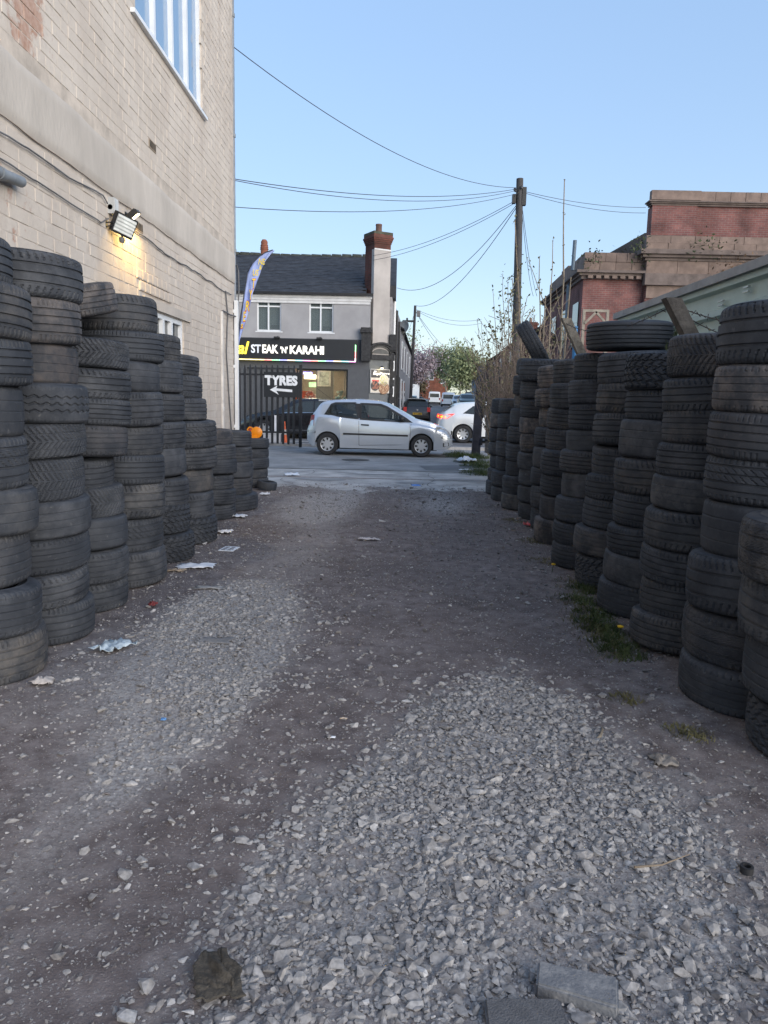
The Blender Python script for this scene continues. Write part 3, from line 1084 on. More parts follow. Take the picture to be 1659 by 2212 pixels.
def grid_mesh(name, V, nu, nv, m, wrap=True, sharp=35):
    """V shaped (nu, nv, 3), wraps in u"""
    idx = np.arange(nu * nv).reshape(nu, nv)
    a = idx; b = np.roll(idx, -1, 0)
    q = np.stack([a[:, :-1], b[:, :-1], b[:, 1:], a[:, 1:]], -1).reshape(-1, 4)
    me = bpy.data.meshes.new(name)
    me.vertices.add(nu * nv)
    me.vertices.foreach_set('co', V.reshape(-1))
    me.loops.add(len(q) * 4)
    me.loops.foreach_set('vertex_index', q.ravel().astype(np.int32))
    me.polygons.add(len(q))
    me.polygons.foreach_set('loop_start', np.arange(0, len(q) * 4, 4, dtype=np.int32))
    me.update(calc_edges=True)
    me.materials.append(m)
    me.shade_smooth()
    me.set_sharp_from_angle(angle=R_(sharp))
    return me
def make_tread(fn, seed, ang=300, ns=66):
    s = np.linspace(-1, 1, ns)
    a = np.arange(ang) / ang
    S, A = np.meshgrid(s, a)
    prof = np.array([outer(v) for v in s])
    Rr = np.tile(prof[:, 0], (ang, 1))
    Zz = np.tile(prof[:, 1], (ang, 1))
    dep = fn(S, A)
    ph = A * 2 * PI
    Rr = Rr - 0.0085 * dep + 0.0016 * np.sin(3 * ph + seed) + 0.001 * np.sin(7 * ph + 2 * seed)
    Zz = Zz + 0.0025 * np.sin(2 * ph + seed)
    V = np.stack([Rr * np.cos(ph), Rr * np.sin(ph), Zz], -1)
    return grid_mesh('tread', V, ang, ns, TRD)
def make_carcass(ang=72):
    pr = []
    for sg in (-1, 1):
        side = []
        for ph in np.linspace(R_(46), R_(90), 6):
            side.append((0.255 + (TR - .0055 - 0.255) * math.cos(ph), sg * (TH - .0005 + (TW / 2 - TH) * math.sin(ph))))
        side += [(.248, sg * .1178), (.246, sg * .1195), (.240, sg * .1195), (.238, sg * .117), (.222, sg * .112), (.212, sg * .107), (.209, sg * .109), (.204, sg * .108), (.199, sg * .100), (.197, sg * .090), (.203, sg * .082), (.222, sg * .094), (.25, sg * .104), (.28, sg * .09), (.292, sg * .05)]
        if sg < 0: pr = side[:]
        else: pr = pr + [(.295, 0)] + side[::-1]
    # pr runs lower shoulder -> bead -> inner liner -> upper bead -> upper shoulder
    prof = np.array(pr)
    a = np.arange(ang) / ang * 2 * PI
    V = np.stack([np.outer(np.cos(a), prof[:, 0]), np.outer(np.sin(a), prof[:, 0]), np.tile(prof[:, 1], (ang, 1))], -1)
    return grid_mesh('tyre', V, ang, len(prof), RUB, sharp=50)
CARC = make_carcass()
TREADS = {k: make_tread(f, i * 1.7) for i, (k, (f, d)) in enumerate(TYPES.items())}
DUST = [(.11, .112, .12), (.095, .10, .112), (.14, .135, .13), (.085, .09, .102), (.19, .165, .145), (.15, .135, .12)]
NT = [0]
def tyre(loc, label, kind, Rr=.315, w=.235, rot=None, dust=None, group=None, sq=1.0):
    o = link('tyre', CARC)
    tag(o, label, 'tyre', group)
    o.location = loc
    M = (rot if rot is not None else Matrix.Identity(3)).to_4x4() @ Matrix.Rotation(random.uniform(0, 2 * PI), 4, 'Z')
    o.matrix_world = Matrix.Translation(loc) @ M @ Matrix.Diagonal((Rr / TR * sq, Rr / TR / sq, w / TW, 1))
    c = link('tread', TREADS[kind], o)
    d = dust or random.choice(DUST)
    o.color = c.color = (d[0], d[1], d[2], random.choice((.25, .5, .7, 1.0, 1.3)))
    NT[0] += 1
    return o
def stack(side, k, x, y, n, top_px, kinds=None, jx=0.02, rad=.31, dusts=None, setback=0.0, offs=None, label_where=None, rads=None, zt=None):
    zt = zt if zt else P(top_px[0], top_px[1], y - .12).z
    ws = [random.uniform(.86, 1.14) for _ in range(n)]
    sc = zt / sum(ws)
    z = 0
    where = label_where or (('%s stack from camera along cream wall' if side == 'L' else '%s stack from camera on right side') % ORD[k])
    for i in range(n):
        w = ws[i] * sc
        kd = kinds[i] if kinds and i < len(kinds) and kinds[i] else random.choice(['rib4', 'rib4', 'rib3', 'rib3', 'bald', 'asym', 'worn', 'worn', 'sipe', 'rib5'])
        dx = random.uniform(-jx, jx) + (offs[i] if offs and i < len(offs) else 0)
        Rr = (rads[i] if rads and i < len(rads) and rads[i] else rad * random.uniform(.94, 1.055))
        tl = Matrix.Rotation(R_(random.gauss(0, 1.3)), 3, 'X') @ Matrix.Rotation(R_(random.gauss(0, 1.3)), 3, 'Y')
        lab = '%s tyre, %s from bottom of %s' % (TYPES[kd][1], ORD[i + 1], where)
        if i == n - 1: lab = '%s tyre on top of %s' % (TYPES[kd][1], where)
        tyre((x + dx, y + random.uniform(-.02, .02), z + w / 2), lab, kd, Rr, w * 1.045, tl, dusts[i] if dusts and i < len(dusts) else None,
             'tyres stacked along the left wall' if side == 'L' else 'tyres stacked on the right side', random.uniform(.985, 1.015))
        z += w
    return z
BR = (.27, .225, .195)      # brown dust
GY = (.10, .105, .116)
# left row (bottom tyre first)
stack('L', 1, -2.14, 3.66, 9, (30, 500), ['rib4', 'worn', 'worn', 'bald', 'asym', 'bald', 'rib4', 'rib4', 'rib4'], rad=.325, offs=[.04, .0, -.02, 0, .0, -.02, 0, 0, -.04])
stack('L', 2, -2.11, 4.27, 10, (110, 548), ['rib4', 'rib3', 'worn', 'bald', 'vee', 'vee', 'zig', 'bald', 'rib4', 'rib3'], rad=.318, dusts=[GY, GY, GY, GY, GY, GY, GY, (.12, .10, .09), BR, GY])
stack('L', 3, -2.12, 4.93, 9, (220, 735), ['rib3', 'worn', 'bald', 'vee', 'rib4', 'worn', 'rib4', 'rib3', 'vee'], rad=.315, dusts=[GY, GY, GY, GY, GY, BR, GY, GY, GY], offs=[.03, 0, .0, .0, -.06, .02, .03, .04, .03])
tyre((-2.12, 4.95, 2.02), 'torn dusty tyre slumped askew on top of the third stack along the cream wall', 'rib4', .30, .20, Matrix.Rotation(R_(-9), 3, 'Y') @ Matrix.Rotation(R_(10), 3, 'X'), BR, 'tyres stacked along the left wall', .96)
stack('L', 4, -2.10, 5.64, 9, (300, 640), ['rib4', 'asym', 'rib3', 'rib4', 'worn', 'rib4', 'bald', 'rib4', 'rib3'], rad=.325, offs=[.03, .02, .02, .02, .03, .02, -.01, .03, .02])
stack('L', 5, -2.12, 6.47, 8, (365, 722), ['block', 'block', 'rib4', 'bald', 'rib4', 'rib4', 'worn', 'sipe'], rad=.315, offs=[.05, .03, 0, 0, -.02, .0, -.02, -.04])
stack('L', 6, -2.08, 7.28, 8, (405, 768), ['block', 'rib3', 'bald', 'rib4', 'asym', 'rib4', 'rib3', 'rib4'], rad=.315, offs=[.03, .02, .0, .02, .02, -.08, -.1, -.12])
stack('L', 7, -2.24, 8.02, 5, (462, 955), ['rib4', 'rib3', 'rib4', 'bald', 'worn'], rad=.30)
stack('L', 8, -2.18, 8.74, 6, (475, 928), ['rib4', 'rib4', 'rib3', 'worn', 'rib4', 'worn'], rad=.31, dusts=[GY, GY, GY, GY, GY, BR])
stack('L', 9, -2.12, 9.50, 5, (530, 932), ['rib3', 'rib4', 'bald', 'rib3', 'rib4'], rad=.31, rads=[.35], offs=[.05, .03])
stack('L', 10, -2.30, 10.4, 4, (555, 985), ['rib3', 'rib4', 'rib3', 'rib4'], rad=.31)
stack('L', 11, -2.29, 11.9, 5, (563, 948), ['rib4', 'bald', 'rib4', 'rib3', 'rib4'], rad=.315)
p = G(588, 1060)
tyre((p.x - .10, p.y + .1, .075), 'small black tyre lying flat on the ground beside the last left stack', 'bald', .155, .13, Matrix.Rotation(R_(8), 3, 'Y'), GY)
# right row
stack('R', 1, 1.90, 3.02, 4, None, ['block', 'worn', 'rib3', 'sipe'], rad=.335, zt=1.0, jx=.005, rads=[.335] * 4, offs=[0, -.03, -.06, -.09])
stack('R', 2, 1.84, 3.60, 8, (1560, 652), ['worn', 'sipe', 'rib3', 'bald', 'asym', 'rib4', 'worn', 'rib3'], rad=.33, dusts=[GY, BR, GY, GY, GY, BR, BR, GY], offs=[.0, -.01, 0, .02, .03, .02, .03, .06])
stack('R', 3, 1.83, 4.40, 9, (1455, 720), ['rib4', 'rib4', 'rib4', 'rib3', 'bald', 'rib4', 'worn', 'rib3', 'vee'], rad=.315, offs=[-.03, .0, .02, .04, .05, .05, .06, .06, .08])
stack('R', 4, 1.83, 5.13, 8, (1400, 766), ['worn', 'bald', 'rib4', 'rib4', 'rib3', 'bald', 'rib4', 'block'], rad=.315, offs=[-.02, .02, .02, .02, .03, .04, .06, .07])
stack('R', 5, 1.86, 5.94, 8, (1320, 760), ['block', 'worn', 'rib4', 'rib3', 'rib4', 'rib4', 'rib3', 'rib4'], rad=.32, offs=[-.02, -.04, .0, .02, .04, .04, .05, .06])
stack('R', 6, 1.80, 6.60, 9, (1270, 762), ['rib4', 'rib4', 'worn', 'bald', 'rib4', 'bald', 'rib4', 'worn', 'rib3'], rad=.31, offs=[-.03, -.03, -.02, .0, .02, .04, .05, .06, .05])
stack('R', 7, 1.84, 7.70, 8, (1220, 775), ['worn', 'worn', 'rib4', 'rib4', 'rib3', 'rib4', 'rib4', 'rib4'], rad=.31, dusts=[BR, BR, GY, GY, BR], offs=[-.02, .0, .02, .03, .06, .06, .06, .06])
stack('R', 8, 1.93, 8.46, 8, (1200, 790), ['rib4', 'rib3', 'worn', 'bald', 'rib4', 'worn', 'rib3', 'rib4'], rad=.31, dusts=[GY, GY, GY, BR, GY, BR, BR, BR])
stack('R', 9, 1.90, 9.30, 9, (1160, 778), ['rib4', 'worn', 'rib4', 'rib4', 'rib4', 'bald', 'rib3', 'rib4', 'rib3'], rad=.315, dusts=[GY, GY, GY, GY, BR, BR, GY, GY, GY], rads=[None] * 8 + [.36])
stack('R', 10, 1.83, 10.1, 9, (1115, 775), ['bald', 'rib4', 'rib4', 'rib4', 'rib3', 'worn', 'rib3', 'rib4', 'bald'], rad=.31, offs=[0, 0, .03, .03, .05, .07, .08, .08, .10])
stack('R', 11, 1.78, 10.95, 7, (1062, 862), ['bald', 'worn', 'rib4', 'rib3', 'rib4', 'rib3', 'rib4'], rad=.31, offs=[0, .02, .05, .06, .07, .08, .09])
stack('R', 12, 1.82, 11.65, 7, (1055, 862), ['worn', 'rib4', 'rib4', 'worn', 'rib3', 'bald', 'rib4'], rad=.31)
# one big tyre bridging three stacks, one leaning upright on the far end
zt = P(1320, 765, 6.2).z
tyre((1.93, 6.28, zt + .15), 'wide deep-ribbed tyre lying across the tops of the right-hand stacks', 'rib5', .345, .225, Matrix.Rotation(R_(-1.5), 3, 'Y') @ Matrix.Rotation(R_(1.5), 3, 'X'), GY)
p = P(1150, 745, 9.8)
tyre((p.x, 9.8, p.z + .02), 'black tyre leaning upright on top of the far right stacks', 'sipe', .30, .19, Matrix.Rotation(R_(58), 3, 'Y') @ Matrix.Rotation(R_(10), 3, 'X'), GY)
print('tyres', NT[0])
# ================================================================== RESTAURANT ACROSS THE ROAD
YR = 29.0
stucco = mat('grey_stucco', (0.33, 0.325, 0.335), 0.9, var=0.10, scale=1.2, bump=0.2, bscale=60)
stucco2 = mat('warm_stucco', (0.42, 0.39, 0.37), 0.9, var=0.14, scale=1.0, bump=0.2, bscale=60)
slategrey = mat('slate_paint', (0.085, 0.09, 0.10), 0.6, var=0.08)
charcoal = mat('charcoal_board', (0.022, 0.024, 0.028), 0.4, var=0.06)
slate = mat('roof_slate', (0.040, 0.042, 0.048), 0.75, var=0.45, scale=3.5, bump=0.2, bscale=30, lo=.3, hi=.7)
fascia_m = mat('white_fascia', (0.60, 0.60, 0.60), 0.6, var=0.12, scale=3)
redbrick = None
def brick_mat(name, c1, c2, mort, bw=0.225, rh=0.075, axis='x'):
    m = bpy.data.materials.new(name)
    m.use_nodes = True
    nt = m.node_tree
    b = nt.nodes['Principled BSDF']
    b.inputs['Roughness'].default_value = 0.88
    b.inputs['Specular IOR Level'].default_value = 0.25
    geo = nd(nt, 'ShaderNodeNewGeometry')
    sx = nd(nt, 'ShaderNodeSeparateXYZ')
    nt.links.new(geo.outputs['Position'], sx.inputs[0])
    ad = nd(nt, 'ShaderNodeMath', operation='ADD')
    nt.links.new(sx.outputs['X'], ad.inputs[0]); nt.links.new(sx.outputs['Y'], ad.inputs[1])
    cb = nd(nt, 'ShaderNodeCombineXYZ')
    nt.links.new(ad.outputs[0], cb.inputs['X']); nt.links.new(sx.outputs['Z'], cb.inputs['Y'])
    br = nd(nt, 'ShaderNodeTexBrick')
    br.inputs['Color1'].default_value = c4(c1); br.inputs['Color2'].default_value = c4(c2); br.inputs['Mortar'].default_value = c4(mort)
    br.inputs['Scale'].default_value = 1.0
    br.inputs['Brick Width'].default_value = bw; br.inputs['Row Height'].default_value = rh; br.inputs['Mortar Size'].default_value = 0.006
    nt.links.new(cb.outputs[0], br.inputs['Vector'])
    n = nd(nt, 'ShaderNodeTexNoise'); n.inputs['Scale'].default_value = 1.6; n.inputs['Detail'].default_value = 8
    nt.links.new(geo.outputs['Position'], n.inputs['Vector'])
    mr = nd(nt, 'ShaderNodeMapRange'); mr.inputs[1].default_value = .3; mr.inputs[2].default_value = .7; mr.inputs[3].default_value = .55; mr.inputs[4].default_value = 1.15
    nt.links.new(n.outputs['Fac'], mr.inputs[0])
    mx = nd(nt, 'ShaderNodeMix', data_type='RGBA', blend_type='MULTIPLY'); mx.inputs[0].default_value = 1
    nt.links.new(br.outputs['Color'], mx.inputs[6]); nt.links.new(mr.outputs[0], mx.inputs[7])
    nt.links.new(mx.outputs[2], b.inputs['Base Color'])
    bp = nd(nt, 'ShaderNodeBump'); bp.inputs['Strength'].default_value = .5; bp.inputs['Distance'].default_value = .01; bp.invert = True
    nt.links.new(br.outputs['Fac'], bp.inputs['Height']); nt.links.new(bp.outputs['Normal'], b.inputs['Normal'])
    return m
RED = brick_mat('red_brick', (0.235, 0.10, 0.088), (0.175, 0.08, 0.075), (0.22, 0.18, 0.17))
REDD = brick_mat('dark_red_brick', (0.17, 0.06, 0.045), (0.12, 0.05, 0.04), (0.10, 0.08, 0.07))

def xr(px, py=800): return P(px, py, YR).x
def zr(px, py, Y=YR): return P(px, py, Y).z
shop = thing('restaurant_building', 'grey rendered two-storey shop building with slate roof and corner chimney', 'building', (0, YR, 0))
def S(p): return Vector(p) - Vector((0, YR, 0))
XL = -9.6
CA = Vector((xr(798), YR, 0)); CB = Vector((xr(843), YR + .45, 0))      # chamfered corner
ZE = zr(650, 634)            # eaves
ZS = zr(700, 732)            # top of sign
W1 = (xr(555, 680), xr(607, 680), zr(580, 715), zr(580, 644))
W2 = (xr(668, 680), xr(720, 680), zr(694, 718), zr(694, 647))
SW = (xr(640, 830), xr(751, 830), 0.75, zr(700, 797))
mb = MB()
def fw(x0, x1, z0, z1, mi=0, y=0.0): mb.b2(S((x0, YR + y, z0)), S((x1, YR + .3, z1)), mi)
xs_ = sorted([XL, W1[0], W1[1], W2[0], W2[1], CA.x])
fw(XL, W1[0], ZS, ZE); fw(W1[1], W2[0], ZS, ZE); fw(W2[1], CA.x, ZS, ZE)
for W in (W1, W2):
    fw(W[0], W[1], ZS, W[2]); fw(W[0], W[1], W[3], ZE)
mb.build('upper_wall', stucco, shop)
mb = MB()
fw(XL, SW[0] - 1.9, 0, ZS); fw(SW[0] - 1.9, SW[0], SW[3], ZS); fw(SW[0] - 1.9, SW[0] - .06, 0, SW[3] - .002, 0, .12); fw(SW[0], SW[1], SW[3], ZS); fw(SW[0] - .02, SW[1], 0, SW[2]); fw(SW[1], CA.x, 0, ZS)
mb.build('shopfront_wall', slategrey, shop)
# chamfer and side wall
mb = MB()
mb.prism([S((CA.x, CA.y + .002, 0)), S((CB.x, CB.y, 0)), S((CB.x - .1, CB.y + .4, 0)), S((CA.x, CA.y + .4, 0))], (0, 0, 3.05))
mb.build('corner_wall', mat('corner_grey', (.13, .14, .145), .7, var=.1), shop)
mb = MB()
um = (CB - CA).normalized(); nm = Vector((um.y, -um.x, 0)); bd = -nm
K0, K1 = CA + um * .11 + nm * .01, CB - um * .10 + nm * .01
ZST = zr(825, 537)
mb.prism([S(Vector((q.x, q.y, 3.05))) for q in (K0, K1, K1 + bd * .2, K0 + bd * .2)], (0, 0, ZST - 3.05))
mb.prism([S(Vector((q.x, q.y, 3.05))) for q in (K0 + bd * .2 + um * .01, K1 + bd * .2 - um * .01, K1 + bd * 1.1, K0 + bd * 1.1)], (0, 0, 2.0))
mb.build('chimney_breast', stucco2, shop)
e1 = Vector((CB.x, CB.y, 0))
side_dark = mat('side_wall', (.34, .33, .33), .85, var=.2)
mb = MB()
q = [e1 + SD * .02, e1 + SD * 9, e1 + SD * 9 - SN * 4.5, e1 + SD * .02 - SN * .6]
mb.prism([S((a.x, a.y, 0)) for a in q], (0, 0, ZE))
mb.build('side_wall', side_dark, shop)
# roof: separate slates on a dark slope, ridge tiles
RY0, RY1 = YR - .12, YR + 4.2
ZRDG = P(700, 553, RY1).z
sl = Vector((0, RY1 - RY0, ZRDG - ZE - .02)); sll = sl.length; sdn = sl.normalized()
rx1 = CA.x - .18
mb = MB()
mb.prism([S((XL, RY0 + .02, ZE)), S((XL, RY1, ZRDG - .03)), S((XL, RY1 + 4, ZE))], (rx1 - XL, 0, 0))
fq = .22
xe = xr(852)
mb.prism([S((rx1 + .001, RY0 + fq * (RY1 - RY0), ZE + fq * (ZRDG - ZE))), S((rx1 + .001, RY1, ZRDG - .03)), S((rx1 + .001, RY1 + 4, ZE)), S((rx1 + .001, RY0 + fq * (RY1 - RY0), ZE))], (xe - rx1, 0, 0))
roof = mb.build('roof', slate, shop)
tw_, te = .30, sll / 24
tv = [(-tw_ / 2 + .003, 0, .006), (tw_ / 2 - .003, 0, .006), (tw_ / 2 - .003, te * 1.25, -.006), (-tw_ / 2 + .003, te * 1.25, -.006)]
tv = tv + [(a, b, c + .012) for a, b, c in tv]
tf = [(0, 3, 2, 1), (4, 5, 6, 7), (0, 1, 5, 4), (1, 2, 6, 5), (2, 3, 7, 6), (3, 0, 4, 7)]
rm = Matrix((Vector((1, 0, 0)), sdn, Vector((1, 0, 0)).cross(sdn))).transposed().to_4x4()
tiles = []
for r in range(24):
    for c in range(22):
        x = rx1 - .15 - c * tw_ - (.15 if r % 2 else 0)
        if x < -6.9: continue
        p = Vector((x, RY0, ZE + .01)) + sdn * (te * r) + Vector((0, 0, .012 + random.uniform(-.003, .006)))
        tiles.append(Matrix.Translation(S(p)) @ rm @ Matrix.Rotation(random.gauss(0, .012), 4, 'Z'))
tme = bpy.data.meshes.new('slate'); tme.from_pydata(tv, [], tf); tme.materials.append(slate)
place('slate', tme, roof, tiles[:300])
joined('slates', tv, tf, tiles[300:], slate, roof)
rt = MB().lathe([(.0, -.21), (.11, -.21), (.125, -.19), (.11, .20), (0, .20)], 10, axis='x').mesh('ridge_tile', mat('ridge', (.06, .062, .05), .85, var=.4), 50)
for k in range(15):
    x = rx1 + .3 - k * .44
    o = link('ridge_tile', rt, roof); o.location = S((x, RY1, ZRDG - .01 - .05 * math.sin(max(0, (rx1 - x)) * .5) ** 2))
MB().b2(S((XL, RY0 - .09, ZE - .06)), S((CA.x + .1, RY0 + .01, ZE + .03))).build('gutter', mat('black_gutter', (.02, .02, .022), .4), shop)
for k in range(3):
    MB().b2(S((XL, YR - .07 + .015 * k, ZE - .16 - k * .10)), S((CA.x + .05 - .03 * k, YR - .004, ZE - .068 - k * .10))).build('fascia_board', fascia_m, shop)
# corner chimney
chz = zr(820, 524)
mb = MB()
ca = S((CA.x - .02, CA.y + .25, 0)); 
def chbox(ex, z0, z1):
    q = [K0 - um * ex + nm * ex, K1 + um * ex + nm * ex, K1 + um * ex + bd * (.75 + ex), K0 - um * ex + bd * (.75 + ex)]
    mb.prism([S(Vector((a.x, a.y, z0))) for a in q], (0, 0, z1 - z0))
chbox(-.004, ZST + .002, chz)
q = [K0 + bd * .203, K1 + bd * .203, K1 + bd * .75, K0 + bd * .75]
mb.prism([S(Vector((a.x, a.y, 5.06))) for a in q], (0, 0, ZST - 5.06))
zc = chz
for k, ex in enumerate((.015, .035, .055, .075)):
    chbox(ex, zc, zc + .065); zc += .065
chbox(.05, zc, zc + .07)
ch = mb.build('chimney', REDD, shop)
MB().prism([S(Vector((a.x, a.y, zc + .072))) for a in (K0 - um * .05 + nm * .05, K1 + um * .05 + nm * .05, K1 + um * .05 + bd * .8, K0 - um * .05 + bd * .8)], (0, 0, .10)).build('chimney_cap', mat('mossy', (.07, .07, .05), .9, var=.4), ch)
cp = S(Vector((0, 0, zc + .17)) + (K0 + K1) / 2 + bd * .35)
MB().lathe([(0, 0), (.13, 0), (.12, .05), (.115, .27), (.125, .28), (.12, .34), (.09, .34), (.09, .2), (0, .2)], 16, cp).build('chimney_pot', mat('pot', (.13, .075, .06), .85), ch, 40)
p = S(P(571, 545, YR + 4.2))
mb = MB().lathe([(0, -.6), (.17, -.6), (.16, .1), (.19, .12), (.16, .16), (.18, .2), (.15, .24), (.17, .28), (.14, .32), (.15, .42), (.09, .52), (0, .54)], 16, p)
mb.build('ridge_chimney_pot', mat('terracotta_pot', (.24, .09, .055), .85), shop, 40)
MB().prism([S(Vector((q.x, q.y, ZST - .02))) for q in (K0 + nm * .012, K1 + nm * .012, K1 + nm * .002, K0 + nm * .002)], (0, 0, .05)).build('flashing', fascia_m, shop)
# upper windows with blinds
blindm = mat('net_blind', (.42, .46, .47), .9, var=.25, scale=1.0, stretch=(28, 1, .3))
pane_t = glass('shop_upper_glass', (.16, .19, .20), .55, .03)
for W in (W1, W2):
    w, h = W[1] - W[0], W[3] - W[2]
    o = upvc(shop, 'window', S((W[0], YR + .06, W[2])), (1, 0, 0), (0, -1, 0), w, h, [w * .47], [(0.05, w - .05, h * .76)], pane_t, .052, .07, .06, white_pvc)
    MB().b2((0, -.24, 0), (w, -.2, h)).build('blind', blindm, o)
    MB().b2((w * .55, -.19, .08), (w * .92, -.12, .24)).build('room_clutter', mat('clutter', (.04, .05, .05), .6), o)
# pediment, carved brackets
dkstone = mat('dark_carved_stone', (.035, .035, .037), .8, var=.4, scale=12, bump=.6, bscale=18)
def CP(u, n, z): return S(CA + um * u + nm * n + Vector((0, 0, z)))
wlen = (CB - CA).length
zp = zr(815, 775)
pd = link('pediment', None, shop)
for rr, th_, dp in ((.62, .07, .16), (.52, .06, .11), (.43, .05, .07)):
    mb = MB()
    pts = []
    for k in range(17):
        a = PI * k / 16
        pts.append((wlen / 2 - math.cos(a) * rr * .97, zp + .18 + math.sin(a) * rr * .62))
    for k in range(16):
        (a, b_), (c_, d_) = pts[k], pts[k + 1]
        mb.prism([CP(a, 0, b_), CP(c_, 0, d_), CP(c_, 0, d_ + th_), CP(a, 0, b_ + th_)], nm * dp)
    mb.build('moulding', dkstone if rr > .5 else mat('grey_stone', (.11, .11, .105), .85), pd)
mb = MB().prism([CP(wlen / 2 - math.cos(PI * k / 12) * .36, 0, zp + .2 + math.sin(PI * k / 12) * .19) for k in range(13)], nm * .03)
mb.build('arched_panel', mat('grey_stone', (.11, .11, .105), .85), pd)
MB().prism([CP(0.02, .0, zp - .02), CP(wlen, .0, zp - .02), CP(wlen, .0, zp + .16), CP(0.02, 0, zp + .16)], nm * .1).build('carved_ledge', dkstone, pd)
MB().b2(S((CA.x - .32, CA.y - .28, zp - .1)), S((CA.x + .04, CA.y - .002, zp + .95))).build('carved_bracket', dkstone, shop)
mb = MB().b2(S((CA.x - .37, CA.y - .34, zp + .95)), S((CA.x + .09, CA.y - .002, zp + 1.06))).b2(S((CA.x - .34, CA.y - .31, zp + 1.06)), S((CA.x + .06, CA.y - .002, zp + 1.14)))
mb.build('bracket_cap', dkstone, shop)
mb = MB()
for k in range(9):
    mb.b2(S((CB.x - .02, CB.y - .12 + .02 * (k % 2), .6 + .33 * k)), S((CB.x + .13 + .03 * (k % 3), CB.y + .14, .86 + .33 * k)))
mb.b2(S((CB.x - .015, CB.y - .08, 0)), S((CB.x + .11, CB.y + .16, 3.4)))
mb.build('carved_pilaster', dkstone, shop)
MB().b2(S((CB.x - .06, CB.y - .15, zp + .35)), S((CB.x + .2, CB.y + .18, zp + .95))).build('carved_bracket', dkstone, shop)
# white downpipe and boxes on the side wall, street doors further down
mb = MB()
for s_, zt_ in ((1.2, 5.3), (3.4, 5.2), (6.0, 5.0)):
    a = e1 + SD * s_ + SN * .06
    o = link('side_downpipe', MB().tube([S((a.x, a.y, .1)), S((a.x, a.y, zt_))], .05, 10).mesh('pipe', white_pvc if s_ < 2 else blk, 60), shop)
for s_ in (2.2, 4.6, 7.4):
    a = e1 + SD * s_
    MB().prism([S(a + SN * .0 + Vector((0, 0, .9))), S(a + SD * 1.0 + Vector((0, 0, .9))), S(a + SD * 1.0 + Vector((0, 0, 2.5))), S(a + Vector((0, 0, 2.5)))], SN * .05).build('side_window', dark_glass, shop)

# ---- shop window: lit room behind the glass
lit = lambda n, c, e: mat(n, (.9, .9, .85), .4, emit=c, estr=e)
room_w = mat('room_wall', (.42, .36, .30), .8, var=.08)
x0, x1 = SW[0] - 1.7, SW[1]
mb = MB()
mb.b2(S((x0, YR + 4.4, 0)), S((x1 + .35, YR + 4.5, 2.9)))
mb.b2(S((x0 - .1, YR + .32, 0)), S((x0, YR + 4.4, 3)))
mb.build('room_back_wall', room_w, shop)
MB().b2(S((x0, YR + .31, 2.72)), S((x1 + .35, YR + 4.4, 2.8))).build('room_ceiling', mat('ceil', (.62, .6, .56), .8), shop)
MB().b2(S((x0, YR + .31, -.02)), S((x1 + .35, YR + 4.4, .06))).build('room_floor', mat('room_floor', (.18, .15, .12), .5), shop)
for k in range(3):
    for j in range(2):
        MB().b2(S((x0 + .9 + 1.1 * k, YR + 1.0 + 1.7 * j, 2.68)), S((x0 + 1.25 + 1.1 * k, YR + 1.35 + 1.7 * j, 2.71))).build('ceiling_light', lit('warm_led', (1, .80, .55), 9), shop)
win = upvc(shop, 'shop_window', S((SW[0], YR + .10, SW[2])), (1, 0, 0), (0, -1, 0), SW[1] - SW[0], SW[3] - SW[2], [], [], glass('shop_glass', (.03, .035, .035), .85, .02), .06, .06, 0, charcoal)
# partition with framed picture, counter, sign lights
pc = S(P(688, 828, YR + 2.0))
MB().b2(pc + Vector((-.1, 0, -1.6)), pc + Vector((.62, .12, .9))).build('panelled_pillar', mat('grey_panel', (.20, .19, .18), .6, var=.2, stretch=(30, 1, .5)), shop)
fr_ = link('wall_picture', MB().b2(pc + Vector((-.04, -.05, -.12)), pc + Vector((.50, -.003, .52))).mesh('picture', mat('picture_frame', (.62, .58, .50), .5)), shop)
MB().b2((pc + Vector((.02, -.056, -.06))), (pc + Vector((.44, -.051, .46)))).build('print', mat('print', (.40, .42, .36), .6, var=.5, scale=8), fr_)
c2 = S(P(660, 850, YR + 3))
MB().b2(c2 + Vector((-1.2, 0, -1.3)), c2 + Vector((.3, .4, .1))).build('counter', mat('counter', (.55, .10, .05), .4, var=.3), shop)
MB().b2(c2 + Vector((-.1, .3, .62)), c2 + Vector((.45, .36, .8))).build('menu_light', lit('menu_light', (1, .8, .5), 1.2), shop)
MB().b2(c2 + Vector((.12, .2, .28)), c2 + Vector((.42, .25, .48))).build('green_screen', lit('green_screen', (.1, .7, .15), .4), shop)
MB().b2(S(P(655, 808, YR + 1.6)), S(P(674, 806, YR + 1.6)) + Vector((0, .03, .04))).build('blue_light', lit('blue_led', (.15, .1, 1), 2), shop)

def bouquet(name, label, loc, cols, n, rad, h):
    t = thing(name, label, 'flowers', loc)
    MB().lathe([(0, 0), (.1, 0), (.16, .12), (.12, .3), (.14, .34), (.11, .34), (.1, .1), (0, .1)], 14).build('vase', mat('vase', (.5, .5, .48), .4), t, 40)
    mb = MB()
    for k in range(n):
        a, r = random.uniform(0, 2 * PI), rad * random.random() ** .5
        c = Vector((r * math.cos(a), r * math.sin(a), .34 + h * random.random() * (1.15 - r / rad)))
        mb.lathe([(0, -.05), (.045, -.03), (.062, .01), (.045, .045), (0, .055)], 8, c)
        mb.tube([(0, 0, .2), c], .006, 4)
    mb.build('blooms', mat(name + '_bloom', cols[0], .7, col2=cols[1], scale=9), t, 60)
p = P(735, 866, YR + .6); 
bouquet('white_flowers', 'pale green and white flower arrangement inside the shop window', (p.x, YR + .75, p.z - .55), ((.36, .5, .38), (.62, .66, .6)), 60, .26, .85)
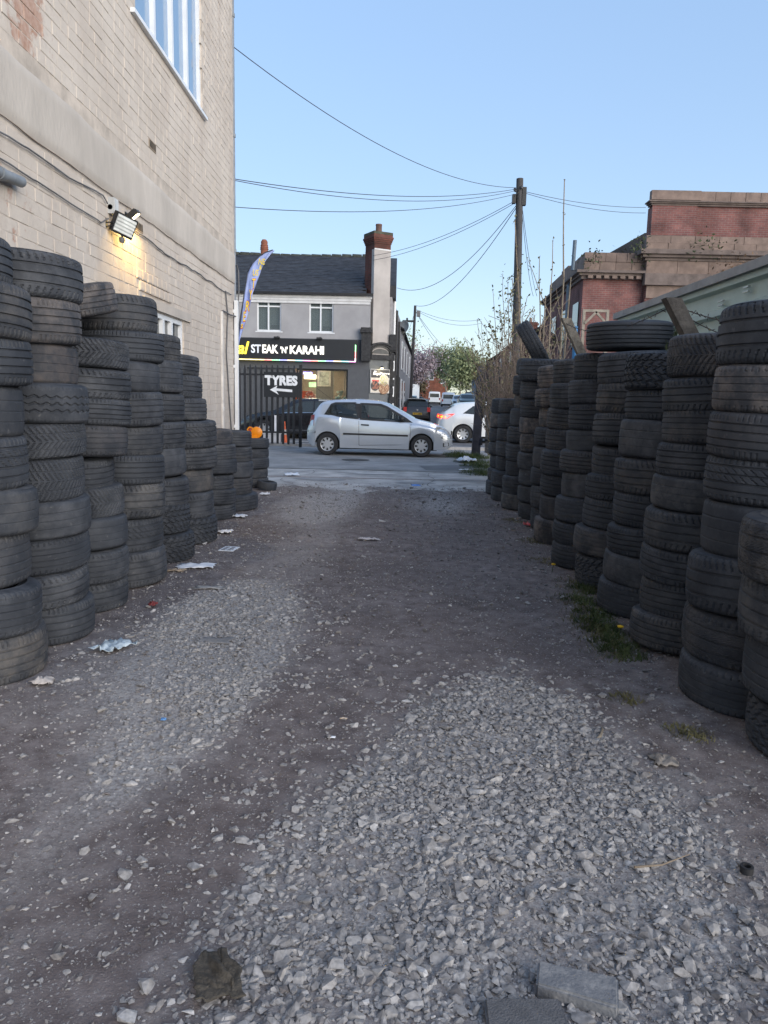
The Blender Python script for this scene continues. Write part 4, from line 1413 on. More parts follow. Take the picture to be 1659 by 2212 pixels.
p = P(668, 862, YR + .6)
bouquet('red_flowers', 'red and white flower arrangement inside the shop window', (p.x, YR + .75, p.z - .55), ((.5, .02, .02), (.6, .5, .4)), 60, .30, .75)

# ---- sign board with lit letters and a coloured strip
z0s, z1s = zr(640, 779), zr(640, 733)
sx0, sx1 = XL + .5, xr(771, 760)
sg = thing('shop_sign', 'long black fascia sign with glowing letters and a rainbow light strip', 'sign', (sx0, YR - .22, z0s))
MB().b2((0, 0, 0), (sx1 - sx0, .217, z1s - z0s)).build('board', charcoal, sg)
def letters(txt, x, z, size, m, par, Y=-.03, ext=.012, off=.004, shear=0, name='letters', rot=None, sp=1.0):
    me = text_mesh(txt, size, ext, off, shear, sp)
    me.materials.clear(); me.materials.append(m)
    o = link(name, me, par)
    o.location = (x, Y, z)
    o.rotation_euler = (PI / 2, 0, 0)
    return o
wl = mat('white_letter', (.85, .85, .8), .4, emit=(1, .93, .80), estr=.30)
wl2 = mat('white_letter_dim', (.7, .72, .75), .4, emit=(.8, .85, 1), estr=.08)
yl = mat('yellow_letter', (.8, .6, .05), .4, emit=(1, .78, .06), estr=.5)
bh = z1s - z0s
lx = xr(545, 760) - sx0
wtot = xr(701, 760) - xr(545, 760)
cs = bh * .46
def adv(txt, size, off=.004):
    me = text_mesh(txt, size, 0, off); v = [q.co.x for q in me.vertices]; bpy.data.meshes.remove(me); return min(v), max(v)
def word(txt, pxa, pxb, zlo, size, m, off=.012, shear=0.0):
    """word stretched between two picture columns of the board"""
    a, b_ = xr(pxa, 760) - sx0, xr(pxb, 760) - sx0
    me = text_mesh(txt, size, 0, off, shear); v = [q.co.x for q in me.vertices]; bpy.data.meshes.remove(me)
    o = letters(txt, 0, zlo, size, m, sg, off=off, shear=shear)
    k = (b_ - a) / (max(v) - min(v))
    o.scale = (k, 1, 1)
    o.location.x = a - min(v) * k
    return o
word('ST', 545, 566, bh * .32, bh * .53, wl2)
word('EAK', 569, 603, bh * .32, bh * .53, wl)
word("'N'", 608, 623, bh * .33, bh * .40, wl, .008)
word('KARAHI', 628, 701, bh * .31, bh * .53, wl)
word('Royal', 468, 541, bh * .26, bh * .80, yl, .012, .3)
cols = [(1, .75, .1), (1, .1, .05), (.1, 1, .2), (.08, .1, 1), (1, .7, .3), (.1, .8, .9), (1, .15, .8), (1, .1, .05), (.1, 1, .2), (.08, .1, 1), (1, .7, .3), (.1, .8, .9), (1, .15, .8), (1, .8, .9)]
xa = xr(505, 775) - sx0 - 1.2; xb = sx1 - sx0 - .03
cuts = [xa, xr(573, 775) - sx0] + [xr(573 + (771 - 573) * k / 12.0, 775) - sx0 for k in range(1, 13)]
for k in range(len(cuts) - 1):
    c = cols[k % len(cols)]
    MB().b2((cuts[k], -.03, -.02), (min(cuts[k + 1], xb), -.003, .015)).build('light_strip', lit('led_%d' % (k % len(cols)), c, .5), sg)
for a, b_, c, k in ((.02, .16, (1, .85, .9), 20), (.16, .46, (1, .06, .05), 21), (.46, .78, (.1, 1, .2), 22)):
    MB().b2((xb - .03, -.03, bh * a), (xb + .005, -.003, bh * b_)).build('light_strip', lit('led_%d' % k, c, .6), sg)
p = P(598, 742, YR - .3)
for px in (598, 690):
    q = P(px, 736, YR - .3)
    o = tag(MB().b2((q.x - .1, YR - .42, z1s + .0), (q.x + .1, YR - .2, z1s + .06)).bar((q.x, YR - .2, z1s + .03), (q.x, YR - .003, z1s + .10), .03, .03).build('sign_lamp', blk), 'small black lamp over the shop sign, %s of the two' % ('left' if px < 650 else 'right'), 'lamp', 'lamps over the shop sign')

# ---- food poster on the corner
ps = thing('food_poster', 'framed food poster with plates and lit title on the chamfered corner', 'poster', CA + nm * .03 + Vector((0, 0, 0)), math.atan2(um.y, um.x))
pz0, pz1 = zr(812, 849), zr(812, 797)
pu0, pu1 = .02, wlen - .06
MB().b2((pu0, -.03, pz0), (pu1, 0.0, pz1)).build('panel', mat('poster_frame', (.5, .5, .5), .5), ps)
MB().b2((pu0 + .02, -.034, pz0 + .02), (pu1 - .02, -.0305, pz0 + .64 * (pz1 - pz0))).build('print', mat('poster_print', (.62, .56, .48), .5, var=.2, scale=5), ps)
MB().b2((pu0 + .02, -.034, pz0 + .64 * (pz1 - pz0)), (pu1 - .02, -.0305, pz1 - .02)).build('title_band', charcoal, ps)
pw, phh = pu1 - pu0, pz1 - pz0
def plate(u, z_, r, rim, food):
    c = (pu0 + u * pw, -.035, pz0 + z_ * phh)
    pl = MB().lathe([(0, -.004), (r, -.004), (r, 0), (0, 0)], 24, c, 'y').build('plate', rim, ps)
    mb = MB()
    for k in range(26):
        a, q = random.uniform(0, 2 * PI), r * .78 * random.random() ** .5
        mb.box((c[0] + q * math.cos(a), -.0415, c[2] + q * math.sin(a)), (.07, .004, .025), Matrix.Rotation(random.uniform(0, 3), 3, 'Y'))
    mb.build('food', food, pl)
plate(.24, .30, .19, charcoal, mat('steak', (.30, .08, .05), .5, col2=(.5, .22, .14), scale=20))
plate(.70, .22, .24, mat('wood_plate', (.25, .13, .07), .5), mat('karahi', (.42, .22, .12), .5, col2=(.6, .45, .3), scale=20))
plate(.70, .54, .22, mat('cream_plate', (.65, .6, .5), .5), mat('salad', (.5, .48, .12), .5, col2=(.7, .65, .4), scale=16))
MB().b2((pu0 + .09 * pw, -.037, pz0 + .48 * phh), (pu0 + .44 * pw, -.0345, pz0 + .54 * phh)).build('red_banner', mat('red_banner', (.6, .03, .02), .5), ps)
letters('the', pu0 + .16 * pw, pz0 + .88 * phh, .09, wl2, ps, -.036, .001, .002, .3)
letters('Royal', pu0 + .12 * pw, pz0 + .76 * phh, .15, wl, ps, -.036, .001, .003, .3)
letters("STEAK 'N' KARAHI", pu0 + .48 * pw, pz0 + .79 * phh, .075, wl, ps, -.036, .001, .002)
t = thing('poster_lamp', 'small lit lamp shining down over the food poster', 'lamp', CA + um * wlen * .5 + nm * .0 + Vector((0, 0, pz1 + .02)))
MB().tube([(0, 0, .04), nm * .16 + Vector((0, 0, .07))], .012, 6).build('arm', blk, t)
MB().lathe([(0, .03), (.05, .03), (.09, -.04), (.08, -.04), (.0, .0)], 14, nm * .16 + Vector((0, 0, .06))).build('shade', blk, t, 40)
MB().lathe([(0, -.03), (.05, -.02), (.05, .0), (0, .02)], 12, nm * .16 + Vector((0, 0, .03))).build('bulb', lit('poster_bulb', (1, .85, .5), 5), t, 40)
ld = bpy.data.lights.new('poster_light', 'POINT'); ld.energy = .7; ld.color = (1, .82, .5); ld.shadow_soft_size = .05
o = link('lamp', ld, t); o.location = nm * .24 + Vector((0, 0, -.10))

# ================================================================== FENCES, FLAG, SIGN
gate_m = mat('black_steel', (.022, .023, .027), .45, var=.2)
YG = 20.8
gx1 = P(652, 900, YG).x
g = thing('palisade_gate', 'black steel palisade gate leaf standing in front of the restaurant', 'gate', (gx1, YG, 0))
pale = []
zb_, zt_ = .12, P(520, 787, YG).z
prof = [(-.035, 0), (-.02, -.022), (.02, -.022), (.035, 0), (.026, .0), (.015, -.014), (-.015, -.014), (-.026, 0)]
pmesh = MB().prism([(a, b_, zb_) for a, b_ in prof], (0, 0, zt_ - .12 - zb_)).add([(-.035, 0, zt_ - .12), (.035, 0, zt_ - .12), (0.02, -.022, zt_ - .12), (-.02, -.022, zt_ - .12), (-.012, -.004, zt_), (.012, -.004, zt_)], [(0, 1, 5, 4), (1, 2, 5), (2, 3, 4, 5), (3, 0, 4)]).mesh('pale', gate_m)
place('pale', pmesh, g, [Matrix.Translation((-.22 - k * .152, 0, random.uniform(-.008, .008))) for k in range(24)])
for zz in (.42, 2.0): MB().b2((-3.9, .003, zz), (-.08, .055, zz + .05)).build('rail', gate_m, g)
MB().b2((-.08, -.03, .04), (0, .05, zt_ + .02)).build('frame_post', gate_m, g)
MB().tube([(-.03, -.05, .05), (-.03, -.05, .9)], .014, 8).build('drop_bolt', gate_m, g)
MB().b2((-.1, -.06, 1.0), (.02, -.03, 1.18)).build('lock_box', gate_m, g)
# hand painted board
a, c = P(573, 848, YG - .06), P(646, 811, YG - .06)
tb = thing('tyres_board', 'black board hand painted TYRES with a left arrow, hung on the gate', 'sign', (a.x, YG - .06, a.z - .12))
bw_, bh_ = c.x - a.x, c.z - a.z + .2
MB().b2((-.04, 0, 0), (bw_, .02, bh_)).build('board', charcoal, tb)
wp = mat('white_brush_paint', (.75, .76, .78), .7, var=.1)
o = letters('TYRES', .0, bh_ * .50, .34, wp, tb, -.008, .003, .020)
o.scale = ((bw_ * .96) / (adv('TYRES', .34)[1] + .02), 1.0, 1)
ar = [(.14, .25), (.36, .42), (.33, .31), (.80, .27), (.80, .17), (.33, .21), (.40, .06)]
MB().prism([(u * bw_, -.003, v * bh_ + .03) for u, v in ar], (0, -.006, 0)).build('arrow', wp, tb)
# right gate post leaning, opened leaf beyond it
pb, pt = G(1027, 986), P(1040, 790, 19.0)
Yp = pb.y
t = thing('gate_post', 'wide dark steel gate post leaning at the right of the yard entrance', 'post', pb)
top = P(1041, 790, Yp) - pb
MB().prism([(-.11, -.06, 0), (.11, -.06, 0), (.11, .06, 0), (-.11, .06, 0)], top).build('post', mat('navy_steel', (.028, .03, .045), .5, var=.3), t)
MB().box(top, (.26, .16, .02)).build('cap', gate_m, t)
MB().b2((.115, -.09, 1.0), (.16, -.05, 1.3)).build('hinge', gate_m, t)
MB().b2((.115, -.09, .3), (.16, -.05, .5)).build('hinge', gate_m, t)
lf = thing('open_gate_leaf', 'dark palisade gate leaf swung open beside the right gate post', 'gate', pb + Vector((.2, -.05, 0)))
ang = math.atan2(-3.3, .35)
lr = Matrix.Rotation(ang, 4, 'Z')
place('pale', pmesh, lf, [lr @ Matrix.Translation((.15 + .152 * k, 0, 0)) @ Matrix.Rotation(PI, 4, 'Z') for k in range(21)])
for zz in (.42, 1.95):
    o = MB().b2((0.05, .003, zz), (3.35, .055, zz + .05)).build('rail', gate_m, lf); o.rotation_euler = (0, 0, ang)
# feather flag
YFL = 18.2
fl = thing('feather_flag', 'tall pale blue feather flag with yellow lettering beyond the wall corner', 'flag', (P(512, 760, YFL).x - .15, YFL, 0))
fo = Vector(fl.location)
edgeL = [(512, 770), (514, 735), (519, 700), (525, 660), (531, 620), (536, 588), (546, 569), (560, 555), (575, 545), (591, 540)]
edgeR = [(513, 772), (517, 740), (524, 710), (533, 680), (541, 655), (547, 630), (554, 605), (564, 580), (575, 562), (592, 540.5)]
vs_, fs = [], []
nseg = 36
def samp(E, t):
    t = t * (len(E) - 1); i = min(int(t), len(E) - 2); f = t - i
    return (E[i][0] * (1 - f) + E[i + 1][0] * f, E[i][1] * (1 - f) + E[i + 1][1] * f)
for i in range(nseg + 1):
    a, b_ = samp(edgeL, i / nseg), samp(edgeR, i / nseg)
    for j in range(7):
        u = j / 6
        q = P(a[0] * (1 - u) + b_[0] * u, a[1] * (1 - u) + b_[1] * u, YFL)
        q.y += .07 * math.sin(i * .45 + u * 3) * u + .05 * u * u
        vs_.append(q - fo)
for i in range(nseg):
    for j in range(6):
        k = i * 7 + j
        fs.append((k, k + 1, k + 8, k + 7))
mb = MB().add(vs_, fs)
ban = mb.build('banner', mat('blue_fabric', (.30, .38, .72), .7, var=.12, scale=2.5, col2=(.42, .50, .80)), fl, 80)
sol = ban.modifiers.new('thickness', 'SOLIDIFY'); sol.thickness = .004
pts = [P(x, y, YFL) - fo + Vector((0, .0, 0)) for x, y in edgeL]
pts = [Vector((pts[0].x - .02, 0, 0)), ] + [q + Vector((-.015, 0, 0.0)) for q in pts]
MB().tube(pts, [.022] * 4 + [.014] * (len(pts) - 4), 8).build('pole', mat('dark_sleeve', (.05, .055, .07), .6), fl, 60)
MB().lathe([(0, 0), (.28, 0), (.28, .05), (.05, .1), (.04, .4), (0, .4)], 16, (pts[0].x, 0, 0)).build('base', blk, fl, 40)
yel = mat('yellow_print', (.88, .66, .06), .6, var=.1)
redp = mat('red_print', (.55, .05, .04), .6, var=.1)
for txt, pxa, pxb, py, hpx, two in (('NE', 559, 574, 572, 11.5, 0), ('&', 561, 566, 583, 9, 0), ('US', 547, 560, 596, 12, 0), ('T', 546, 553, 623, 19, 1), ('Y', 540, 546, 647, 19, 1), ('R', 531, 539, 671, 19, 1), ('E', 526, 532, 694, 19, 1), ('S', 521, 526, 709, 8, 1)):
    a, b_ = P(pxa, py, YFL) - fo, P(pxb, py, YFL) - fo
    s_ = hpx / FOC * YFL / .70
    for m, yy, grow in (((redp, -.055, .02), (yel, -.060, 0)) if two else ((yel, -.06, 0),)):
        me = text_mesh(txt, s_, 0, .004, .22); v = [q.co.x for q in me.vertices]; bpy.data.meshes.remove(me)
        o = letters(txt, 0, a.z - grow * .5, s_ * (1.06 if grow else 1), m, fl, yy, .001, .012 if grow else .004, .22)
        k = (b_.x - a.x) / (max(v) - min(v))
        o.scale = (k, 1, 1); o.location.x = a.x - min(v) * k
# orange warning lamp on the last left stack
p = P(553, 951, 11.9)
wlmp = thing('warning_lamp', 'orange round roadworks lamp standing on a left tyre stack', 'lamp', (-2.20, 11.88, P(563, 949, 11.78).z - .005))
orange = mat('orange_plastic', (.80, .26, .01), .35, var=.1)
MB().lathe([(0, -.05), (.07, -.05), (.105, -.03), (.11, 0), (.105, .03), (.07, .05), (0, .05)], 24, (.03, 0, .125), 'y').build('lens', orange, wlmp, 40)
MB().b2((-.10, -.06, 0), (.08, .06, .07)).build('battery_box', orange, wlmp)
mb = MB()
for k in range(14):
    a0, a1 = PI * 2 * k / 14, PI * 2 * (k + 1) / 14
    mb.bar((-.09 + .05 * math.cos(a0), 0, .17 + .05 * math.sin(a0)), (-.09 + .05 * math.cos(a1), 0, .17 + .05 * math.sin(a1)), .03, .022, (0, 1, 0))
mb.bar((-.09, 0, .05), (-.09, 0, .13), .035, .03)
mb.build('handle', orange, wlmp)
MB().lathe([(0, -.02), (.022, -.02), (.022, .02), (0, .02)], 12, (-.09, 0, .17), 'y').build('fixing', mat('red_plastic', (.5, .05, .03), .4), wlmp)
wlmp.scale = (.85, .85, .85)
# behind the gate: A board and cone
p = G(600, 955)
ab = thing('a_board', 'white folding A-board standing on the pavement behind the gate', 'sign', (p.x, 23.2, 0.0), R_(10))
wb = mat('white_board', (.6, .6, .62), .5, var=.1)
for s_ in (-1, 1): MB().bar((0, .02 * s_, .85), (0, .25 * s_, .02), .02, .10 if s_ < 0 else .4, (1, 0, 0)).build('panel', wb if s_ < 0 else gate_m, ab)
p = G(610, 957)
cn = thing('traffic_cone', 'orange traffic cone behind the bars of the gate', 'cone', (p.x + .12, 22.8, .0))
MB().lathe([(0.02, .72), (.03, .72), (.15, .04), (.0, .04)], 20).build('cone', mat('cone_orange', (.55, .10, .03), .5), cn, 40)
MB().lathe([(.075, .46), (.082, .46), (.108, .3), (.10, .3)], 20).build('band', mat('dirty_band', (.35, .33, .32), .6), cn, 40)
cn.scale = (.6, .6, .95)
MB().b2((-.19, -.19, 0), (.19, .19, .04)).build('base', gate_m, cn)
p = G(570, 958)
bx_ = tag(MB().b2((p.x, 22.6, 0), (p.x + .5, 22.95, .3)).b2((p.x - .02, 22.58, .3), (p.x + .52, 22.97, .34)).build('plastic_crate', wb), 'white plastic box on the ground behind the gate', 'box')
# ================================================================== CARS
def smooth_interp(xs, pts, win=0.06):
    px, pz = [p[0] for p in pts], [p[1] for p in pts]
    acc = np.zeros(len(xs))
    ks = np.linspace(-1, 1, 9)
    for k in ks:
        acc += np.interp(np.array(xs) + k * win, px, pz)
    return acc / len(ks)

def car(name, label, sp, loc, rz, paint, group=None, cat='car', detail=True):
    """local frame: x from rear bumper (0) to nose (L), y across, z up"""
    t = thing(name, label, cat, loc, rz, group)
    Lc, sc = sp['L'], sp.get('scale', 1.0)
    t.scale = (sc, sc, sc)
    arches = sp['wheels']; wr = sp['wr']; Ra = wr * 1.14
    base = np.linspace(0, Lc, 84 if detail else 44)
    extra = []
    for cx in arches:
        extra += [cx + Ra * math.cos(a) for a in np.linspace(0, PI, 15 if detail else 9)]
    xs = np.array(sorted(set(np.round(np.concatenate([base, extra, [0.02, Lc - .02]]), 4))))
    top = smooth_interp(xs, sp['top'], .05)
    belt = np.minimum(smooth_interp(xs, sp['belt'], .04), top - .035)
    bot = smooth_interp(xs, sp['bottom'], .02)
    hw = smooth_interp(xs, sp['hw'], .05)
    rw = smooth_interp(xs, sp['rw'], .05)
    for cx in arches:
        d = Ra ** 2 - (xs - cx) ** 2
        bot = np.where(d > 0, np.maximum(bot, wr + np.sqrt(np.maximum(d, 0))), bot)
    ring = []
    for i, x in enumerate(xs):
        zb, zs, zt = bot[i], belt[i], top[i]
        zb = min(zb, zs - .05)
        h, r = hw[i], min(rw[i], hw[i] * .97)
        gh = zt - zs
        sk = min(1, gh / .3)
        pts = [(h * .955, zb), (h * .985, zb + .22 * (zs - zb)), (h, zb + .5 * (zs - zb)), (h * .995, zb + .8 * (zs - zb)), (h * .965, zs - .012), (h * .945, zs)]
        yr = h * .945 * (1 - sk) * .0 + (r * sk + h * .93 * (1 - sk))
        for q in ((.12, .24, .36, .48, .6, .72, .86) if sp.get('cut') else (.33, .66)):
            pts.append((h * .945 + (yr - h * .945) * q, zs + (gh * .86) * q))
        pts += [(yr, zs + gh * .86), (yr * .93, zs + gh * .955), (yr * .72, zs + gh * .99), (yr * .36, zt + .006 * sk), (0, zt + .012 * sk)]
        ring.append(pts)
    m = len(ring[0])
    vs_, fs = [], []
    for i, pts in enumerate(ring):
        full = [(-a, b) for a, b in pts] + [(a, b) for a, b in pts[-2::-1]]
        vs_ += [(xs[i], a, b) for a, b in full]
    n = 2 * m - 1
    for i in range(len(xs) - 1):
        for j in range(n - 1):
            fs.append((i * n + j, i * n + j + 1, (i + 1) * n + j + 1, (i + 1) * n + j))
    fs.append(tuple(range(n)))
    fs.append(tuple((len(xs) - 1) * n + j for j in range(n))[::-1])
    if sp.get('cut'):
        def keep(f):
            c = [sum(vs_[i][k] for i in f) / len(f) for k in range(3)]
            return not (abs(c[1]) > .3 and any(in_poly(c[0], c[2], w_) for w_ in sp['windows']))
        fs = [f for f in fs if len(f) > 4 or keep(f)]
    body = MB().add(vs_, fs).build('body', paint, t, 42)
    mh = max(hw)
    MB().b2((.32, -mh + .10, .17), (Lc - .42, mh - .10, min(.62, wr + Ra + .03))).build('underbody', dk, t)
    def side_y(x, z):
        zb, zs, zt = [np.interp(x, xs, q) for q in (bot, belt, top)]
        h, r = np.interp(x, xs, hw), np.interp(x, xs, rw)
        if z <= zs:
            f = (z - zb) / max(.05, zs - zb)
            return h * np.interp(f, [0, .22, .5, .8, .97, 1], [.955, .985, 1, .995, .965, .945])
        gh = zt - zs; sk = min(1, gh / .3)
        yr = min(r, h * .97) * sk + h * .93 * (1 - sk)
        return h * .945 + (yr - h * .945) * min(1, (z - zs) / (gh * .86))
    def on_side(nm_, poly, m_, off=.006, sides=(-1, 1), parent=None, label=None, planar=False):
        for sd_ in sides:
            # dense outline so that it follows the panel
            dense = []
            for i in range(len(poly)):
                a, b = Vector(poly[i] + (0,)), Vector(poly[(i + 1) % len(poly)] + (0,))
                for k in range(6): dense.append(a.lerp(b, k / 6))
            if planar:
                # flat pane just clear of the body side
                xs_p = [q.x for q in dense] + [sum(q.x for q in dense) / len(dense)]
                zs_p = [q.y for q in dense] + [sum(q.y for q in dense) / len(dense)]
                ys_p = [side_y(a_, b_) for a_, b_ in zip(xs_p, zs_p)]
                A_ = np.stack([np.ones(len(xs_p)), xs_p, zs_p], 1)
                co, *_r = np.linalg.lstsq(A_, np.array(ys_p), rcond=None)
                lift = max(0, float(np.max(np.array(ys_p) - A_ @ co))) + off
                P3 = [Vector((q.x, sd_ * (co[0] + co[1] * q.x + co[2] * q.y + lift), q.y)) for q in dense]
            else:
                P3 = [Vector((q.x, sd_ * (side_y(q.x, q.y) + off), q.y)) for q in dense]
            tris = tessellate_polygon([[Vector((q.x, q.y, 0)) for q in dense]])
            inn = [Vector((q.x, q.y - sd_ * .02, q.z)) for q in P3]
            N_ = len(P3)
            f_ = [tuple(a) for a in tris] + [(i, (i + 1) % N_, (i + 1) % N_ + N_, i + N_) for i in range(N_)]
            o = MB().add(P3 + inn, f_).build(nm_, m_, parent or t)
            if label: o['label'] = label
    def on_slope(nm_, x0, z0, x1, z1, w0, w1, m_, off=.012):
        """sheet across the car between two profile points (windscreen, rear glass)"""
        d = Vector((x1 - x0, 0, z1 - z0)).normalized()
        nrm = Vector((-d.z, 0, d.x)) if d.x > 0 else Vector((d.z, 0, -d.x))
        if nrm.z < 0: nrm = -nrm
        v, f = [], []
        k1 = 8
        for i in range(5):
            q = i / 4
            x, z = x0 + (x1 - x0) * q, z0 + (z1 - z0) * q
            w = w0 + (w1 - w0) * q
            zz = np.interp(x, xs, top)
            for j in range(k1 + 1):
                u = j / k1 * 2 - 1
                v.append(Vector((x, u * w, zz + .012 - .045 * u * u * .9)) + nrm * off)
        for i in range(4):
            for j in range(k1):
                a = i * (k1 + 1) + j
                f.append((a, a + 1, a + k1 + 2, a + k1 + 1))
        return MB().add(v, f).build(nm_, m_, t, 60)
    if detail:
        for poly in sp['windows']:
            cx_ = sum(q[0] for q in poly) / len(poly); cz_ = sum(q[1] for q in poly) / len(poly)
            if not sp.get('cut'):
                on_side('window_seal', [(cx_ + (q[0] - cx_) * 1.05, cz_ + (q[1] - cz_) * 1.10) for q in poly], trim, .001, planar=True)
            else:
                n_ = len(poly); inn, out = [], []
                ar_ = sum(poly[i][0] * poly[(i + 1) % n_][1] - poly[(i + 1) % n_][0] * poly[i][1] for i in range(n_))
                sg_ = 1 if ar_ > 0 else -1
                for i in range(n_):
                    a_, b_, c_ = Vector(poly[i - 1]), Vector(poly[i]), Vector(poly[(i + 1) % n_])
                    e1_, e2_ = (b_ - a_).normalized(), (c_ - b_).normalized()
                    nn = (Vector((e1_.y, -e1_.x)) + Vector((e2_.y, -e2_.x))).normalized() * sg_
                    out.append(b_ + nn * .038); inn.append(b_ - nn * .026)
                pl = [(q[0], q[1]) for q in poly]
                ys_ = np.array([side_y(*q) for q in pl]); A_ = np.stack([np.ones(n_), [q[0] for q in pl], [q[1] for q in pl]], 1)
                co, *_r = np.linalg.lstsq(A_, ys_, rcond=None)
                for sd_ in (-1, 1):
                    f3 = lambda q, o_: Vector((q[0], sd_ * (co[0] + co[1] * q[0] + co[2] * q[1] + o_), q[1]))
                    v_ = [f3(q, .012) for q in out] + [f3(q, .014) for q in inn] + [f3(q, -.012) for q in out] + [f3(q, -.012) for q in inn]
                    f_ = []
                    for i in range(n_):
                        j = (i + 1) % n_
                        f_ += [(i, j, n_ + j, n_ + i), (2 * n_ + i, 2 * n_ + j, j, i), (n_ + i, n_ + j, 3 * n_ + j, 3 * n_ + i)]
                    MB().add(v_, f_).build('window_seal', trim, t)
    for poly in sp['windows']: on_side('side_window', poly, sp['glass'], .006, planar=True)
    on_slope('windscreen', *sp['screen'], SCREEN_G if sp.get('cut') else sp['glass'])
    if 'rear_glass' in sp: on_slope('rear_window', *sp['rear_glass'], SCREEN_G if sp.get('cut') else sp['glass'])
    # wheels
    for cx in arches:
        for sd_ in (-1, 1):
            w = link('wheel', None, t)
            w.location = (cx, sd_ * (mh - .105), wr)
            w.rotation_euler = (0, 0, 0 if sd_ < 0 else PI)
            MB().lathe([(wr * .62, -.09), (wr * .68, -.095), (wr * .92, -.09), (wr * .99, -.06), (wr, 0), (wr * .99, .06), (wr * .92, .09), (wr * .62, .09)], 40, axis='y').build('tyre', sp.get('tyre_m') or TYRE_B, w, 40)
            rim = MB().lathe([(0, -.072), (wr * .2, -.074), (wr * .58, -.07), (wr * .66, -.088), (wr * .66, .05), (0, .05)], 32, axis='y').build('rim', ALLOY, w, 40)
            if detail:
                for k in range(8):
                    a = 2 * PI * k / 8
                    c, s_ = math.cos(a), math.sin(a)
                    q0, q1, hw0, hw1 = wr * .34, wr * .56, wr * .045, wr * .095
                    pr_ = [Vector((c * q0 - s_ * hw0, -.0755, s_ * q0 + c * hw0)), Vector((c * q1 - s_ * hw1, -.0755, s_ * q1 + c * hw1)), Vector((c * q1 + s_ * hw1, -.0755, s_ * q1 - c * hw1)), Vector((c * q0 + s_ * hw0, -.0755, s_ * q0 - c * hw0))]
                    MB().prism(pr_, (0, .012, 0)).build('slot', dk, rim)
    t['_tmp'] = 0; del t['_tmp']
    return t, side_y, on_side, (xs, top, hw)
TYRE_B = mat('car_tyre', (.022, .022, .024), .75, var=.2)
ALLOY = mat('hubcap', (.50, .51, .53), .35, metal=.6, var=.05)
def paint(name, col, metal=.0, rough=.3):
    return mat(name, col, rough, metal, .03, 3, coat=.8)
lamp_red = mat('tail_red', (.22, .012, .012), .2, var=.1, coat=.5)
lamp_clear = mat('head_clear', (.13, .145, .15), .12, metal=.0, var=.25, scale=18, coat=.8)
trim = mat('black_trim', (.02, .02, .021), .5)
SCREEN_G = glass('screen_glass', (.10, .12, .125), .0, .03)
car_glass = glass('car_glass', (.05, .062, .066), .30, .03)
polo_glass = glass('polo_glass', (.035, .045, .045), .62, .03)

POLO = dict(cut=True, L=3.9, wheels=(.56, 3.06), wr=.29, glass=polo_glass,
    top=[(0, .60), (.03, .72), (.10, .98), (.17, 1.08), (.38, 1.38), (.50, 1.41), (.95, 1.45), (1.45, 1.47), (1.9, 1.435), (2.12, 1.385), (2.3, 1.30), (2.9, .985), (3.05, .95), (3.35, .885), (3.6, .80), (3.76, .72), (3.84, .62), (3.9, .52)],
    belt=[(0, .60), (.15, .9), (.3, 1.02), (.8, 1.0), (1.5, .94), (2.3, .90), (2.95, .865), (3.3, .79), (3.7, .66), (3.9, .50)],
    bottom=[(0, .36), (.12, .24), (.3, .20), (3.5, .19), (3.75, .20), (3.9, .30)],
    hw=[(0, .56), (.08, .70), (.25, .78), (.6, .815), (1.5, .82), (2.8, .82), (3.3, .81), (3.6, .785), (3.76, .73), (3.85, .64), (3.9, .52)],
    rw=[(0, .5), (.15, .60), (.4, .58), (1.0, .60), (2.0, .60), (2.3, .62), (2.95, .72), (3.4, .68), (3.9, .35)],
    screen=(2.17, 1.355, 2.88, .99, .56, .66), rear_glass=(.36, 1.36, .19, 1.1, .52, .58), solid_glass=True,
    windows=[[(.50, 1.07), (.66, 1.30), (.76, 1.335), (1.28, 1.355), (1.36, .985), (.95, 1.02)], [(1.44, .965), (1.44, 1.345), (1.95, 1.325), (2.12, 1.265), (2.62, .985), (2.78, .905)]])
silver = mat('silver_paint', (.60, .635, .68), .24, .55, .03, 3, coat=.6)
pa, pc_ = G(706, 985), G(909, 989)
wb_ = pc_.x - pa.x
psc = wb_ / 2.50
pol, sy, on_side, prof_ = car('silver_hatchback', 'silver three-door hatchback parked side-on across the yard entrance', POLO, (pa.x - .56 * psc, pa.y + .84 * psc, 0.016), 0.0, silver)
pol.scale = (psc, psc * .95, psc * 1.02)
on_side('side_moulding', [(.98, .545), (.98, .59), (2.70, .575), (2.70, .53)], trim, .012)
on_side('door_seam', [(1.40, .28), (1.385, .93), (1.394, .93), (1.409, .28)], dk, .003)
on_side('door_seam', [(2.74, .33), (2.77, .86), (2.779, .86), (2.749, .33)], dk, .003)
on_side('door_seam', [(1.40, .272), (1.40, .281), (2.745, .322), (2.745, .313)], dk, .003)
on_side('door_handle', [(1.45, .795), (1.45, .83), (1.66, .82), (1.66, .785)], trim, .022)
on_side('fuel_flap', [(.38 + .085 * math.cos(k * PI / 8), .90 + .085 * math.sin(k * PI / 8)) for k in range(16)], mat('silver_seam', (.25, .27, .29), .4, .4), .003, sides=(-1,))
on_side('fuel_flap_cover', [(.38 + .078 * math.cos(k * PI / 8), .90 + .078 * math.sin(k * PI / 8)) for k in range(16)], silver, .005, sides=(-1,))
on_side('bumper_strip', [(.02, .585), (.03, .64), (.24, .62), (.24, .565)], trim, .012)
on_side('bumper_strip', [(3.60, .50), (3.60, .55), (3.86, .54), (3.86, .49)], trim, .014)
on_side('taillight', [(.055, .76), (.11, 1.02), (.20, 1.05), (.20, .76)], lamp_red, .010)
on_side('headlight', [(3.42, .66), (3.44, .80), (3.55, .79), (3.72, .71), (3.79, .63), (3.70, .60)], lamp_clear, .014)
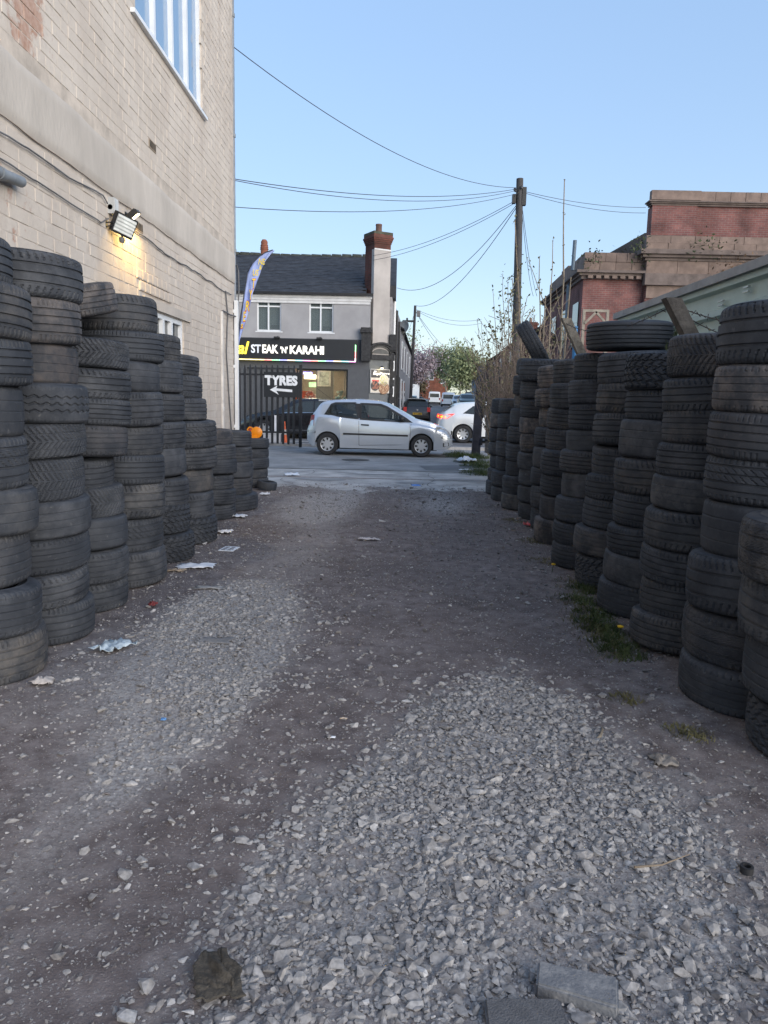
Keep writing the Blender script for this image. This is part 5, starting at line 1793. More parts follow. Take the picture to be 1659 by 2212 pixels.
on_side('grille_vent', [(3.64, .28), (3.64, .38), (3.80, .39), (3.80, .30)], dk, .006)
on_side('black_pillar', [(1.352, .985), (1.285, 1.355), (1.44, 1.345), (1.44, .965)], trim, .004)
on_side('window_trim', [(2.60, .90), (2.60, .985), (2.66, .965), (2.80, .895)], trim, .009)
for s_ in (-1, 1):
    MB().lathe([(0, -.06), (.06, -.05), (.085, 0), (.06, .05), (0, .06)], 14, (2.52, s_ * .86, .985), 'x').build('mirror', trim, pol, 50)
MB().b2((.30, -.52, 1.395), (.52, .52, 1.43)).build('spoiler', silver, pol)
MB().tube([(.62, 0, 1.43), (.20, 0, 1.72)], .006, 5).build('aerial', trim, pol)
MB().b2((.62, -.5, .5), (3.3, .5, .24)).build('chassis', dk, pol)
seat_m = mat('seat_cloth', (.045, .048, .055), .9)
for sx_, lab_ in ((1.62, 'front'), (.82, 'rear')):
    for s_ in (-1, 1):
        st_ = MB().prism([(sx_ + .42, s_ * .42 - .2, .55), (sx_ + .45, s_ * .42 - .2, .72), (sx_ + .08, s_ * .42 - .2, .72), (sx_ - .08, s_ * .42 - .2, 1.12), (sx_ - .18, s_ * .42 - .2, 1.10), (sx_ - .05, s_ * .42 - .2, .55)], (0, .40, 0)).build('seat', seat_m, pol)
        MB().prism([(sx_ - .09, s_ * .42 - .11, 1.15), (sx_ - .12, s_ * .42 - .11, 1.29), (sx_ - .21, s_ * .42 - .11, 1.28), (sx_ - .19, s_ * .42 - .11, 1.14)], (0, .22, 0)).build('headrest', seat_m, st_)
MB().b2((2.35, -.62, .6), (2.75, .62, .93)).build('dashboard', dk, pol)
MB().b2((.30, -.62, .55), (2.4, .62, .62)).build('cabin_floor', dk, pol)
mb = MB()
for k in range(18):
    a0, a1 = 2 * PI * k / 18, 2 * PI * (k + 1) / 18
    mb.bar((2.22 + .06 * math.sin(a0), .36 + .18 * math.cos(a0), .93 + .17 * math.sin(a0)), (2.22 + .06 * math.sin(a1), .36 + .18 * math.cos(a1), .93 + .17 * math.sin(a1)), .022, .022)
mb.build('steering_wheel', dk, pol)

SALOON = dict(L=4.6, wheels=(.95, 3.70), wr=.32, glass=car_glass,
    top=[(0, .70), (.05, .90), (.5, 1.02), (.75, 1.05), (1.35, 1.37), (1.9, 1.42), (2.5, 1.40), (2.75, 1.34), (3.4, .98), (4.1, .86), (4.45, .74), (4.6, .55)],
    belt=[(0, .68), (.5, .93), (2, .92), (3.3, .87), (4.3, .74), (4.6, .5)],
    bottom=[(0, .40), (.2, .24), (4.4, .20), (4.6, .3)],
    hw=[(0, .62), (.2, .80), (.8, .88), (3.6, .88), (4.2, .80), (4.5, .62), (4.6, .5)],
    rw=[(0, .5), (.7, .62), (1.4, .60), (2.6, .60), (3.3, .72), (4.6, .4)],
    screen=(2.72, 1.33, 3.36, .99, .58, .68), rear_glass=(1.32, 1.34, .80, 1.07, .56, .62),
    windows=[[(1.0, .96), (1.42, 1.27), (1.95, 1.31), (1.95, .945)], [(2.02, .945), (2.02, 1.31), (2.5, 1.28), (3.0, .985), (3.1, .90)]])
blackp = paint('black_paint', (.010, .010, .012), 0, .2)
c_, sy2, os2, _ = car('black_saloon', 'black saloon car parked behind the palisade gate outside the restaurant', SALOON, (P(800, 900, 25.6).x, 26.8, -.02), PI, blackp)
chrome = mat('chrome', (.6, .6, .6), .15, 1.0, .03)
os2('chrome_trim', [(1.0, .945), (1.0, .965), (3.1, .905), (3.1, .885)], chrome, .012)
os2('sill_trim', [(1.35, .30), (1.35, .325), (3.3, .315), (3.3, .29)], chrome, .012)
os2('headlight', [(4.22, .64), (4.24, .74), (4.5, .66), (4.48, .60)], lamp_clear, .012)
os2('taillight', [(.04, .72), (.08, .88), (.35, .88), (.3, .74)], lamp_red, .012)

FOCUS = dict(L=4.4, wheels=(.85, 3.5), wr=.32, glass=car_glass,
    top=[(0, .62), (.05, .95), (.15, 1.05), (.55, 1.36), (.75, 1.42), (1.6, 1.48), (2.3, 1.46), (2.7, 1.36), (3.35, 1.0), (4.0, .88), (4.3, .72), (4.4, .5)],
    belt=[(0, .6), (.2, .98), (1, 1.0), (3.3, .9), (4.2, .74), (4.4, .48)],
    bottom=[(0, .40), (.2, .26), (4.2, .22), (4.4, .3)],
    hw=[(0, .60), (.15, .78), (.6, .88), (3.5, .89), (4.1, .8), (4.4, .5)],
    rw=[(0, .5), (.5, .58), (.9, .62), (2.6, .62), (3.3, .74), (4.4, .4)],
    screen=(2.72, 1.34, 3.3, 1.01, .60, .70), rear_glass=(.55, 1.35, .20, 1.07, .56, .64),
    windows=[[(.86, 1.06), (1.2, 1.30), (1.75, 1.36), (1.75, 1.01)], [(1.82, 1.01), (1.82, 1.36), (2.4, 1.33), (2.95, 1.02), (3.05, .95)]])
whitep = paint('white_paint', (.72, .74, .75))
rearX = P(944, 920, 26.6).x
c_, sy3, os3, _ = car('white_hatchback', 'white hatchback driving along the road with its rear light glowing', FOCUS, (rearX, 26.6, -.02), 0, whitep)
glow = mat('tail_glow', (.5, .02, .02), .3, emit=(1, .04, .02), estr=.5)
ambr = mat('amber_glow', (.7, .2, .02), .3, emit=(1, .32, .02), estr=.8)
os3('taillight', [(.02, .86), (.03, .98), (.55, 1.03), (.30, .86)], glow, .012)
os3('indicator', [(.05, .885), (.05, .945), (.24, .945), (.24, .885)], ambr, .018)
os3('bumper_trim', [(.02, .28), (.02, .42), (.48, .42), (.48, .28)], trim, .012)
c_.scale = (1, 1, .97)

SWIFT = dict(L=3.8, wheels=(.6, 3.0), wr=.29, glass=car_glass,
    top=[(0, .62), (.03, .92), (.10, 1.02), (.26, 1.40), (.45, 1.47), (1.4, 1.51), (2.1, 1.46), (2.4, 1.34), (2.95, 1.0), (3.4, .9), (3.7, .75), (3.8, .5)],
    belt=[(0, .6), (.15, .98), (1, 1.0), (2.9, .92), (3.5, .75), (3.8, .48)],
    bottom=[(0, .36), (.15, .26), (3.6, .2), (3.8, .3)],
    hw=[(0, .70), (.08, .79), (.5, .84), (2.9, .84), (3.5, .75), (3.8, .5)],
    rw=[(0, .6), (.3, .60), (.9, .62), (2.2, .6), (2.9, .72), (3.8, .4)],
    screen=(2.38, 1.33, 2.9, 1.02, .58, .68), rear_glass=(.27, 1.38, .10, 1.04, .52, .62),
    windows=[[(.55, 1.08), (.7, 1.32), (1.25, 1.38), (1.25, 1.02)], [(1.32, 1.02), (1.32, 1.38), (2.0, 1.34), (2.6, .98)]])
darkp = paint('charcoal_paint', (.035, .036, .042), .2)
pos = G(900, 913)
YS = 44.0
pos = P(900, 905, YS)
street_a = math.atan2(SD.y, SD.x)
c_, _, os4, _ = car('charcoal_hatchback', 'charcoal hatchback with yellow rear plate parked facing away in the side street', SWIFT, (pos.x, YS, -.02), street_a + R_(3), darkp)
yp = mat('yellow_plate', (.70, .42, .03), .5)
MB().b2((-.035, -.30, .56), (-.02, .24, .68)).build('number_plate', yp, c_)
me = text_mesh('YK11 OMH', .10, .001, .002); me.materials.append(dk)
o = link('plate_letters', me, c_.children[-1]); o.location = (-.037, .20, .585); o.rotation_euler = (PI / 2, 0, -PI / 2)
for s_ in (-1, 1): MB().b2((-.02, s_ * .60, .74), (.10, s_ * .79, 1.0)).build('taillight', mat('swift_red', (.40, .03, .03), .3, emit=(1, .05, .05), estr=.03), c_)
MB().lathe([(0, -.01), (.06, -.01), (.06, .01), (0, .01)], 14, (-.015, -.03, .84), 'x').build('badge', chrome, c_)
MB().b2((.12, -.55, 1.475), (.5, .55, 1.515)).build('spoiler', mat('grey_roof', (.45, .46, .48), .3), c_)
for s_ in (-1, 1): MB().lathe([(0, -.06), (.07, -.04), (.08, 0), (.06, .05), (0, .06)], 12, (2.35, s_ * .93, 1.05), 'x').build('mirror', darkp, c_, 50)
MB().b2((-.03, -.70, .38), (.05, .70, .54)).build('bumper', trim, c_)

VAN = dict(L=5.0, wheels=(.95, 3.9), wr=.33, glass=dark_glass,
    top=[(0, 1.8), (.04, 1.98), (.3, 2.02), (3.6, 2.0), (3.9, 1.9), (4.5, 1.15), (4.9, .95), (5, .6)],
    belt=[(0, 1.2), (3, 1.2), (4.5, 1.0), (5, .55)], bottom=[(0, .4), (.2, .3), (5, .3)],
    hw=[(0, .93), (.1, .97), (4.2, .97), (4.8, .85), (5, .6)], rw=[(0, .86), (3.9, .84), (4.5, .85), (5, .5)],
    screen=(3.92, 1.86, 4.45, 1.2, .74, .82), windows=[[(3.0, 1.25), (3.0, 1.72), (3.75, 1.72), (4.2, 1.25)]])
def far(px, py, Y, name, label, spec, pm, away=True, group=None, sc=1.0, da=0.0):
    q = P(px, py, Y)
    t, _, osx, _ = car(name, label, spec, (q.x, Y, q.z), street_a + da + (0 if away else PI), pm, group, 'van' if spec is VAN else 'car', False)
    t.scale = (sc, sc, sc)
    if away:
        for s_ in (-1, 1): MB().b2((-.03, s_ * .72, .75), (.06, s_ * .9, 1.05)).build('taillight', lamp_red, t)
        if spec is VAN: MB().b2((-.03, -.72, 1.15), (.0, .72, 1.7)).build('rear_window', dark_glass, t)
    else:
        for s_ in (-1, 1): MB().b2((spec['L'] - .25, s_ * .42, .62), (spec['L'] + .01, s_ * .72, .78)).build('headlight', lamp_clear, t)
    return t
silv2 = paint('pale_van_paint', (.42, .48, .55), .2)
far(968, 879, 105, 'delivery_van', 'pale silver van parked on the right of the side street, seen from behind', VAN, silv2)
far(938, 874, 135, 'white_van', 'white van far down the side street with a wide dark rear window', VAN, whitep, sc=1.15)
G1 = 'cars parked down the right of the side street'
far(989, 881, 88, 'parked_car', 'silver car behind the pale van, nearest the grey shed', FOCUS, paint('silver2', (.4, .42, .44), .3), False, G1)
far(1006, 884, 72, 'parked_car', 'dark green car at the right end of the parked line, partly behind the post', FOCUS, paint('dkgreen', (.03, .06, .05), .2), False, G1)
far(924, 874, 128, 'dark_estate', 'dark car with red rear light crossing the far end of the street', SALOON, blackp, da=R_(70))
far(886, 884, 80, 'parked_car', 'grey-green car parked beyond the charcoal hatchback on the left', FOCUS, paint('greygreen', (.10, .12, .12), .3), True, 'cars parked down the left of the side street')
far(886, 877, 112, 'parked_car', 'pale car farther off on the left beside the telegraph pole', FOCUS, paint('beige', (.35, .34, .32), .3), True, 'cars parked down the left of the side street')
far(868, 892, 60, 'black_car', 'black car half hidden between the restaurant side wall and the hatchback', SWIFT, blackp, True, 'cars parked down the left of the side street')
# box lorry
q = P(890, 872, 120)
t = thing('box_lorry', 'white box lorry far down the side street on the left', 'lorry', q, street_a)
MB().b2((0, -1.1, .8), (4.5, 1.1, 3.1)).build('cargo_box', whitep, t)
MB().b2((4.6, -1.0, .5), (6.2, 1.0, 2.4)).build('cab', whitep, t)
MB().b2((0, -1, .45), (6, 1, .78)).build('chassis', dk, t)
for x in (.9, 5.2):
    for s_ in (-1, 1): MB().lathe([(0, -.12), (.4, -.12), (.45, 0), (.4, .12), (0, .12)], 16, (x, s_ * .95, .45), 'y').build('wheel', TYRE_B, t)
q = P(870, 888, 62)
t = thing('skip_cabinet', 'grey utility cabinet on the left pavement beside the parked cars', 'cabinet', q, street_a)
MB().b2((0, -.6, .0), (.6, .6, 1.25)).build('cabinet', mat('pale_grey', (.42, .43, .45), .6), t)
MB().b2((-.05, -.65, 1.25), (.65, .65, 1.3)).build('lid', mat('pale_grey', (.42, .43, .45), .6), t)
# ================================================================== RED BRICK BUILDING ON THE OPPOSITE CORNER
terra = mat('terracotta_block', (.205, .15, .125), .85, var=.25, scale=2.2, bump=.3, bscale=25)
terra_d = mat('terracotta_cornice', (.15, .118, .105), .85, var=.25, scale=3, bump=.3, bscale=25)
YB = 29.0
def zb_at(px, py, Y=YB): return P(px, py, Y).z
def xb_at(px, py, Y=YB): return P(px, py, Y).x
rb = thing('red_brick_building', 'old red brick building with terracotta cornices and tall parapet, across the road', 'building', (xb_at(1261, 700), YB, 0))
def B(p): return Vector(p) - Vector(rb.location)
X0 = xb_at(1258, 640); X1 = xb_at(1394, 560); XE = 24.0
zc0, zc1 = zb_at(1300, 604), zb_at(1300, 586)       # lower cornice
zp1 = zb_at(1310, 546)                              # parapet top of the low wing
# low wing
mb = MB()
mb.b2(B((X0, YB, 0)), B((X1, YB + .4, zc0)))
e2 = Vector((X0, YB, 0))
sidev = [e2, e2 + SD * 9.0, e2 + SD * 9.0 + SN * 4, e2 + SN * .4 + SD * .1]
mb.prism([B((a.x, a.y + .001, 0)) for a in sidev], (0, 0, zc0))
mb.build('low_wing_wall', RED, rb)
# cornice mouldings wrap round the corner
for ex, za, zz in ((.10, zc0, zc0 + .12), (.20, zc0 + .12, zc0 + .21), (.32, zc0 + .21, zc1)):
    mb = MB()
    q = [Vector((X1 + .6, YB - ex, 0)), Vector((X0 - ex, YB - ex, 0)), e2 - SN * ex + SD * 9, e2 + SD * 9 + SN * .6, Vector((X0 + .3, YB + .3, 0)), Vector((X1 + .6, YB + .3, 0))]
    mb.prism([B((a.x, a.y, za)) for a in q], (0, 0, zz - za))
    mb.build('cornice', terra_d, rb)
dm = MB().b2((-.09, -.16, -.05), (.09, .0, .05)).mesh('dentil', terra)
for k in range(9):
    o = link('dentil', dm, rb); o.location = B((X0 + .2 + k * .30, YB - .10, zc0 + .06))
# terracotta blocks: helper laying rows of separate blocks
def block_row(x0, x1, z0, z1, y, n, depth=.12, m=terra, name='terracotta_block'):
    w = (x1 - x0) / n
    for k in range(n):
        jit = random.uniform(-.008, .008)
        MB().b2(B((x0 + k * w + .008, y - depth + jit, z0 + .006)), B((x0 + (k + 1) * w - .008, y + .1, z1 - .006))).build(name, m, rb)
zm = (zc1 + zp1) / 2
block_row(X0 - .02, X1 + .1, zc1, zm, YB + .08, 4)
block_row(X0 - .02, X1 + .1, zm, zp1, YB + .06, 6)
for s_ in range(5):     # parapet running back along the side
    a = e2 + SD * (s_ * 1.6 + .1)
    b_ = e2 + SD * (s_ * 1.6 + 1.65)
    MB().prism([B((a.x, a.y + .1, zc1 + .004)), B((b_.x, b_.y + .1, zc1 + .004)), B((b_.x + .3, b_.y + .1, zc1 + .004)), B((a.x + .3, a.y + .1, zc1 + .004))], (0, 0, (zp1 - zc1) * (1 if s_ != 2 else 1.15))).build('terracotta_block', terra, rb)
# side windows
for s_ in (.5, 3.0, 5.6):
    a = e2 + SD * s_ - SN * .02; b_ = e2 + SD * (s_ + 1.1) - SN * .02
    for (za, zz) in ((1.0, 2.9), (3.7, 5.3)):
        o = MB().prism([B((a.x, a.y, za)), B((b_.x, b_.y, za)), B((b_.x, b_.y, zz)), B((a.x, a.y, zz))], -SN * .02).build('side_window', dark_glass, rb)
        MB().prism([B((a.x, a.y, za - .12)), B((b_.x, b_.y, za - .12)), B((b_.x, b_.y, za)), B((a.x, a.y, za))], -SN * .1).build('sill', terra_d, o)
# tall block
YT = YB - .25
zt1 = zb_at(1500, 418)
zk0, zk1 = zb_at(1450, 567), zb_at(1450, 545)
mb = MB()
mb.b2(B((X1, YT, 0)), B((XE, YT + .6, zk0)))
mb.b2(B((X1 + .08, YT + .1, zk1)), B((XE, YT + .6, zt1 - .5)))
mb.build('tall_wall', RED, rb)
MB().b2(B((X1 + .05, YT + .02, zk1 + .55)), B((X1 + 1.7, YT + .12, zt1 - .5))).build('brick_pier', RED, rb)
MB().b2(B((X1 + 4.6, YT + .02, zk1 + .55)), B((X1 + 6.1, YT + .12, zt1 - .5))).build('brick_pier', RED, rb)
# frieze, cornice and block courses of the tall block
block_row(X1 - .05, X1 + 8, zk0 - .46, zk0, YT + .02, 7, .10)
for ex, za, zz in ((.12, zk0, zk0 + .10), (.24, zk0 + .10, zk0 + .2), (.36, zk0 + .2, zk1)):
    MB().b2(B((X1 - ex, YT - ex, za)), B((XE, YT + .3, zz))).build('cornice', terra_d, rb)
block_row(X1 - .1, X1 + 8, zk1, zk1 + .27, YT + .06, 10, .12)
block_row(X1 - .1, X1 + 8, zk1 + .27, zk1 + .54, YT + .1, 9, .12)
block_row(X1 - .06, X1 + 1.75, zt1 - .5 + .16, zt1, YT + .02, 1, .16)
block_row(X1 + 1.75, X1 + 4.5, zt1 - .5 + .16, zt1, YT + .02, 5, .08)
block_row(X1 + 4.5, X1 + 6.2, zt1 - .5 + .16, zt1 - .02, YT + .02, 1, .16)
block_row(X1 + 6.2, X1 + 9.2, zt1 - .5 + .16, zt1 - .06, YT + .02, 5, .08)
for ex, za, zz in ((.05, -.5, -.44), (.11, -.44, -.39), (.17, -.39, -.345)):
    MB().b2(B((X1 - ex + .05, YT - ex + .05, zt1 + za)), B((XE, YT + .4, zt1 + zz))).build('cornice', terra_d, rb)
# block pier below the frieze with a dark fitting, window bay head
MB().b2(B((X1 + .02, YT - .06, zk0 - 1.35)), B((X1 + 1.45, YT + .05, zk0 - .9))).build('terracotta_block', terra, rb)
MB().b2(B((X1 - .1, YT - .2, zk0 - .89)), B((XE, YT + .1, zk0 - .47))).build('cornice', terra_d, rb)
MB().lathe([(0, 0), (.12, 0), (.12, .04), (.05, .12), (0, .12)], 10, B((X1 + .7, YT - .12, zk0 - 1.7)), 'y').build('wall_fitting', blk, rb)
MB().b2(B((X1 + 1.7, YT - .03, 1.5)), B((X1 + 4.6, YT + .03, zk0 - 1.0))).build('bay_window', dark_glass, rb)
MB().b2(B((X1 + 1.6, YT - .08, zk0 - 1.25)), B((X1 + 4.7, YT - .04, zk0 - .9))).build('bay_head', terra_d, rb)
# dark pitched roof between, with its slope away from the road
ra, rbk, rc = P(1320, 545, YB + 3), P(1393, 503, YB + 3), P(1397, 552, YB + 3)
MB().prism([B(ra + Vector((-.2, 0, -.1))), B(rbk), B(rbk + Vector((3, 0, 0))), B(rc + Vector((3, 0, -.3)))], (0, 5, 0)).build('pitched_roof', slate, rb)
# soil pipe and rainwater pipe
p0 = P(1241, 519, YB - .1)
MB().tube([B((p0.x, p0.y, zc1)), B((p0.x + .02, p0.y, p0.z))], .07, 10).build('vent_pipe', mat('blue_grey_pipe', (.10, .14, .18), .5), rb, 60)
p0 = P(1262, 640, YB - .1)
MB().tube([B((X0 - .35, YB + .9, .2)), B((X0 - .35, YB + .9, zc0 - .1)), B((X0 - .2, YB + .9, zc1))], .06, 10).build('rainwater_pipe', mat('blue_grey_pipe', (.10, .14, .18), .5), rb, 60)
# timber frame leaning in front
wood = mat('weathered_wood', (.27, .24, .20), .85, var=.25)
p0, p1, p2 = P(1262, 668, 17.5), P(1313, 668, 17.5), P(1313, 714, 17.5)
tf_ = thing('timber_frame', 'weathered open timber frame standing behind the tyres', 'frame', (p0.x, 17.5, 0))
fo2 = Vector((p0.x, 17.5, 0))
MB().b2((-.03, -.03, 0), (.03, .03, p0.z)).build('post', wood, tf_)
MB().b2((p1.x - p0.x - .03, -.03, 0), (p1.x - p0.x + .03, .03, p0.z)).build('post', wood, tf_)
MB().b2((.03, -.028, p0.z - .06), (p1.x - p0.x - .03, .028, p0.z)).build('beam', wood, tf_)
MB().bar((.02, -.035, p0.z - .32), (.28, -.035, p0.z - .05), .04, .05).build('brace', wood, tf_)
MB().bar((p1.x - p0.x - .02, -.035, p0.z - .32), (p1.x - p0.x - .28, -.035, p0.z - .05), .04, .05).build('brace', wood, tf_)

# ================================================================== SHED, CONCRETE POSTS, BARBED WIRE
SX = 2.95
pA, pB = PX(1345, 690, SX), PX(1659, 570, SX)
ztop = (pA.z + pB.z) / 2
green = mat('pale_green_sheet', (.40, .50, .47), .45, var=.10, scale=2, spec=.5)
sh = thing('green_shed', 'pale green profiled metal shed behind the right-hand tyres', 'shed', (SX, pA.y, 0))
LY = pA.y - 1.5
nrow = 11
rh_ = (ztop - .0) / nrow
for r in range(nrow):           # horizontally ribbed sheets
    mb = MB()
    z0_ = r * rh_
    pr_ = [(0, z0_), (0.0, z0_ + rh_ * .62), (-.06, z0_ + rh_ * .70), (-.06, z0_ + rh_ * .90), (0, z0_ + rh_ - .001)]
    v = [(x, y, z) for y in (0, -LY) for (x, z) in pr_]
    f = [(i, i + 1, 5 + i + 1, 5 + i) for i in range(4)]
    mb.add(v, f)
    o = mb.build('cladding_sheet', green, sh)
    s2 = o.modifiers.new('t', 'SOLIDIFY'); s2.thickness = .004; s2.offset = 1
MB().b2((.06, -LY, 0), (.2, -.03, ztop - .05)).build('inner_wall', mat('shed_inner', (.1, .1, .1), .9), sh)
MB().b2((.0, -.02, 0), (4.0, .0, ztop - .02)).build('end_wall', green, sh)
MB().b2((-.11, -LY, ztop - .02), (.18, .06, ztop + .055)).build('roof_edge', mat('grey_capping', (.30, .30, .30), .7, var=.15), sh)
MB().add([(.16, .05, ztop + .03), (4.2, .05, ztop + .8), (4.2, -LY, ztop + .8), (.16, -LY, ztop + .03)], [(0, 1, 2, 3)]).build('roof', mat('grey_capping', (.30, .30, .30), .7), sh)
for px_, py_ in ((1410, 700), (1455, 690), (1560, 655), (1615, 625)):   # bent tabs
    q = PX(px_, py_, SX - .03) - Vector(sh.location)
    MB().b2(q + Vector((-.02, -.05, -.025)), q + Vector((.0, .05, -.012))).b2(q + Vector((-.02, -.05, .012)), q + Vector((.0, .05, .025))).build('louvre_tab', mat('bare_metal', (.5, .52, .5), .35, .6), sh)
concp = mat('lichen_concrete', (.20, .18, .15), .92, var=.35, scale=14, bump=.5, bscale=45)
concp2 = mat('dark_concrete', (.10, .09, .08), .92, var=.35, scale=10, bump=.5, bscale=45)
def cranked(px, py, Y, lean, m, label):
    top = P(px, py, Y)
    base = Vector((top.x + lean * .45, Y + .02, 0))
    t = thing('concrete_post', label, 'post', base, 0, 'cranked concrete fence posts')
    k = top - base
    el = Vector((.0, 0, k.z - .42))
    MB().b2((-.05, -.05, 0), (.05, .05, el.z)).build('shaft', m, t)
    d = (k - el)
    mb = MB().prism([(-.05, -.048, el.z), (.05, -.048, el.z), (.05, .048, el.z), (-.05, .048, el.z)], d)
    mb.build('cranked_arm', m, t)
    return base + k
tops = [cranked(1450, 645, 5.0, .58, concp2, 'dark concrete post with cranked top beside the green shed'),
        cranked(1222, 688, 8.4, .5, concp, 'lichen-covered concrete post with cranked top behind the far tyres'),
        ]
# barbed wire strands
wire_m = mat('rusty_wire', (.05, .042, .038), .7)
def barbed(a, b, label, sag=.05):
    mb = MB()
    n = 24
    pts = [a.lerp(b, i / n) - Vector((0, 0, sag * 4 * (i / n) * (1 - i / n))) for i in range(n + 1)]
    mb.tube(pts, .0035, 5)
    for i in range(1, n):
        q = pts[i]
        d = Vector((random.uniform(-1, 1), random.uniform(-.3, .3), random.uniform(-1, 1))).normalized() * .022
        mb.bar(q - d, q + d, .004, .004)
    return tag(mb.build('barbed_wire', wire_m), label, 'wire', 'barbed wire strands')
barbed(tops[0] + Vector((0, 0, -.03)), PX(1700, 700, 2.45) * 1.0, 'upper barbed wire strand running from the dark concrete post past the shed')
barbed(tops[0] + Vector((.12, 0, -.12)), PX(1700, 742, 2.5), 'lower barbed wire strand below it on the shed side')
barbed(tops[0] + Vector((0, 0, -.05)), tops[1] + Vector((0, 0, -.05)), 'barbed wire strand between the two concrete posts', .12)
# blue pole in the scrub
q = P(1243, 720, 11.0)
t = thing('blue_pipe', 'thin blue plastic pipe standing upright behind the tyres', 'pipe', (q.x, 11, 0))
MB().tube([(0, 0, 0), (0, 0, q.z + .1)], .03, 10).build('pipe', mat('blue_plastic', (.05, .20, .42), .5), t, 60)
MB().lathe([(.031, 1.2), (.042, 1.2), (.042, 1.28), (.031, 1.28)], 10).build('collar', mat('blue_plastic', (.05, .20, .42), .5), t)
q = P(1162, 727, 9.6)
t = thing('paint_can', 'white can lying against the leaning tyre on the far stack', 'can', q)
rot = Matrix.Rotation(R_(55), 3, 'Y')
mb = MB().lathe([(0, -.07), (.045, -.07), (.045, .07), (0, .07)], 18); mb.v = [tuple(rot @ Vector(v)) for v in mb.v]
mb.build('can', mat('white_can', (.6, .6, .6), .4, var=.2), t, 40)
mb = MB().lathe([(.046, -.075), (.05, -.075), (.05, -.06), (.046, -.06)], 18); mb.v = [tuple(rot @ Vector(v)) for v in mb.v]
mb.build('rim', chrome, t)
t.location.x -= .10

# ================================================================== RIGHT SIDE OF THE STREET AND ITS FAR END
def house(name, label, s0, s1, t0, depth, zw, zr_, mw, mr, windows=(), chim=None, cat='house'):
    o = thing(name, label, cat, ST(s0, t0), 0)
    org = Vector(o.location)
    def H_(s, t, z): return ST(s, t, z) - org
    MB().prism([H_(s0, t0, -.1), H_(s1, t0, -.1), H_(s1, t0 + depth, -.1), H_(s0, t0 + depth, -.1)], (0, 0, zw + .1)).build('wall', mw, o)
    e = .18 if depth > 0 else -.18
    mb = MB()
    a = [H_(s0 - .1, t0 - e, zw - .02), H_(s0 - .1, t0 + depth / 2, zr_), H_(s0 - .1, t0 + depth + e, zw - .02)]
    mb.prism(a, H_(s1 + .1, t0 - e, zw - .02) - a[0])
    r = mb.build('roof', mr, o)
    for (s, z, w, h) in windows:
        q = [H_(s, t0, z), H_(s + w, t0, z), H_(s + w, t0, z + h), H_(s, t0, z + h)]
        n_ = -SN if depth > 0 else SN
        f_ = MB().prism(q, n_ * .05).build('window', white_pvc, o)
        q = [H_(s + .1, t0, z + .1), H_(s + w - .1, t0, z + .1), H_(s + w - .1, t0, z + h - .1), H_(s + .1, t0, z + h - .1)]
        MB().prism(q, n_ * .06).build('pane', dark_glass, f_)
    if chim:
        for (s, z) in chim:
            c = H_(s, t0 + depth / 2, z)
            ck = MB().b2(c + Vector((-.4, -.3, -1.6)), c + Vector((.4, .3, 0))).b2(c + Vector((-.48, -.38, -.25)), c + Vector((.48, .38, -.1))).build('chimney', REDD, r)
            MB().lathe([(0, 0), (.13, 0), (.11, .35), (.0, .35)], 10, c + Vector((-.15, 0, 0))).build('chimney_pot', terra, ck)
    return o
darkslate = mat('dark_roof', (.035, .033, .038), .8, var=.3, scale=4)
house('terrace_house', 'dark brick house with chimney behind the bare shrubs on the right', 10, 20, 6.4, 7, 4.8, 6.9, REDD, darkslate, [(12, 3.0, 1.1, 1.4), (16, 3.0, 1.1, 1.4)], [(10.6, 8.0)])
house('terrace_house', 'second dark terrace house farther along the right of the side street', 20.2, 36, 6.4, 7, 4.7, 6.7, REDD, darkslate, [(22, 2.9, 1.1, 1.4), (27, 2.9, 1.1, 1.4)], [(24, 7.9), (34, 7.9)])
house('grey_outbuilding', 'low blue-grey outbuilding with slate roof beside the parked cars', 46, 66, 6.9, 6, 3.6, 5.4, mat('bluegrey_wall', (.12, .14, .18), .8), darkslate, [(47, .9, .5, 1.9), (50, .9, .5, 1.9), (54, .9, .5, 1.9)])
house('pale_shed', 'low pale blue metal shed at the far right of the street', 74, 92, 7.4, 6, 2.4, 2.7, mat('pale_blue_metal', (.22, .27, .32), .6), mat('pale_blue_metal', (.22, .27, .32), .6))
house('corner_terrace', 'row of pale fronted houses along the left of the side street', 9.1, 40, 0, -7, 5.0, 7.4, side_dark, darkslate, [(11, 3.0, 1.2, 1.5), (15, 3.0, 1.2, 1.5), (11, .9, 1.2, 1.6), (15, .9, 1.2, 1.6), (20, 3, 1.2, 1.5), (26, 3, 1.2, 1.5)], [(16, 8.2)])
# far red house, gable to the street
q = P(917, 866, 150)
hb = thing('red_gabled_house', 'small red brick house with white window at the end of the street', 'house', q, street_a - PI / 2)
hbm = brick_mat('far_brick', (.30, .10, .06), (.24, .09, .06), (.2, .15, .12))
MB().b2((-9, 0, 0), (4.5, 8, 5.0)).build('wall', hbm, hb)
MB().prism([(-1.6, -.5, 0), (3.6, -.5, 0), (3.6, -.5, 4.6), (1.0, -.5, 7.2), (-1.6, -.5, 4.6)], (0, 3, 0)).build('gable_wall', hbm, hb)
rfo = MB().prism([(-9.3, -.3, 4.9), (-9.3, 4, 8.2), (-9.3, 8.3, 4.9)], (14.2, 0, 0)).build('roof', darkslate, hb)
mb = MB().prism([(-2.0, -.8, 4.3), (1.0, -.8, 7.35), (1.0, -.8, 7.65), (-2.3, -.8, 4.4)], (0, 4, 0)).prism([(4.0, -.8, 4.3), (1.0, -.8, 7.35), (1.0, -.8, 7.65), (4.3, -.8, 4.4)], (0, 4, 0))
mb.build('gable_roof', darkslate, rfo)
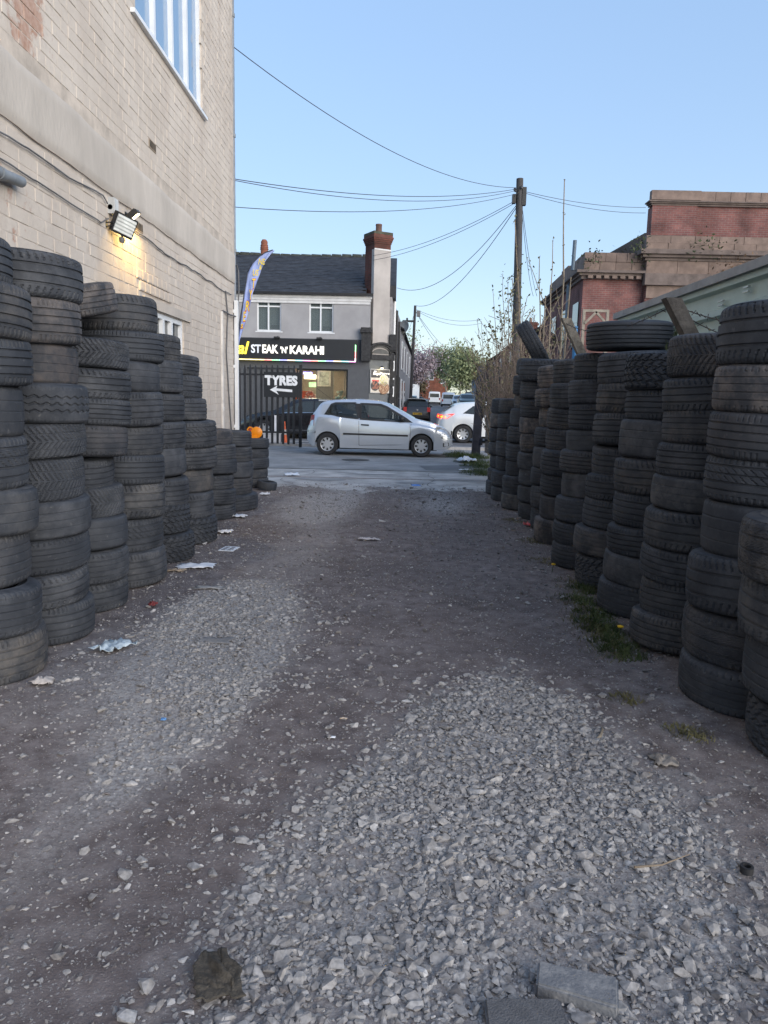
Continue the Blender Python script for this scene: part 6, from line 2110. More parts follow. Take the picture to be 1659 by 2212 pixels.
for (a, b_, c, d) in ((-.2, 4.1, 1.9, 1.7), (-6.5, 1.0, 1.5, 2), (-7.8, 3.6, .5, .6), (-6.8, 3.6, .5, .6), (3.1, 3.4, .9, .9)):
    w_ = MB().b2((a, -.58, b_), (a + c, -.44 if a > -2 else .05, b_ + d)).build('window', white_pvc, hb)
    for k in range(2):
        MB().b2((a + .12 + k * c * .5, -.62, b_ + .15), (a + c * .5 - .08 + k * c * .5, -.581, b_ + d - .15)).build('pane', dark_glass, w_)

# ================================================================== POLES AND OVERHEAD WIRES
polew = mat('pole_wood', (.062, .060, .062), .85, var=.3, scale=5, stretch=(8, 8, .6))
YPO = 22.9
ptop = P(1123, 386, YPO); pbot = P(1112, 860, YPO)
d_ = (ptop - pbot); base = pbot + d_ * ((0 - pbot.z) / d_.z)
pole = thing('telegraph_pole', 'tall dark wooden telegraph pole rising above the shrubs', 'pole', base)
MB().tube([(0, 0, 0), (ptop - base) * .5, ptop - base], [.145, .12, .10], 14).build('shaft', polew, pole, 60)
MB().b2((ptop - base) + Vector((.08, -.1, -.75)), (ptop - base) + Vector((.2, .05, -.25))).build('terminal_box', blk, pole)
MB().b2((ptop - base) + Vector((-.2, -.1, -.7)), (ptop - base) + Vector((-.1, .05, -.45))).build('terminal_box', blk, pole)
for k in range(5):
    a = k * 1.25
    c = (ptop - base) + Vector((.15 * math.cos(a), .15 * math.sin(a), -.28 - .08 * (k % 2)))
    MB().lathe([(0, -.04), (.035, -.03), (.04, .02), (.02, .05), (0, .05)], 8, c).build('insulator', mat('ceramic', (.05, .05, .055), .3), pole, 40)
for k in range(7):
    c = (pbot - base) * 0 + (ptop - base) * (.25 + .08 * k)
    MB().bar(c + Vector((-.16 if k % 2 else .04, -.02, 0)), c + Vector((-.04 if k % 2 else .16, -.02, 0)), .02, .02).build('step_iron', gate_m, pole)
YP2 = 46.0
p2t, p2b = P(897, 660, YP2), P(887, 862, YP2)
d_ = p2t - p2b; b2_ = p2b + d_ * ((0 - p2b.z) / d_.z)
pole2 = thing('far_telegraph_pole', 'slimmer wooden telegraph pole standing down the side street', 'pole', b2_)
MB().tube([(0, 0, 0), p2t - b2_], [.10, .075], 12).build('shaft', polew, pole2, 60)
MB().b2((p2t - b2_) + Vector((.1, -.1, -.65)), (p2t - b2_) + Vector((.32, .1, -.3))).build('terminal_box', mat('box_grey', (.18, .18, .18), .6), pole2)
wirem = mat('overhead_wire', (.045, .047, .055), .6)
def wire(a, b, sag, label, r=.011):
    r *= .72
    a, b = Vector(a), Vector(b)
    n = 28
    pts = [a.lerp(b, i / n) - Vector((0, 0, sag * 4 * (i / n) * (1 - i / n))) for i in range(n + 1)]
    return tag(MB().tube(pts, r, 5).build('overhead_wire', wirem, None, 60), label, 'wire', 'overhead telephone wires')
T1 = ptop + Vector((0, 0, -.25))
cor = lambda px, py: PX(px, py, WX + .03) if False else P(px, py, 12.8)
wire(P(500, 98, 12.82), T1, .55, 'wire dropping from high on the cream building to the tall pole', .010)
wire(P(503, 386, 12.82), T1 + Vector((0, 0, -.02)), .25, 'upper of two near-level wires from the cream building to the pole', .010)
wire(P(503, 389, 12.82), T1 + Vector((0, 0, -.06)), .32, 'lower of two near-level wires from the cream building to the pole', .009)
wire(P(504, 447, 12.84), T1 + Vector((0, 0, -.15)), .25, 'single wire below the pair, cream building corner to the pole', .009)
wire(P(806, 552, YR + .1), T1 + Vector((0, 0, -.3)), .25, 'upper wire from the restaurant chimney to the tall pole')
wire(P(806, 562, YR + .1), T1 + Vector((0, 0, -.36)), .25, 'lower wire from the restaurant chimney to the tall pole')
wire(P(858, 622, YR + 6), T1 + Vector((0, 0, -.4)), .9, 'sagging wire from the restaurant side wall up to the tall pole', .014)
wire(p2t, T1 + Vector((0, 0, -.45)), .9, 'wire linking the two telegraph poles across the road', .016)
wire(T1 + Vector((.15, 0, -.1)), P(1395, 448, YB - .3), .12, 'upper wire from the tall pole to the red brick parapet')
wire(T1 + Vector((.15, 0, -.14)), P(1395, 460, YB - .3), .15, 'lower wire from the tall pole to the red brick parapet')
wire(T1 + Vector((.1, 0, -.6)), P(1152, 640, 33), .3, 'left of two wires dropping behind the pole to the terrace')
wire(T1 + Vector((.12, 0, -.6)), P(1160, 640, 33), .25, 'right of two wires dropping behind the pole to the terrace')
wire(p2t + Vector((0, 0, -.2)), P(1040, 690, 52), .35, 'upper wire from the far pole to the houses on the right', .014)
wire(p2t + Vector((0, 0, -.25)), P(1040, 698, 52), .45, 'lower wire from the far pole to the houses on the right', .014)
wire(p2t + Vector((0, 0, -.3)), P(975, 770, 110), .6, 'left wire fanning from the far pole down the street', .02)
wire(p2t + Vector((0, 0, -.3)), P(985, 762, 110), .6, 'right wire fanning from the far pole down the street', .02)
wire(p2t + Vector((0, 0, -.3)), P(868, 745, 44), .2, 'short wire from the far pole to the left-hand houses', .013)
# street lamp and satellite dish on the left houses
a = P(862, 760, 42); 
sl_ = thing('street_lamp', 'dark street lamp with flat head on the left side of the street', 'street lamp', (a.x - .1, 42, 0))
zt_ = P(866, 694, 42).z
MB().tube([(0, 0, 0), (0, 0, zt_ - .4), (.08, 0, zt_ - .1), (.35, 0, zt_)], [.08, .06, .05, .04], 10).build('column', blk, sl_, 60)
MB().b2((.25, -.12, zt_ - .03), (.85, .12, zt_ + .06)).build('lamp_head', blk, sl_)
MB().lathe([(0, 0), (.05, 0), (.05, .12), (0, .14)], 10, (.5, 0, zt_ + .06)).build('photocell', blk, sl_)
a = P(873, 708, 40)
ds = thing('satellite_dish', 'grey satellite dish on a bracket off the left-hand houses', 'satellite dish', a)
rot = Matrix.Rotation(R_(62), 3, 'X') @ Matrix.Identity(3)
mb = MB().lathe([(0, .0), (.16, .015), (.3, .06), (.36, .10), (.35, .11), (.28, .075), (.15, .03), (0, .015)], 24)
rotd = Matrix.Rotation(R_(-35), 3, 'Z') @ Matrix.Rotation(R_(75), 3, 'X')
mb.v = [tuple(rotd @ Vector(v)) for v in mb.v]
mb.build('dish', mat('dish_grey', (.26, .27, .265), .6), ds, 60)
MB().tube([(0, .05, 0), (0, .1, -.5), (-.3, .1, -.58), (-.75, .1, -.55)], .022, 8).build('bracket', mat('dish_grey', (.26, .27, .265), .6), ds)
MB().tube([(0, -.0, -.2), rotd @ Vector((0, -.1, .5))], .012, 6).build('feed_arm', blk, ds)
MB().box(rotd @ Vector((0, -.1, .5)), (.08, .08, .1)).build('feed_horn', blk, ds)
# ================================================================== SHRUBS AND TREES
def leaf_cloud(name, centers, sizes, m, parent, aspect=.55, droop=0.3):
    """one mesh of many small bent leaf quads"""
    N = len(centers)
    c = np.array(centers)
    s = np.array(sizes)[:, None]
    d = RNG.normal(size=(N, 3)); d[:, 2] -= droop
    d /= np.linalg.norm(d, axis=1)[:, None]
    r = RNG.normal(size=(N, 3))
    u = np.cross(d, r); u /= np.linalg.norm(u, axis=1)[:, None] + 1e-9
    n_ = np.cross(d, u)
    p0 = c
    p1 = c + d * s * .5 + u * s * aspect * .5 + n_ * s * .08
    p2 = c + d * s
    p3 = c + d * s * .5 - u * s * aspect * .5 + n_ * s * .08
    V = np.stack([p0, p1, p2, p3], 1).reshape(-1, 3)
    idx = np.arange(N)[:, None] * 4
    F = np.concatenate([idx + np.array([[0, 1, 2]]), idx + np.array([[0, 2, 3]])], 1).reshape(-1, 3)
    me = bpy.data.meshes.new(name)
    me.vertices.add(len(V)); me.vertices.foreach_set('co', V.ravel())
    me.loops.add(F.size); me.loops.foreach_set('vertex_index', F.ravel().astype(np.int32))
    me.polygons.add(len(F)); me.polygons.foreach_set('loop_start', np.arange(0, F.size, 3, dtype=np.int32))
    me.update(calc_edges=True)
    me.materials.append(m)
    return link(name, me, parent)

def leaf_mat(name, c1, c2, scale=2.5):
    return mat(name, c1, .65, col2=c2, scale=scale, lo=.3, hi=.7, spec=.3)

def branching(root, height, spread, levels=3, n0=7, r0=.2, lean=(0, 0), seed=0, upbias=.6):
    """returns (list of branch paths with radii, twig tips)"""
    rnd = random.Random(seed)
    paths, tips = [], []
    def grow(p, d, L, r, lv):
        pts = [p]
        q = p.copy()
        k = 5
        for i in range(k):
            d = (d + Vector((rnd.gauss(0, .13), rnd.gauss(0, .13), rnd.gauss(0.05, .1)))).normalized()
            q = q + d * (L / k)
            pts.append(q.copy())
        paths.append((pts, [r * (1 - .6 * i / k) for i in range(k + 1)]))
        if lv == 0:
            tips.extend(pts[1:])
            return
        nb = n0 if lv == levels else rnd.randint(4, 6)
        for b in range(nb):
            t = rnd.uniform(.35 if lv == levels else .2, 1.0)
            i = min(int(t * k), k - 1)
            s = pts[i].lerp(pts[i + 1], t * k - i)
            a = rnd.uniform(0, 2 * PI)
            side = Vector((math.cos(a), math.sin(a), 0))
            nd_ = (d * .45 + side * spread + Vector((0, 0, upbias))).normalized()
            grow(s, nd_, L * rnd.uniform(.45, .68), r * .42 * (1.1 - .4 * t), lv - 1)
    grow(Vector((0, 0, 0)), Vector((lean[0], lean[1], 1)).normalized(), height * .58, r0, levels)
    return paths, tips

def tree(name, label, px, py_base, Y, h, spread, leafm, nleaf, lsize, seed, barkm, n0=8, group='trees at the far end of the side street', levels=3, blob=.45, upbias=.6, r0=None, cat='tree', base=None):
    b = base if base is not None else P(px, py_base, Y)
    t = thing(name, label, cat, b, 0, group)
    paths, tips = branching(None, h, spread, levels, n0, r0 or h * .018, seed=seed, upbias=upbias)
    mb = MB()
    for i, (pts, rs) in enumerate(paths):
        mb.tube(pts, [max(.008, r) for r in rs], 5 if i else 8, caps=False)
    mb.build('trunk', barkm, t, 60)
    tp = np.array([v[:] for v in tips])
    keep = RNG.uniform(size=len(tp)) > .12
    tp = tp[keep]
    k = RNG.integers(0, len(tp), nleaf)
    cen = tp[k] + RNG.normal(0, blob, (nleaf, 3)) * np.array([1, 1, .8])
    leaf_cloud('crown', cen, RNG.uniform(.6, 1.3, nleaf) * lsize, leafm, t)
    return t
bark = mat('bark', (.085, .07, .058), .9, var=.35, scale=9)
pale_bark = mat('pale_bark', (.30, .26, .21), .9, var=.35, scale=9)
pink = leaf_mat('blossom', (.30, .235, .26), (.44, .37, .395))
ygr = leaf_mat('spring_leaf', (.14, .16, .05), (.24, .27, .10))
dgr = leaf_mat('green_leaf', (.05, .08, .03), (.12, .16, .065))
pgr = leaf_mat('birch_leaf', (.16, .19, .09), (.28, .31, .17))
brn = leaf_mat('brown_bud', (.13, .085, .055), (.22, .14, .09))
tree('cherry_tree', 'pink blossoming cherry tree on the left of the side street', 884, 868, 75, 5.6, .75, pink, 4200, .24, 3, bark, blob=.6)
tree('leafing_tree', 'bare-topped tree with young yellow-green leaves above the pink blossom', 874, 868, 84, 8.4, .65, ygr, 2200, .24, 5, bark, blob=.5, n0=10)
tree('green_tree', 'dense dark green tree left of the birches at the street end', 938, 868, 170, 9.0, .8, dgr, 5200, .75, 8, bark, blob=.9)
tree('green_tree', 'mid green tree directly behind the white van', 960, 868, 160, 9.5, .7, dgr, 5200, .65, 9, bark, blob=.8)
tree('birch_tree', 'tall pale birch with sparse leaves at the street end', 968, 868, 140, 10.6, .45, pgr, 3800, .42, 12, pale_bark, blob=.7, n0=12)
tree('birch_tree', 'second pale birch right of the tall one', 992, 868, 135, 9.6, .5, pgr, 3800, .42, 14, pale_bark, blob=.7, n0=11)
tree('green_tree', 'broad green tree at the right behind the grey outbuilding', 1012, 868, 120, 7.2, .8, pgr, 5000, .5, 17, bark, blob=1.0)
tree('green_tree', 'low green tree between red house and cherry blossom', 908, 868, 165, 6.5, .9, dgr, 3800, .7, 18, bark, blob=.8)
tree('hedge_tree', 'brownish hedge tree beside the red house at street end', 890, 868, 140, 4.5, .9, leaf_mat('brown_hedge', (.12, .10, .06), (.19, .15, .09)), 3000, .6, 19, bark, blob=.9)

# saplings and buddleia between the fence and the road
stem_m = mat('stem', (.20, .16, .12), .85, var=.3, scale=12)
stem_p = mat('pale_stem', (.24, .20, .15), .8, var=.3, scale=9)
def sapling(label, px, pyb, ptx, pty, Y, r=.02, leaves=0, m=stem_m, kids=0, lsize=.05, curve=.12):
    top = P(ptx, pty, Y)
    bt = P(px, pyb, Y)
    base = Vector((bt.x, Y, 0)) if pyb > 800 else bt
    t = thing('sapling', label, 'sapling', Vector((base.x, Y, 0)), 0, 'bare saplings behind the right-hand tyres')
    o = Vector(t.location)
    mb = MB()
    cen = []
    def stem(a, b, rr):
        pts = []
        for i in range(11):
            q = a.lerp(b, i / 10)
            q.x += curve * math.sin(i / 10 * PI) * (.5 if rr < r else 1) * ((b - a).length * .12)
            q += Vector((fnoise(q.z, px, 2, 1), fnoise(q.z, px, 2, 5), 0)) * .025
            pts.append(q - o)
        mb.tube(pts, [rr * (1 - .72 * i / 10) for i in range(11)], 6)
        for i in range(3, 11):
            mb.lathe([(0, -.012), (rr * (1.35 - .7 * i / 10), 0), (0, .012)], 6, pts[i])
            if leaves:
                for k in range(leaves):
                    cen.append(pts[i] + Vector((random.gauss(0, .02), random.gauss(0, .02), random.gauss(0, .03))))
        return pts
    main = stem(Vector((base.x, Y, base.z if pyb <= 800 else 0)), top, r)
    for k in range(kids):
        i = random.randint(3, 8)
        a = main[i] + o
        b = a + Vector((random.uniform(-.5, .5), random.uniform(-.3, .3), random.uniform(.4, 1.0)))
        stem(a, b, r * .5)
    mb.build('stem', m, t, 60)
    if cen:
        leaf_cloud('leaves', [c[:] for c in cen], RNG.uniform(.6, 1.2, len(cen)) * lsize, leaf_mat('bud_leaf', (.10, .10, .05), (.20, .19, .10)), t, .6, -.4)
    return t
sapling('tallest bare sapling with ringed nodes, between the pole and red building', 1195, 900, 1218, 388, 12.0, .026, 1, stem_p, 0, .03)
sapling('second tall bare stem left of the tallest sapling', 1170, 900, 1192, 520, 12.4, .02, 2, stem_p, 2)
sapling('crooked pale trunk with a cut end among the tyres', 1185, 900, 1232, 600, 11.6, .026, 1, stem_p, 3)
sapling('bare stem rising close beside the telegraph pole', 1128, 900, 1112, 475, 13.0, .028, 3, stem_m, 2)
sapling('thin stem with paired buds right of the pole', 1160, 900, 1165, 555, 12.8, .02, 3, stem_m, 1)
sapling('short forked pale stem leaning over the far tyres', 1155, 900, 1178, 640, 11.2, .028, 1, stem_p, 4)
i = 0
for px, tx, ty, Y, where in ((1078, 1030, 690, 15.0, 'leftmost leaning budded stem against the sky'), (1085, 1064, 628, 15.2, 'tall budded stem left of the pole, tallest of its clump'), (1090, 1048, 702, 15.4, 'budded stem leaning left just right of the leftmost'),
                             (1094, 1085, 592, 14.6, 'upright budded stem just left of the telegraph pole'), (1098, 1098, 605, 14.8, 'upright budded stem touching the telegraph pole from the left'), (1100, 1080, 660, 15.0, 'shorter upright budded stem within the clump'),
                             (1080, 1005, 755, 15.6, 'lowest branch reaching far left over the gate post'), (1084, 1016, 742, 15.3, 'second low branch reaching left with leaf pairs'), (1092, 1020, 790, 15.1, 'drooping lowest twig left of the shrub mass')):
    sapling(where, px, 820 if ty < 750 else 850, tx, ty, Y, .014, 3, stem_m, 2, .075)
# thicket of dead stalks: nobody could count it
mb = MB()
for k in range(330):
    px = random.uniform(1068, 1195)
    Y = random.uniform(12.4, 16.2)
    x = P(px, 850, Y).x
    h = random.uniform(.9, 2.5) * (1.0 if px < 1150 else .85)
    a = Vector((x, Y, random.uniform(0, .8)))
    d = Vector((random.gauss(0, .20), random.gauss(0, .2), 1)).normalized()
    pts = []
    for i in range(6):
        q = a + d * (h * i / 5)
        q += Vector((fnoise(q.z, k, 1.4, 2), fnoise(q.z, k, 1.4, 8), 0)) * .12
        pts.append(q)
    r = random.uniform(.004, .011)
    mb.tube(pts, [r * (1 - .1 * i) for i in range(6)], 4, caps=False)
    for b in range(3):
        q = pts[random.randint(2, 5)]
        e = q + Vector((random.gauss(0, .2), random.gauss(0, .15), random.uniform(.1, .4)))
        mb.tube([q, e], r * .5, 3, caps=False)
tag(mb.build('thicket', mat('dead_stalk', (.19, .145, .115), .9, var=.4, scale=3)), 'tangle of dead brown shrub stalks behind the far right tyres', 'thicket', kind='stuff')
cen = []
for k in range(1500):
    px = random.uniform(1064, 1190); Y = random.uniform(12.4, 16.2)
    cen.append((P(px, 850, Y).x, Y, abs(random.gauss(0, 1)) * .9 + .3))
tag(leaf_cloud('thicket_leaves', cen, RNG.uniform(.04, .09, len(cen)), leaf_mat('dead_leaf', (.14, .115, .07), (.24, .22, .12)), None), 'dry brown and olive leaves caught in the dead stalks', 'leaves', kind='stuff')
# climbing leaves on the telegraph pole and weeds on the brick ledges
def ivy(label, a, b, n, spread, size, m, name='climbing_plant'):
    t = thing(name, label, 'plant', a)
    a0 = Vector(a)
    pts = [a0.lerp(Vector(b), i / 12) + Vector((fnoise(i, 1, .6, 2), fnoise(i, 3, .6, 4), 0)) * spread * .4 - a0 for i in range(13)]
    MB().tube(pts, .012, 5).build('stem', stem_m, t, 60)
    c = []
    for k in range(n):
        q = pts[random.randint(0, 12)]
        c.append((q.x + random.gauss(0, spread), q.y + random.gauss(0, spread), q.z + random.gauss(0, spread)))
    leaf_cloud('leaves', c, RNG.uniform(.6, 1.3, n) * size, m, t)
ivyl = leaf_mat('ivy_leaf', (.035, .045, .02), (.08, .10, .045))
ivy('dark leafy climber on the lower part of the telegraph pole', P(1104, 860, 22.6), P(1106, 600, 22.6), 180, .2, .11, ivyl)
ivy('weed growing out of the cornice left on the red building', P(1275, 575, YB - .3), P(1283, 545, YB - .3), 70, .25, .13, ivyl, 'ledge_weed')
ivy('weed growing where the low wing meets the tall block', P(1386, 560, YB - .4), P(1383, 518, YB - .4), 90, .2, .13, ivyl, 'ledge_weed')
ivy('straggly weed hanging on the tall block cornice', P(1490, 528, YB - .6), P(1560, 535, YB - .6), 90, .25, .12, ivyl, 'ledge_weed')
ivy('dry bush growing above the green shed roof edge', P(1600, 575, YB - .6), P(1560, 600, YB - .6), 200, .4, .13, brn, 'ledge_weed')
ivy('green sprig poking up behind the tyres below the shed', P(1466, 735, 5.6), P(1470, 722, 5.6), 30, .06, .08, ivyl, 'weed_sprig')

# grass tufts and weeds on the ground
def grass_patch(label, pts, n, h, m, name='grass_tuft'):
    """pts: list of (x, y, radius) on the ground"""
    V, F = [], []
    for k in range(n):
        x0, y0, r = random.choice(pts)
        a, q = random.uniform(0, 2 * PI), r * random.random() ** .6
        x, y = x0 + q * math.cos(a), y0 + q * math.sin(a)
        hh = h * random.uniform(.4, 1.25) * (1 - .5 * q / r)
        ln = Vector((random.gauss(0, .55), random.gauss(0, .55), 1)).normalized()
        w = Vector((math.cos(a + 1), math.sin(a + 1), 0)) * random.uniform(.0018, .004)
        b0 = Vector((x, y, gz(x, y) - .005))
        m1 = b0 + ln * hh * .55
        tp = b0 + ln * hh + Vector((ln.x, ln.y, -.35)) * hh * .35
        i = len(V)
        V += [b0 - w, b0 + w, m1 + w * .8, m1 - w * .8, tp]
        F += [(i, i + 1, i + 2, i + 3), (i + 3, i + 2, i + 4)]
    me = bpy.data.meshes.new(name)
    me.from_pydata([v[:] for v in V], [], F)
    me.materials.append(m)
    return tag(link(name, me), label, 'grass', kind='stuff')
gm = leaf_mat('grass_green', (.035, .06, .015), (.10, .12, .04), 6)
gm2 = leaf_mat('grass_dry', (.09, .09, .035), (.16, .14, .07), 6)
gp = [G(x, y) for x, y in ((1255, 1300), (1285, 1330), (1310, 1365), (1330, 1390), (1345, 1410), (1290, 1350), (1265, 1275))]
grass_patch('green grass growing at the foot of the right-hand tyres', [(q.x, q.y, .16) for q in gp], 2600, .085, gm)
grass_patch('dry pale grass among the green at the tyre feet', [(q.x - .05, q.y, .2) for q in gp], 700, .08, gm2)
gp = [G(x, y) for x, y in ((1475, 1585), (1500, 1590), (1350, 1510))]
grass_patch('sparse grass tufts on the dirt near the camera at right', [(q.x, q.y, .09) for q in gp], 420, .055, gm2)
gp = [G(x, y) for x, y in ((1000, 990), (1020, 1000), (1035, 1010), (1040, 1025), (990, 985), (1030, 990))]
grass_patch('weeds and grass round the foot of the gate post', [(q.x, q.y, .45) for q in gp], 5200, .22, gm)
gp = [G(x, y) for x, y in ((1175, 1215), (1240, 1260), (1150, 1170), (1110, 1125))]
grass_patch('thin grass along the base of the far right stacks', [(q.x, q.y, .18) for q in gp], 700, .06, gm2)
for px, py, lab in ((1335, 1378, 'yellow dandelion in the grass by the third right stack'), (1192, 1237, 'yellow dandelion at the foot of a farther right stack')):
    q = G(px, py)
    t = thing('dandelion', lab, 'flower', q)
    MB().tube([(0, 0, 0), (.01, 0, .07)], .003, 5).build('stem', gm, t)
    MB().lathe([(0, .065), (.018, .07), (.02, .078), (0, .085)], 10, (.01, 0, 0)).build('bloom', mat('dandelion_yellow', (.75, .45, .02), .7), t)

# ================================================================== LITTER AND LOOSE BITS
paper = mat('white_paper', (.70, .72, .76), .8, var=.06)
def crumple(name, label, cat, px, py, w, d, m, h=.02, seed=0, n=9, flat=.5, rz=0.0, hole=None):
    q = G(px, py)
    rnd = random.Random(seed)
    V, F = [], []
    for j in range(n + 1):
        for i in range(n + 1):
            u, v = i / n * 2 - 1, j / n * 2 - 1
            rr = max(abs(u), abs(v))
            edge = 1 - .5 * fnoise(u * 2 + seed, v * 2, 1, seed) * rr
            x, y = u * w / 2 * edge, v * d / 2 * edge
            z = h * 1.5 * (.25 + 1.3 * abs(fnoise(u * 1.9, v * 1.9, 1.3, seed * 3 + 1)) + .5 * abs(fnoise(u * 4, v * 4, 1.2, seed + 2))) * (1.1 - flat * rr) + .004
            V.append((x * math.cos(rz) - y * math.sin(rz), x * math.sin(rz) + y * math.cos(rz), z))
    for j in range(n):
        for i in range(n):
            a = j * (n + 1) + i
            F.append((a, a + 1, a + n + 2, a + n + 1))
    o = MB().add(V, F).build(name, m, None, 70)
    o.location = (q.x, q.y, gz(q.x, q.y))
    s_ = o.modifiers.new('thickness', 'SOLIDIFY'); s_.thickness = .0025; s_.offset = 1
    return tag(o, label, cat)
crumple('paper_scrap', 'large torn white paper lying by the fifth left stack', 'paper', 425, 1226, .30, .17, paper, .02, 3, rz=.2)
crumple('paper_scrap', 'small white paper fallen beside the sixth left stack', 'paper', 487, 1153, .15, .13, paper, .03, 5)
crumple('paper_scrap', 'white scrap near the foot of the eighth left stack', 'paper', 518, 1118, .16, .14, paper, .03, 6)
crumple('paper_scrap', 'white lid-like scrap near the small fallen tyre', 'paper', 572, 1069, .14, .12, paper, .03, 8)
crumple('paper_scrap', 'white paper on the concrete apron at left', 'paper', 628, 1029, .26, .24, paper, .03, 9)
crumple('paper_scrap', 'crumpled white paper in the weeds by the gate post', 'paper', 1008, 1001, .40, .4, paper, .10, 10)
crumple('paper_scrap', 'thin white litter strip right of the weeds on the apron', 'paper', 1005, 1018, .24, .16, paper, .02, 28)
crumple('cardboard_scrap', 'small tan cardboard piece beside the torn white paper', 'cardboard', 381, 1235, .14, .06, mat('cardboard', (.34, .27, .20), .85), .015, 11)
crumple('blue_wrapper', 'blue and white plastic wrapper on the far gravel edge', 'wrapper', 897, 1049, .15, .20, mat('blue_wrap', (.06, .22, .62), .4), .03, 12)
crumple('plastic_bag', 'crumpled clear plastic bag on the dirt by the first left stacks', 'bag', 247, 1402, .14, .19, mat('clear_plastic', (.50, .58, .62), .25, var=.25, scale=22), .035, 13, rz=-.5)
crumple('plastic_strip', 'long pale plastic strip lying mid-track', 'plastic', 795, 1167, .22, .075, mat('pale_plastic', (.52, .48, .48), .5), .02, 14)
crumple('flat_scrap', 'grey flattened scrap by the fourth left stack', 'plastic', 458, 1273, .22, .07, mat('grey_plastic', (.30, .29, .28), .6), .012, 15)
crumple('tile_scrap', 'flat grey sheet piece embedded in the left gravel streak', 'sheet', 465, 1384, .20, .10, mat('grey_sheet', (.24, .23, .225), .8), .006, 16)
crumple('red_wrapper', 'small red torn wrapper near the third left stack', 'wrapper', 330, 1312, .05, .05, mat('red_wrap', (.16, .03, .03), .6), .03, 17)
crumple('red_wrapper', 'red wrapper at the foot of the seventh right stack', 'wrapper', 1141, 1137, .10, .12, mat('red_wrap2', (.55, .08, .07), .5), .03, 18)
crumple('blue_scrap', 'tiny blue plastic scrap in the left gravel', 'plastic', 353, 1557, .022, .02, mat('bright_blue', (.12, .28, .55), .4), .006, 19)
crumple('leaf_scrap', 'curled pale dry leaf on the dirt at right', 'leaf', 1435, 1648, .10, .08, mat('dry_leaf', (.26, .23, .20), .8), .02, 20)
crumple('cigarette_end', 'pale cigarette end lying on the dark dirt', 'litter', 742, 1555, .03, .010, mat('cig', (.55, .45, .35), .7), .006, 21, n=4)
crumple('white_peel', 'thin white plastic sliver on the dirt mid-frame', 'litter', 716, 1593, .035, .016, paper, .006, 22, n=4)
crumple('paper_scrap', 'pale scraps at the foot of the first left stack', 'paper', 95, 1480, .10, .07, mat('dirty_paper', (.42, .39, .37), .8), .03, 23)
# blister pack
q = G(495, 1187)
t = thing('blister_pack', 'white blister pack card with dark slots on the dirt', 'packaging', (q.x, q.y, gz(q.x, q.y) + .004), R_(-8))
MB().b2((-.07, -.10, 0), (.07, .10, .006)).build('card', paper, t)
for a in range(2):
    for b_ in range(4): MB().b2((-.05 + a * .055, -.08 + b_ * .042, .006), (-.012 + a * .055, -.068 + b_ * .042, .009)).build('slot', dk, t)
# black bag by the last left stack is the small tyre; brown rag in the foreground
rag = mat('olive_cloth', (.075, .065, .052), .9, var=.3, scale=25, bump=.4, bscale=160)
q = G(470, 2130)
V, F = [], []
n = 26
for j in range(n + 1):
    for i in range(n + 1):
        u, v = i / n * 2 - 1, j / n * 2 - 1
        w = 1 - .45 * max(0, v) - .35 * abs(fnoise(u * 1.6, v * 1.6, 1, 4))
        x = .062 * u * w + .014 * fnoise(u, v, 2, 2)
        y = .078 * v + .018 * fnoise(u, v, 2.2, 7)
        ridge = abs(fnoise(u * 1.3 + v * .6, v * .8, 1.6, 3)) + .2 * abs(fnoise(u * 2.4, v * 1.8, 1.2, 9))
        z = .014 + .034 * ridge * (1.15 - .75 * max(abs(u), abs(v)))
        V.append((x, y, z))
for j in range(n):
    for i in range(n):
        a = j * (n + 1) + i
        F.append((a, a + 1, a + n + 2, a + n + 1))
o = MB().add(V, F).build('rag', rag, None, 80)
o.location = (q.x, q.y, gz(q.x, q.y) + .012)
o.rotation_euler = (0, 0, R_(18))
s_ = o.modifiers.new('thickness', 'SOLIDIFY'); s_.thickness = .003
tag(o, 'crumpled brown-grey cloth rag lying on the near gravel', 'rag')
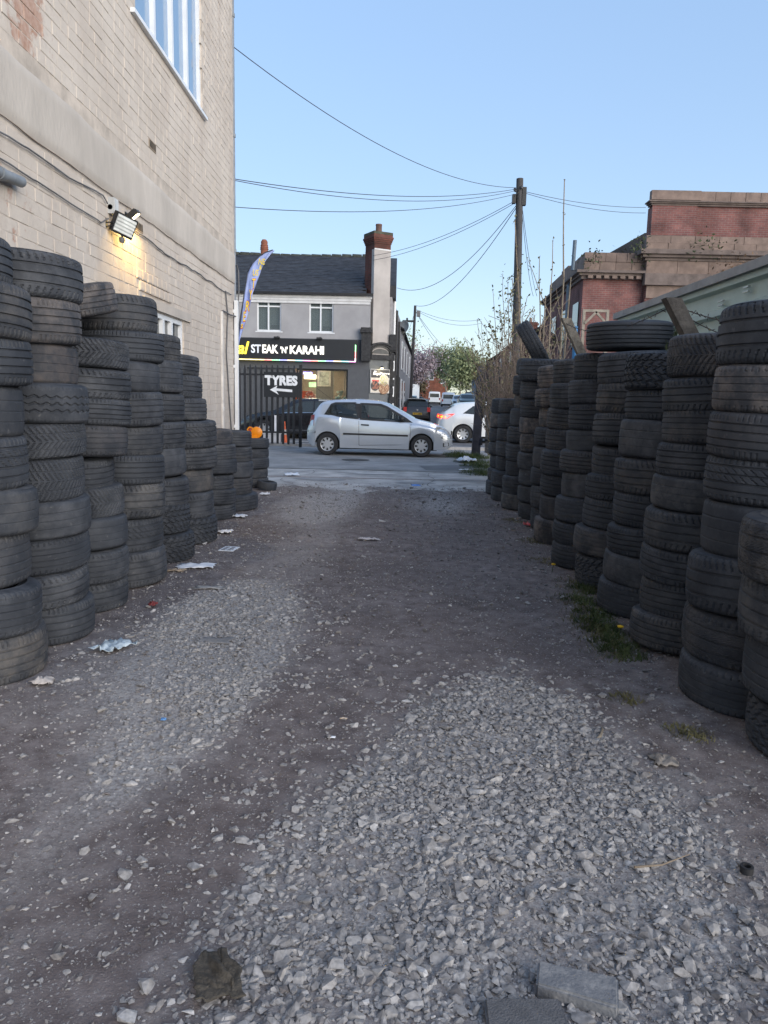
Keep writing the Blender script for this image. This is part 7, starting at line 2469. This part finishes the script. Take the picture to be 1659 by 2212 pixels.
# two paving bricks sunk in the gravel
def paver(name, label, corners, m, th=.045, lift=-.006):
    pts = [G(x, y, .035) for x, y in corners]
    c = sum(pts, Vector()) / 4
    bm = bmesh.new()
    top = [bm.verts.new((p.x - c.x, p.y - c.y, lift + .002 * fnoise(p.x * 9, p.y, 3))) for p in pts]
    bot = [bm.verts.new((p.x - c.x, p.y - c.y, lift - th)) for p in pts]
    bm.faces.new(top); bm.faces.new(bot[::-1])
    for i in range(4): bm.faces.new((top[i], bot[i], bot[(i + 1) % 4], top[(i + 1) % 4]))
    bmesh.ops.bevel(bm, geom=[e for e in bm.edges if e.verts[0] in top or e.verts[1] in top], offset=.006, segments=3, affect='EDGES')
    bmesh.ops.recalc_face_normals(bm, faces=bm.faces)
    me = bpy.data.meshes.new(name); bm.to_mesh(me); bm.free()
    me.materials.append(m)
    o = link(name, me); o.location = c
    return tag(o, label, 'paver')
pvm = mat('paver_grey', (.17, .175, .185), .75, col2=(.30, .295, .29), scale=26, lo=.48, hi=.70, bump=.25, bscale=120)
pvm2 = mat('paver_dark', (.12, .12, .125), .85, var=.12, scale=30, bump=.4, bscale=200)
paver('paving_block', 'blue-grey paving brick with pale scuffs sunk in the near gravel', [(1163, 2068), (1336, 2104), (1338, 2172), (1158, 2120)], pvm)
paver('paving_slab', 'dark grey paving slab cut off by the bottom edge of the picture', [(1045, 2148), (1210, 2148), (1245, 2260), (1058, 2260)], pvm2)
q = G(1615, 1940)
t = tag(MB().lathe([(.012, 0), (.02, 0), (.02, .022), (.012, .022)], 16, closed=True).build('rubber_ring', TYRE_B, None, 40), 'small black rubber ring on the dirt at right', 'ring')
t.location = (G(1612, 1888).x, G(1612, 1888).y, .006)
a, b_, c = G(1370, 1873, .03), G(1430, 1868, .03), G(1490, 1845, .03)
tag(MB().tube([a, b_, c], [.004, .003, .0015], 6).build('twig', stem_m, None, 60), 'thin dark twig lying across the near gravel', 'twig')
a = G(1300, 1600); 
tag(MB().tube([G(1290, 1595), G(1297, 1590, .01), G(1302, 1575, .006), G(1300, 1570)], [.005, .006, .005, .003], 6).build('twig', stem_p, None, 60), 'short crooked pale twig on the dirt at right', 'twig')
print('objects', len(bpy.data.objects))
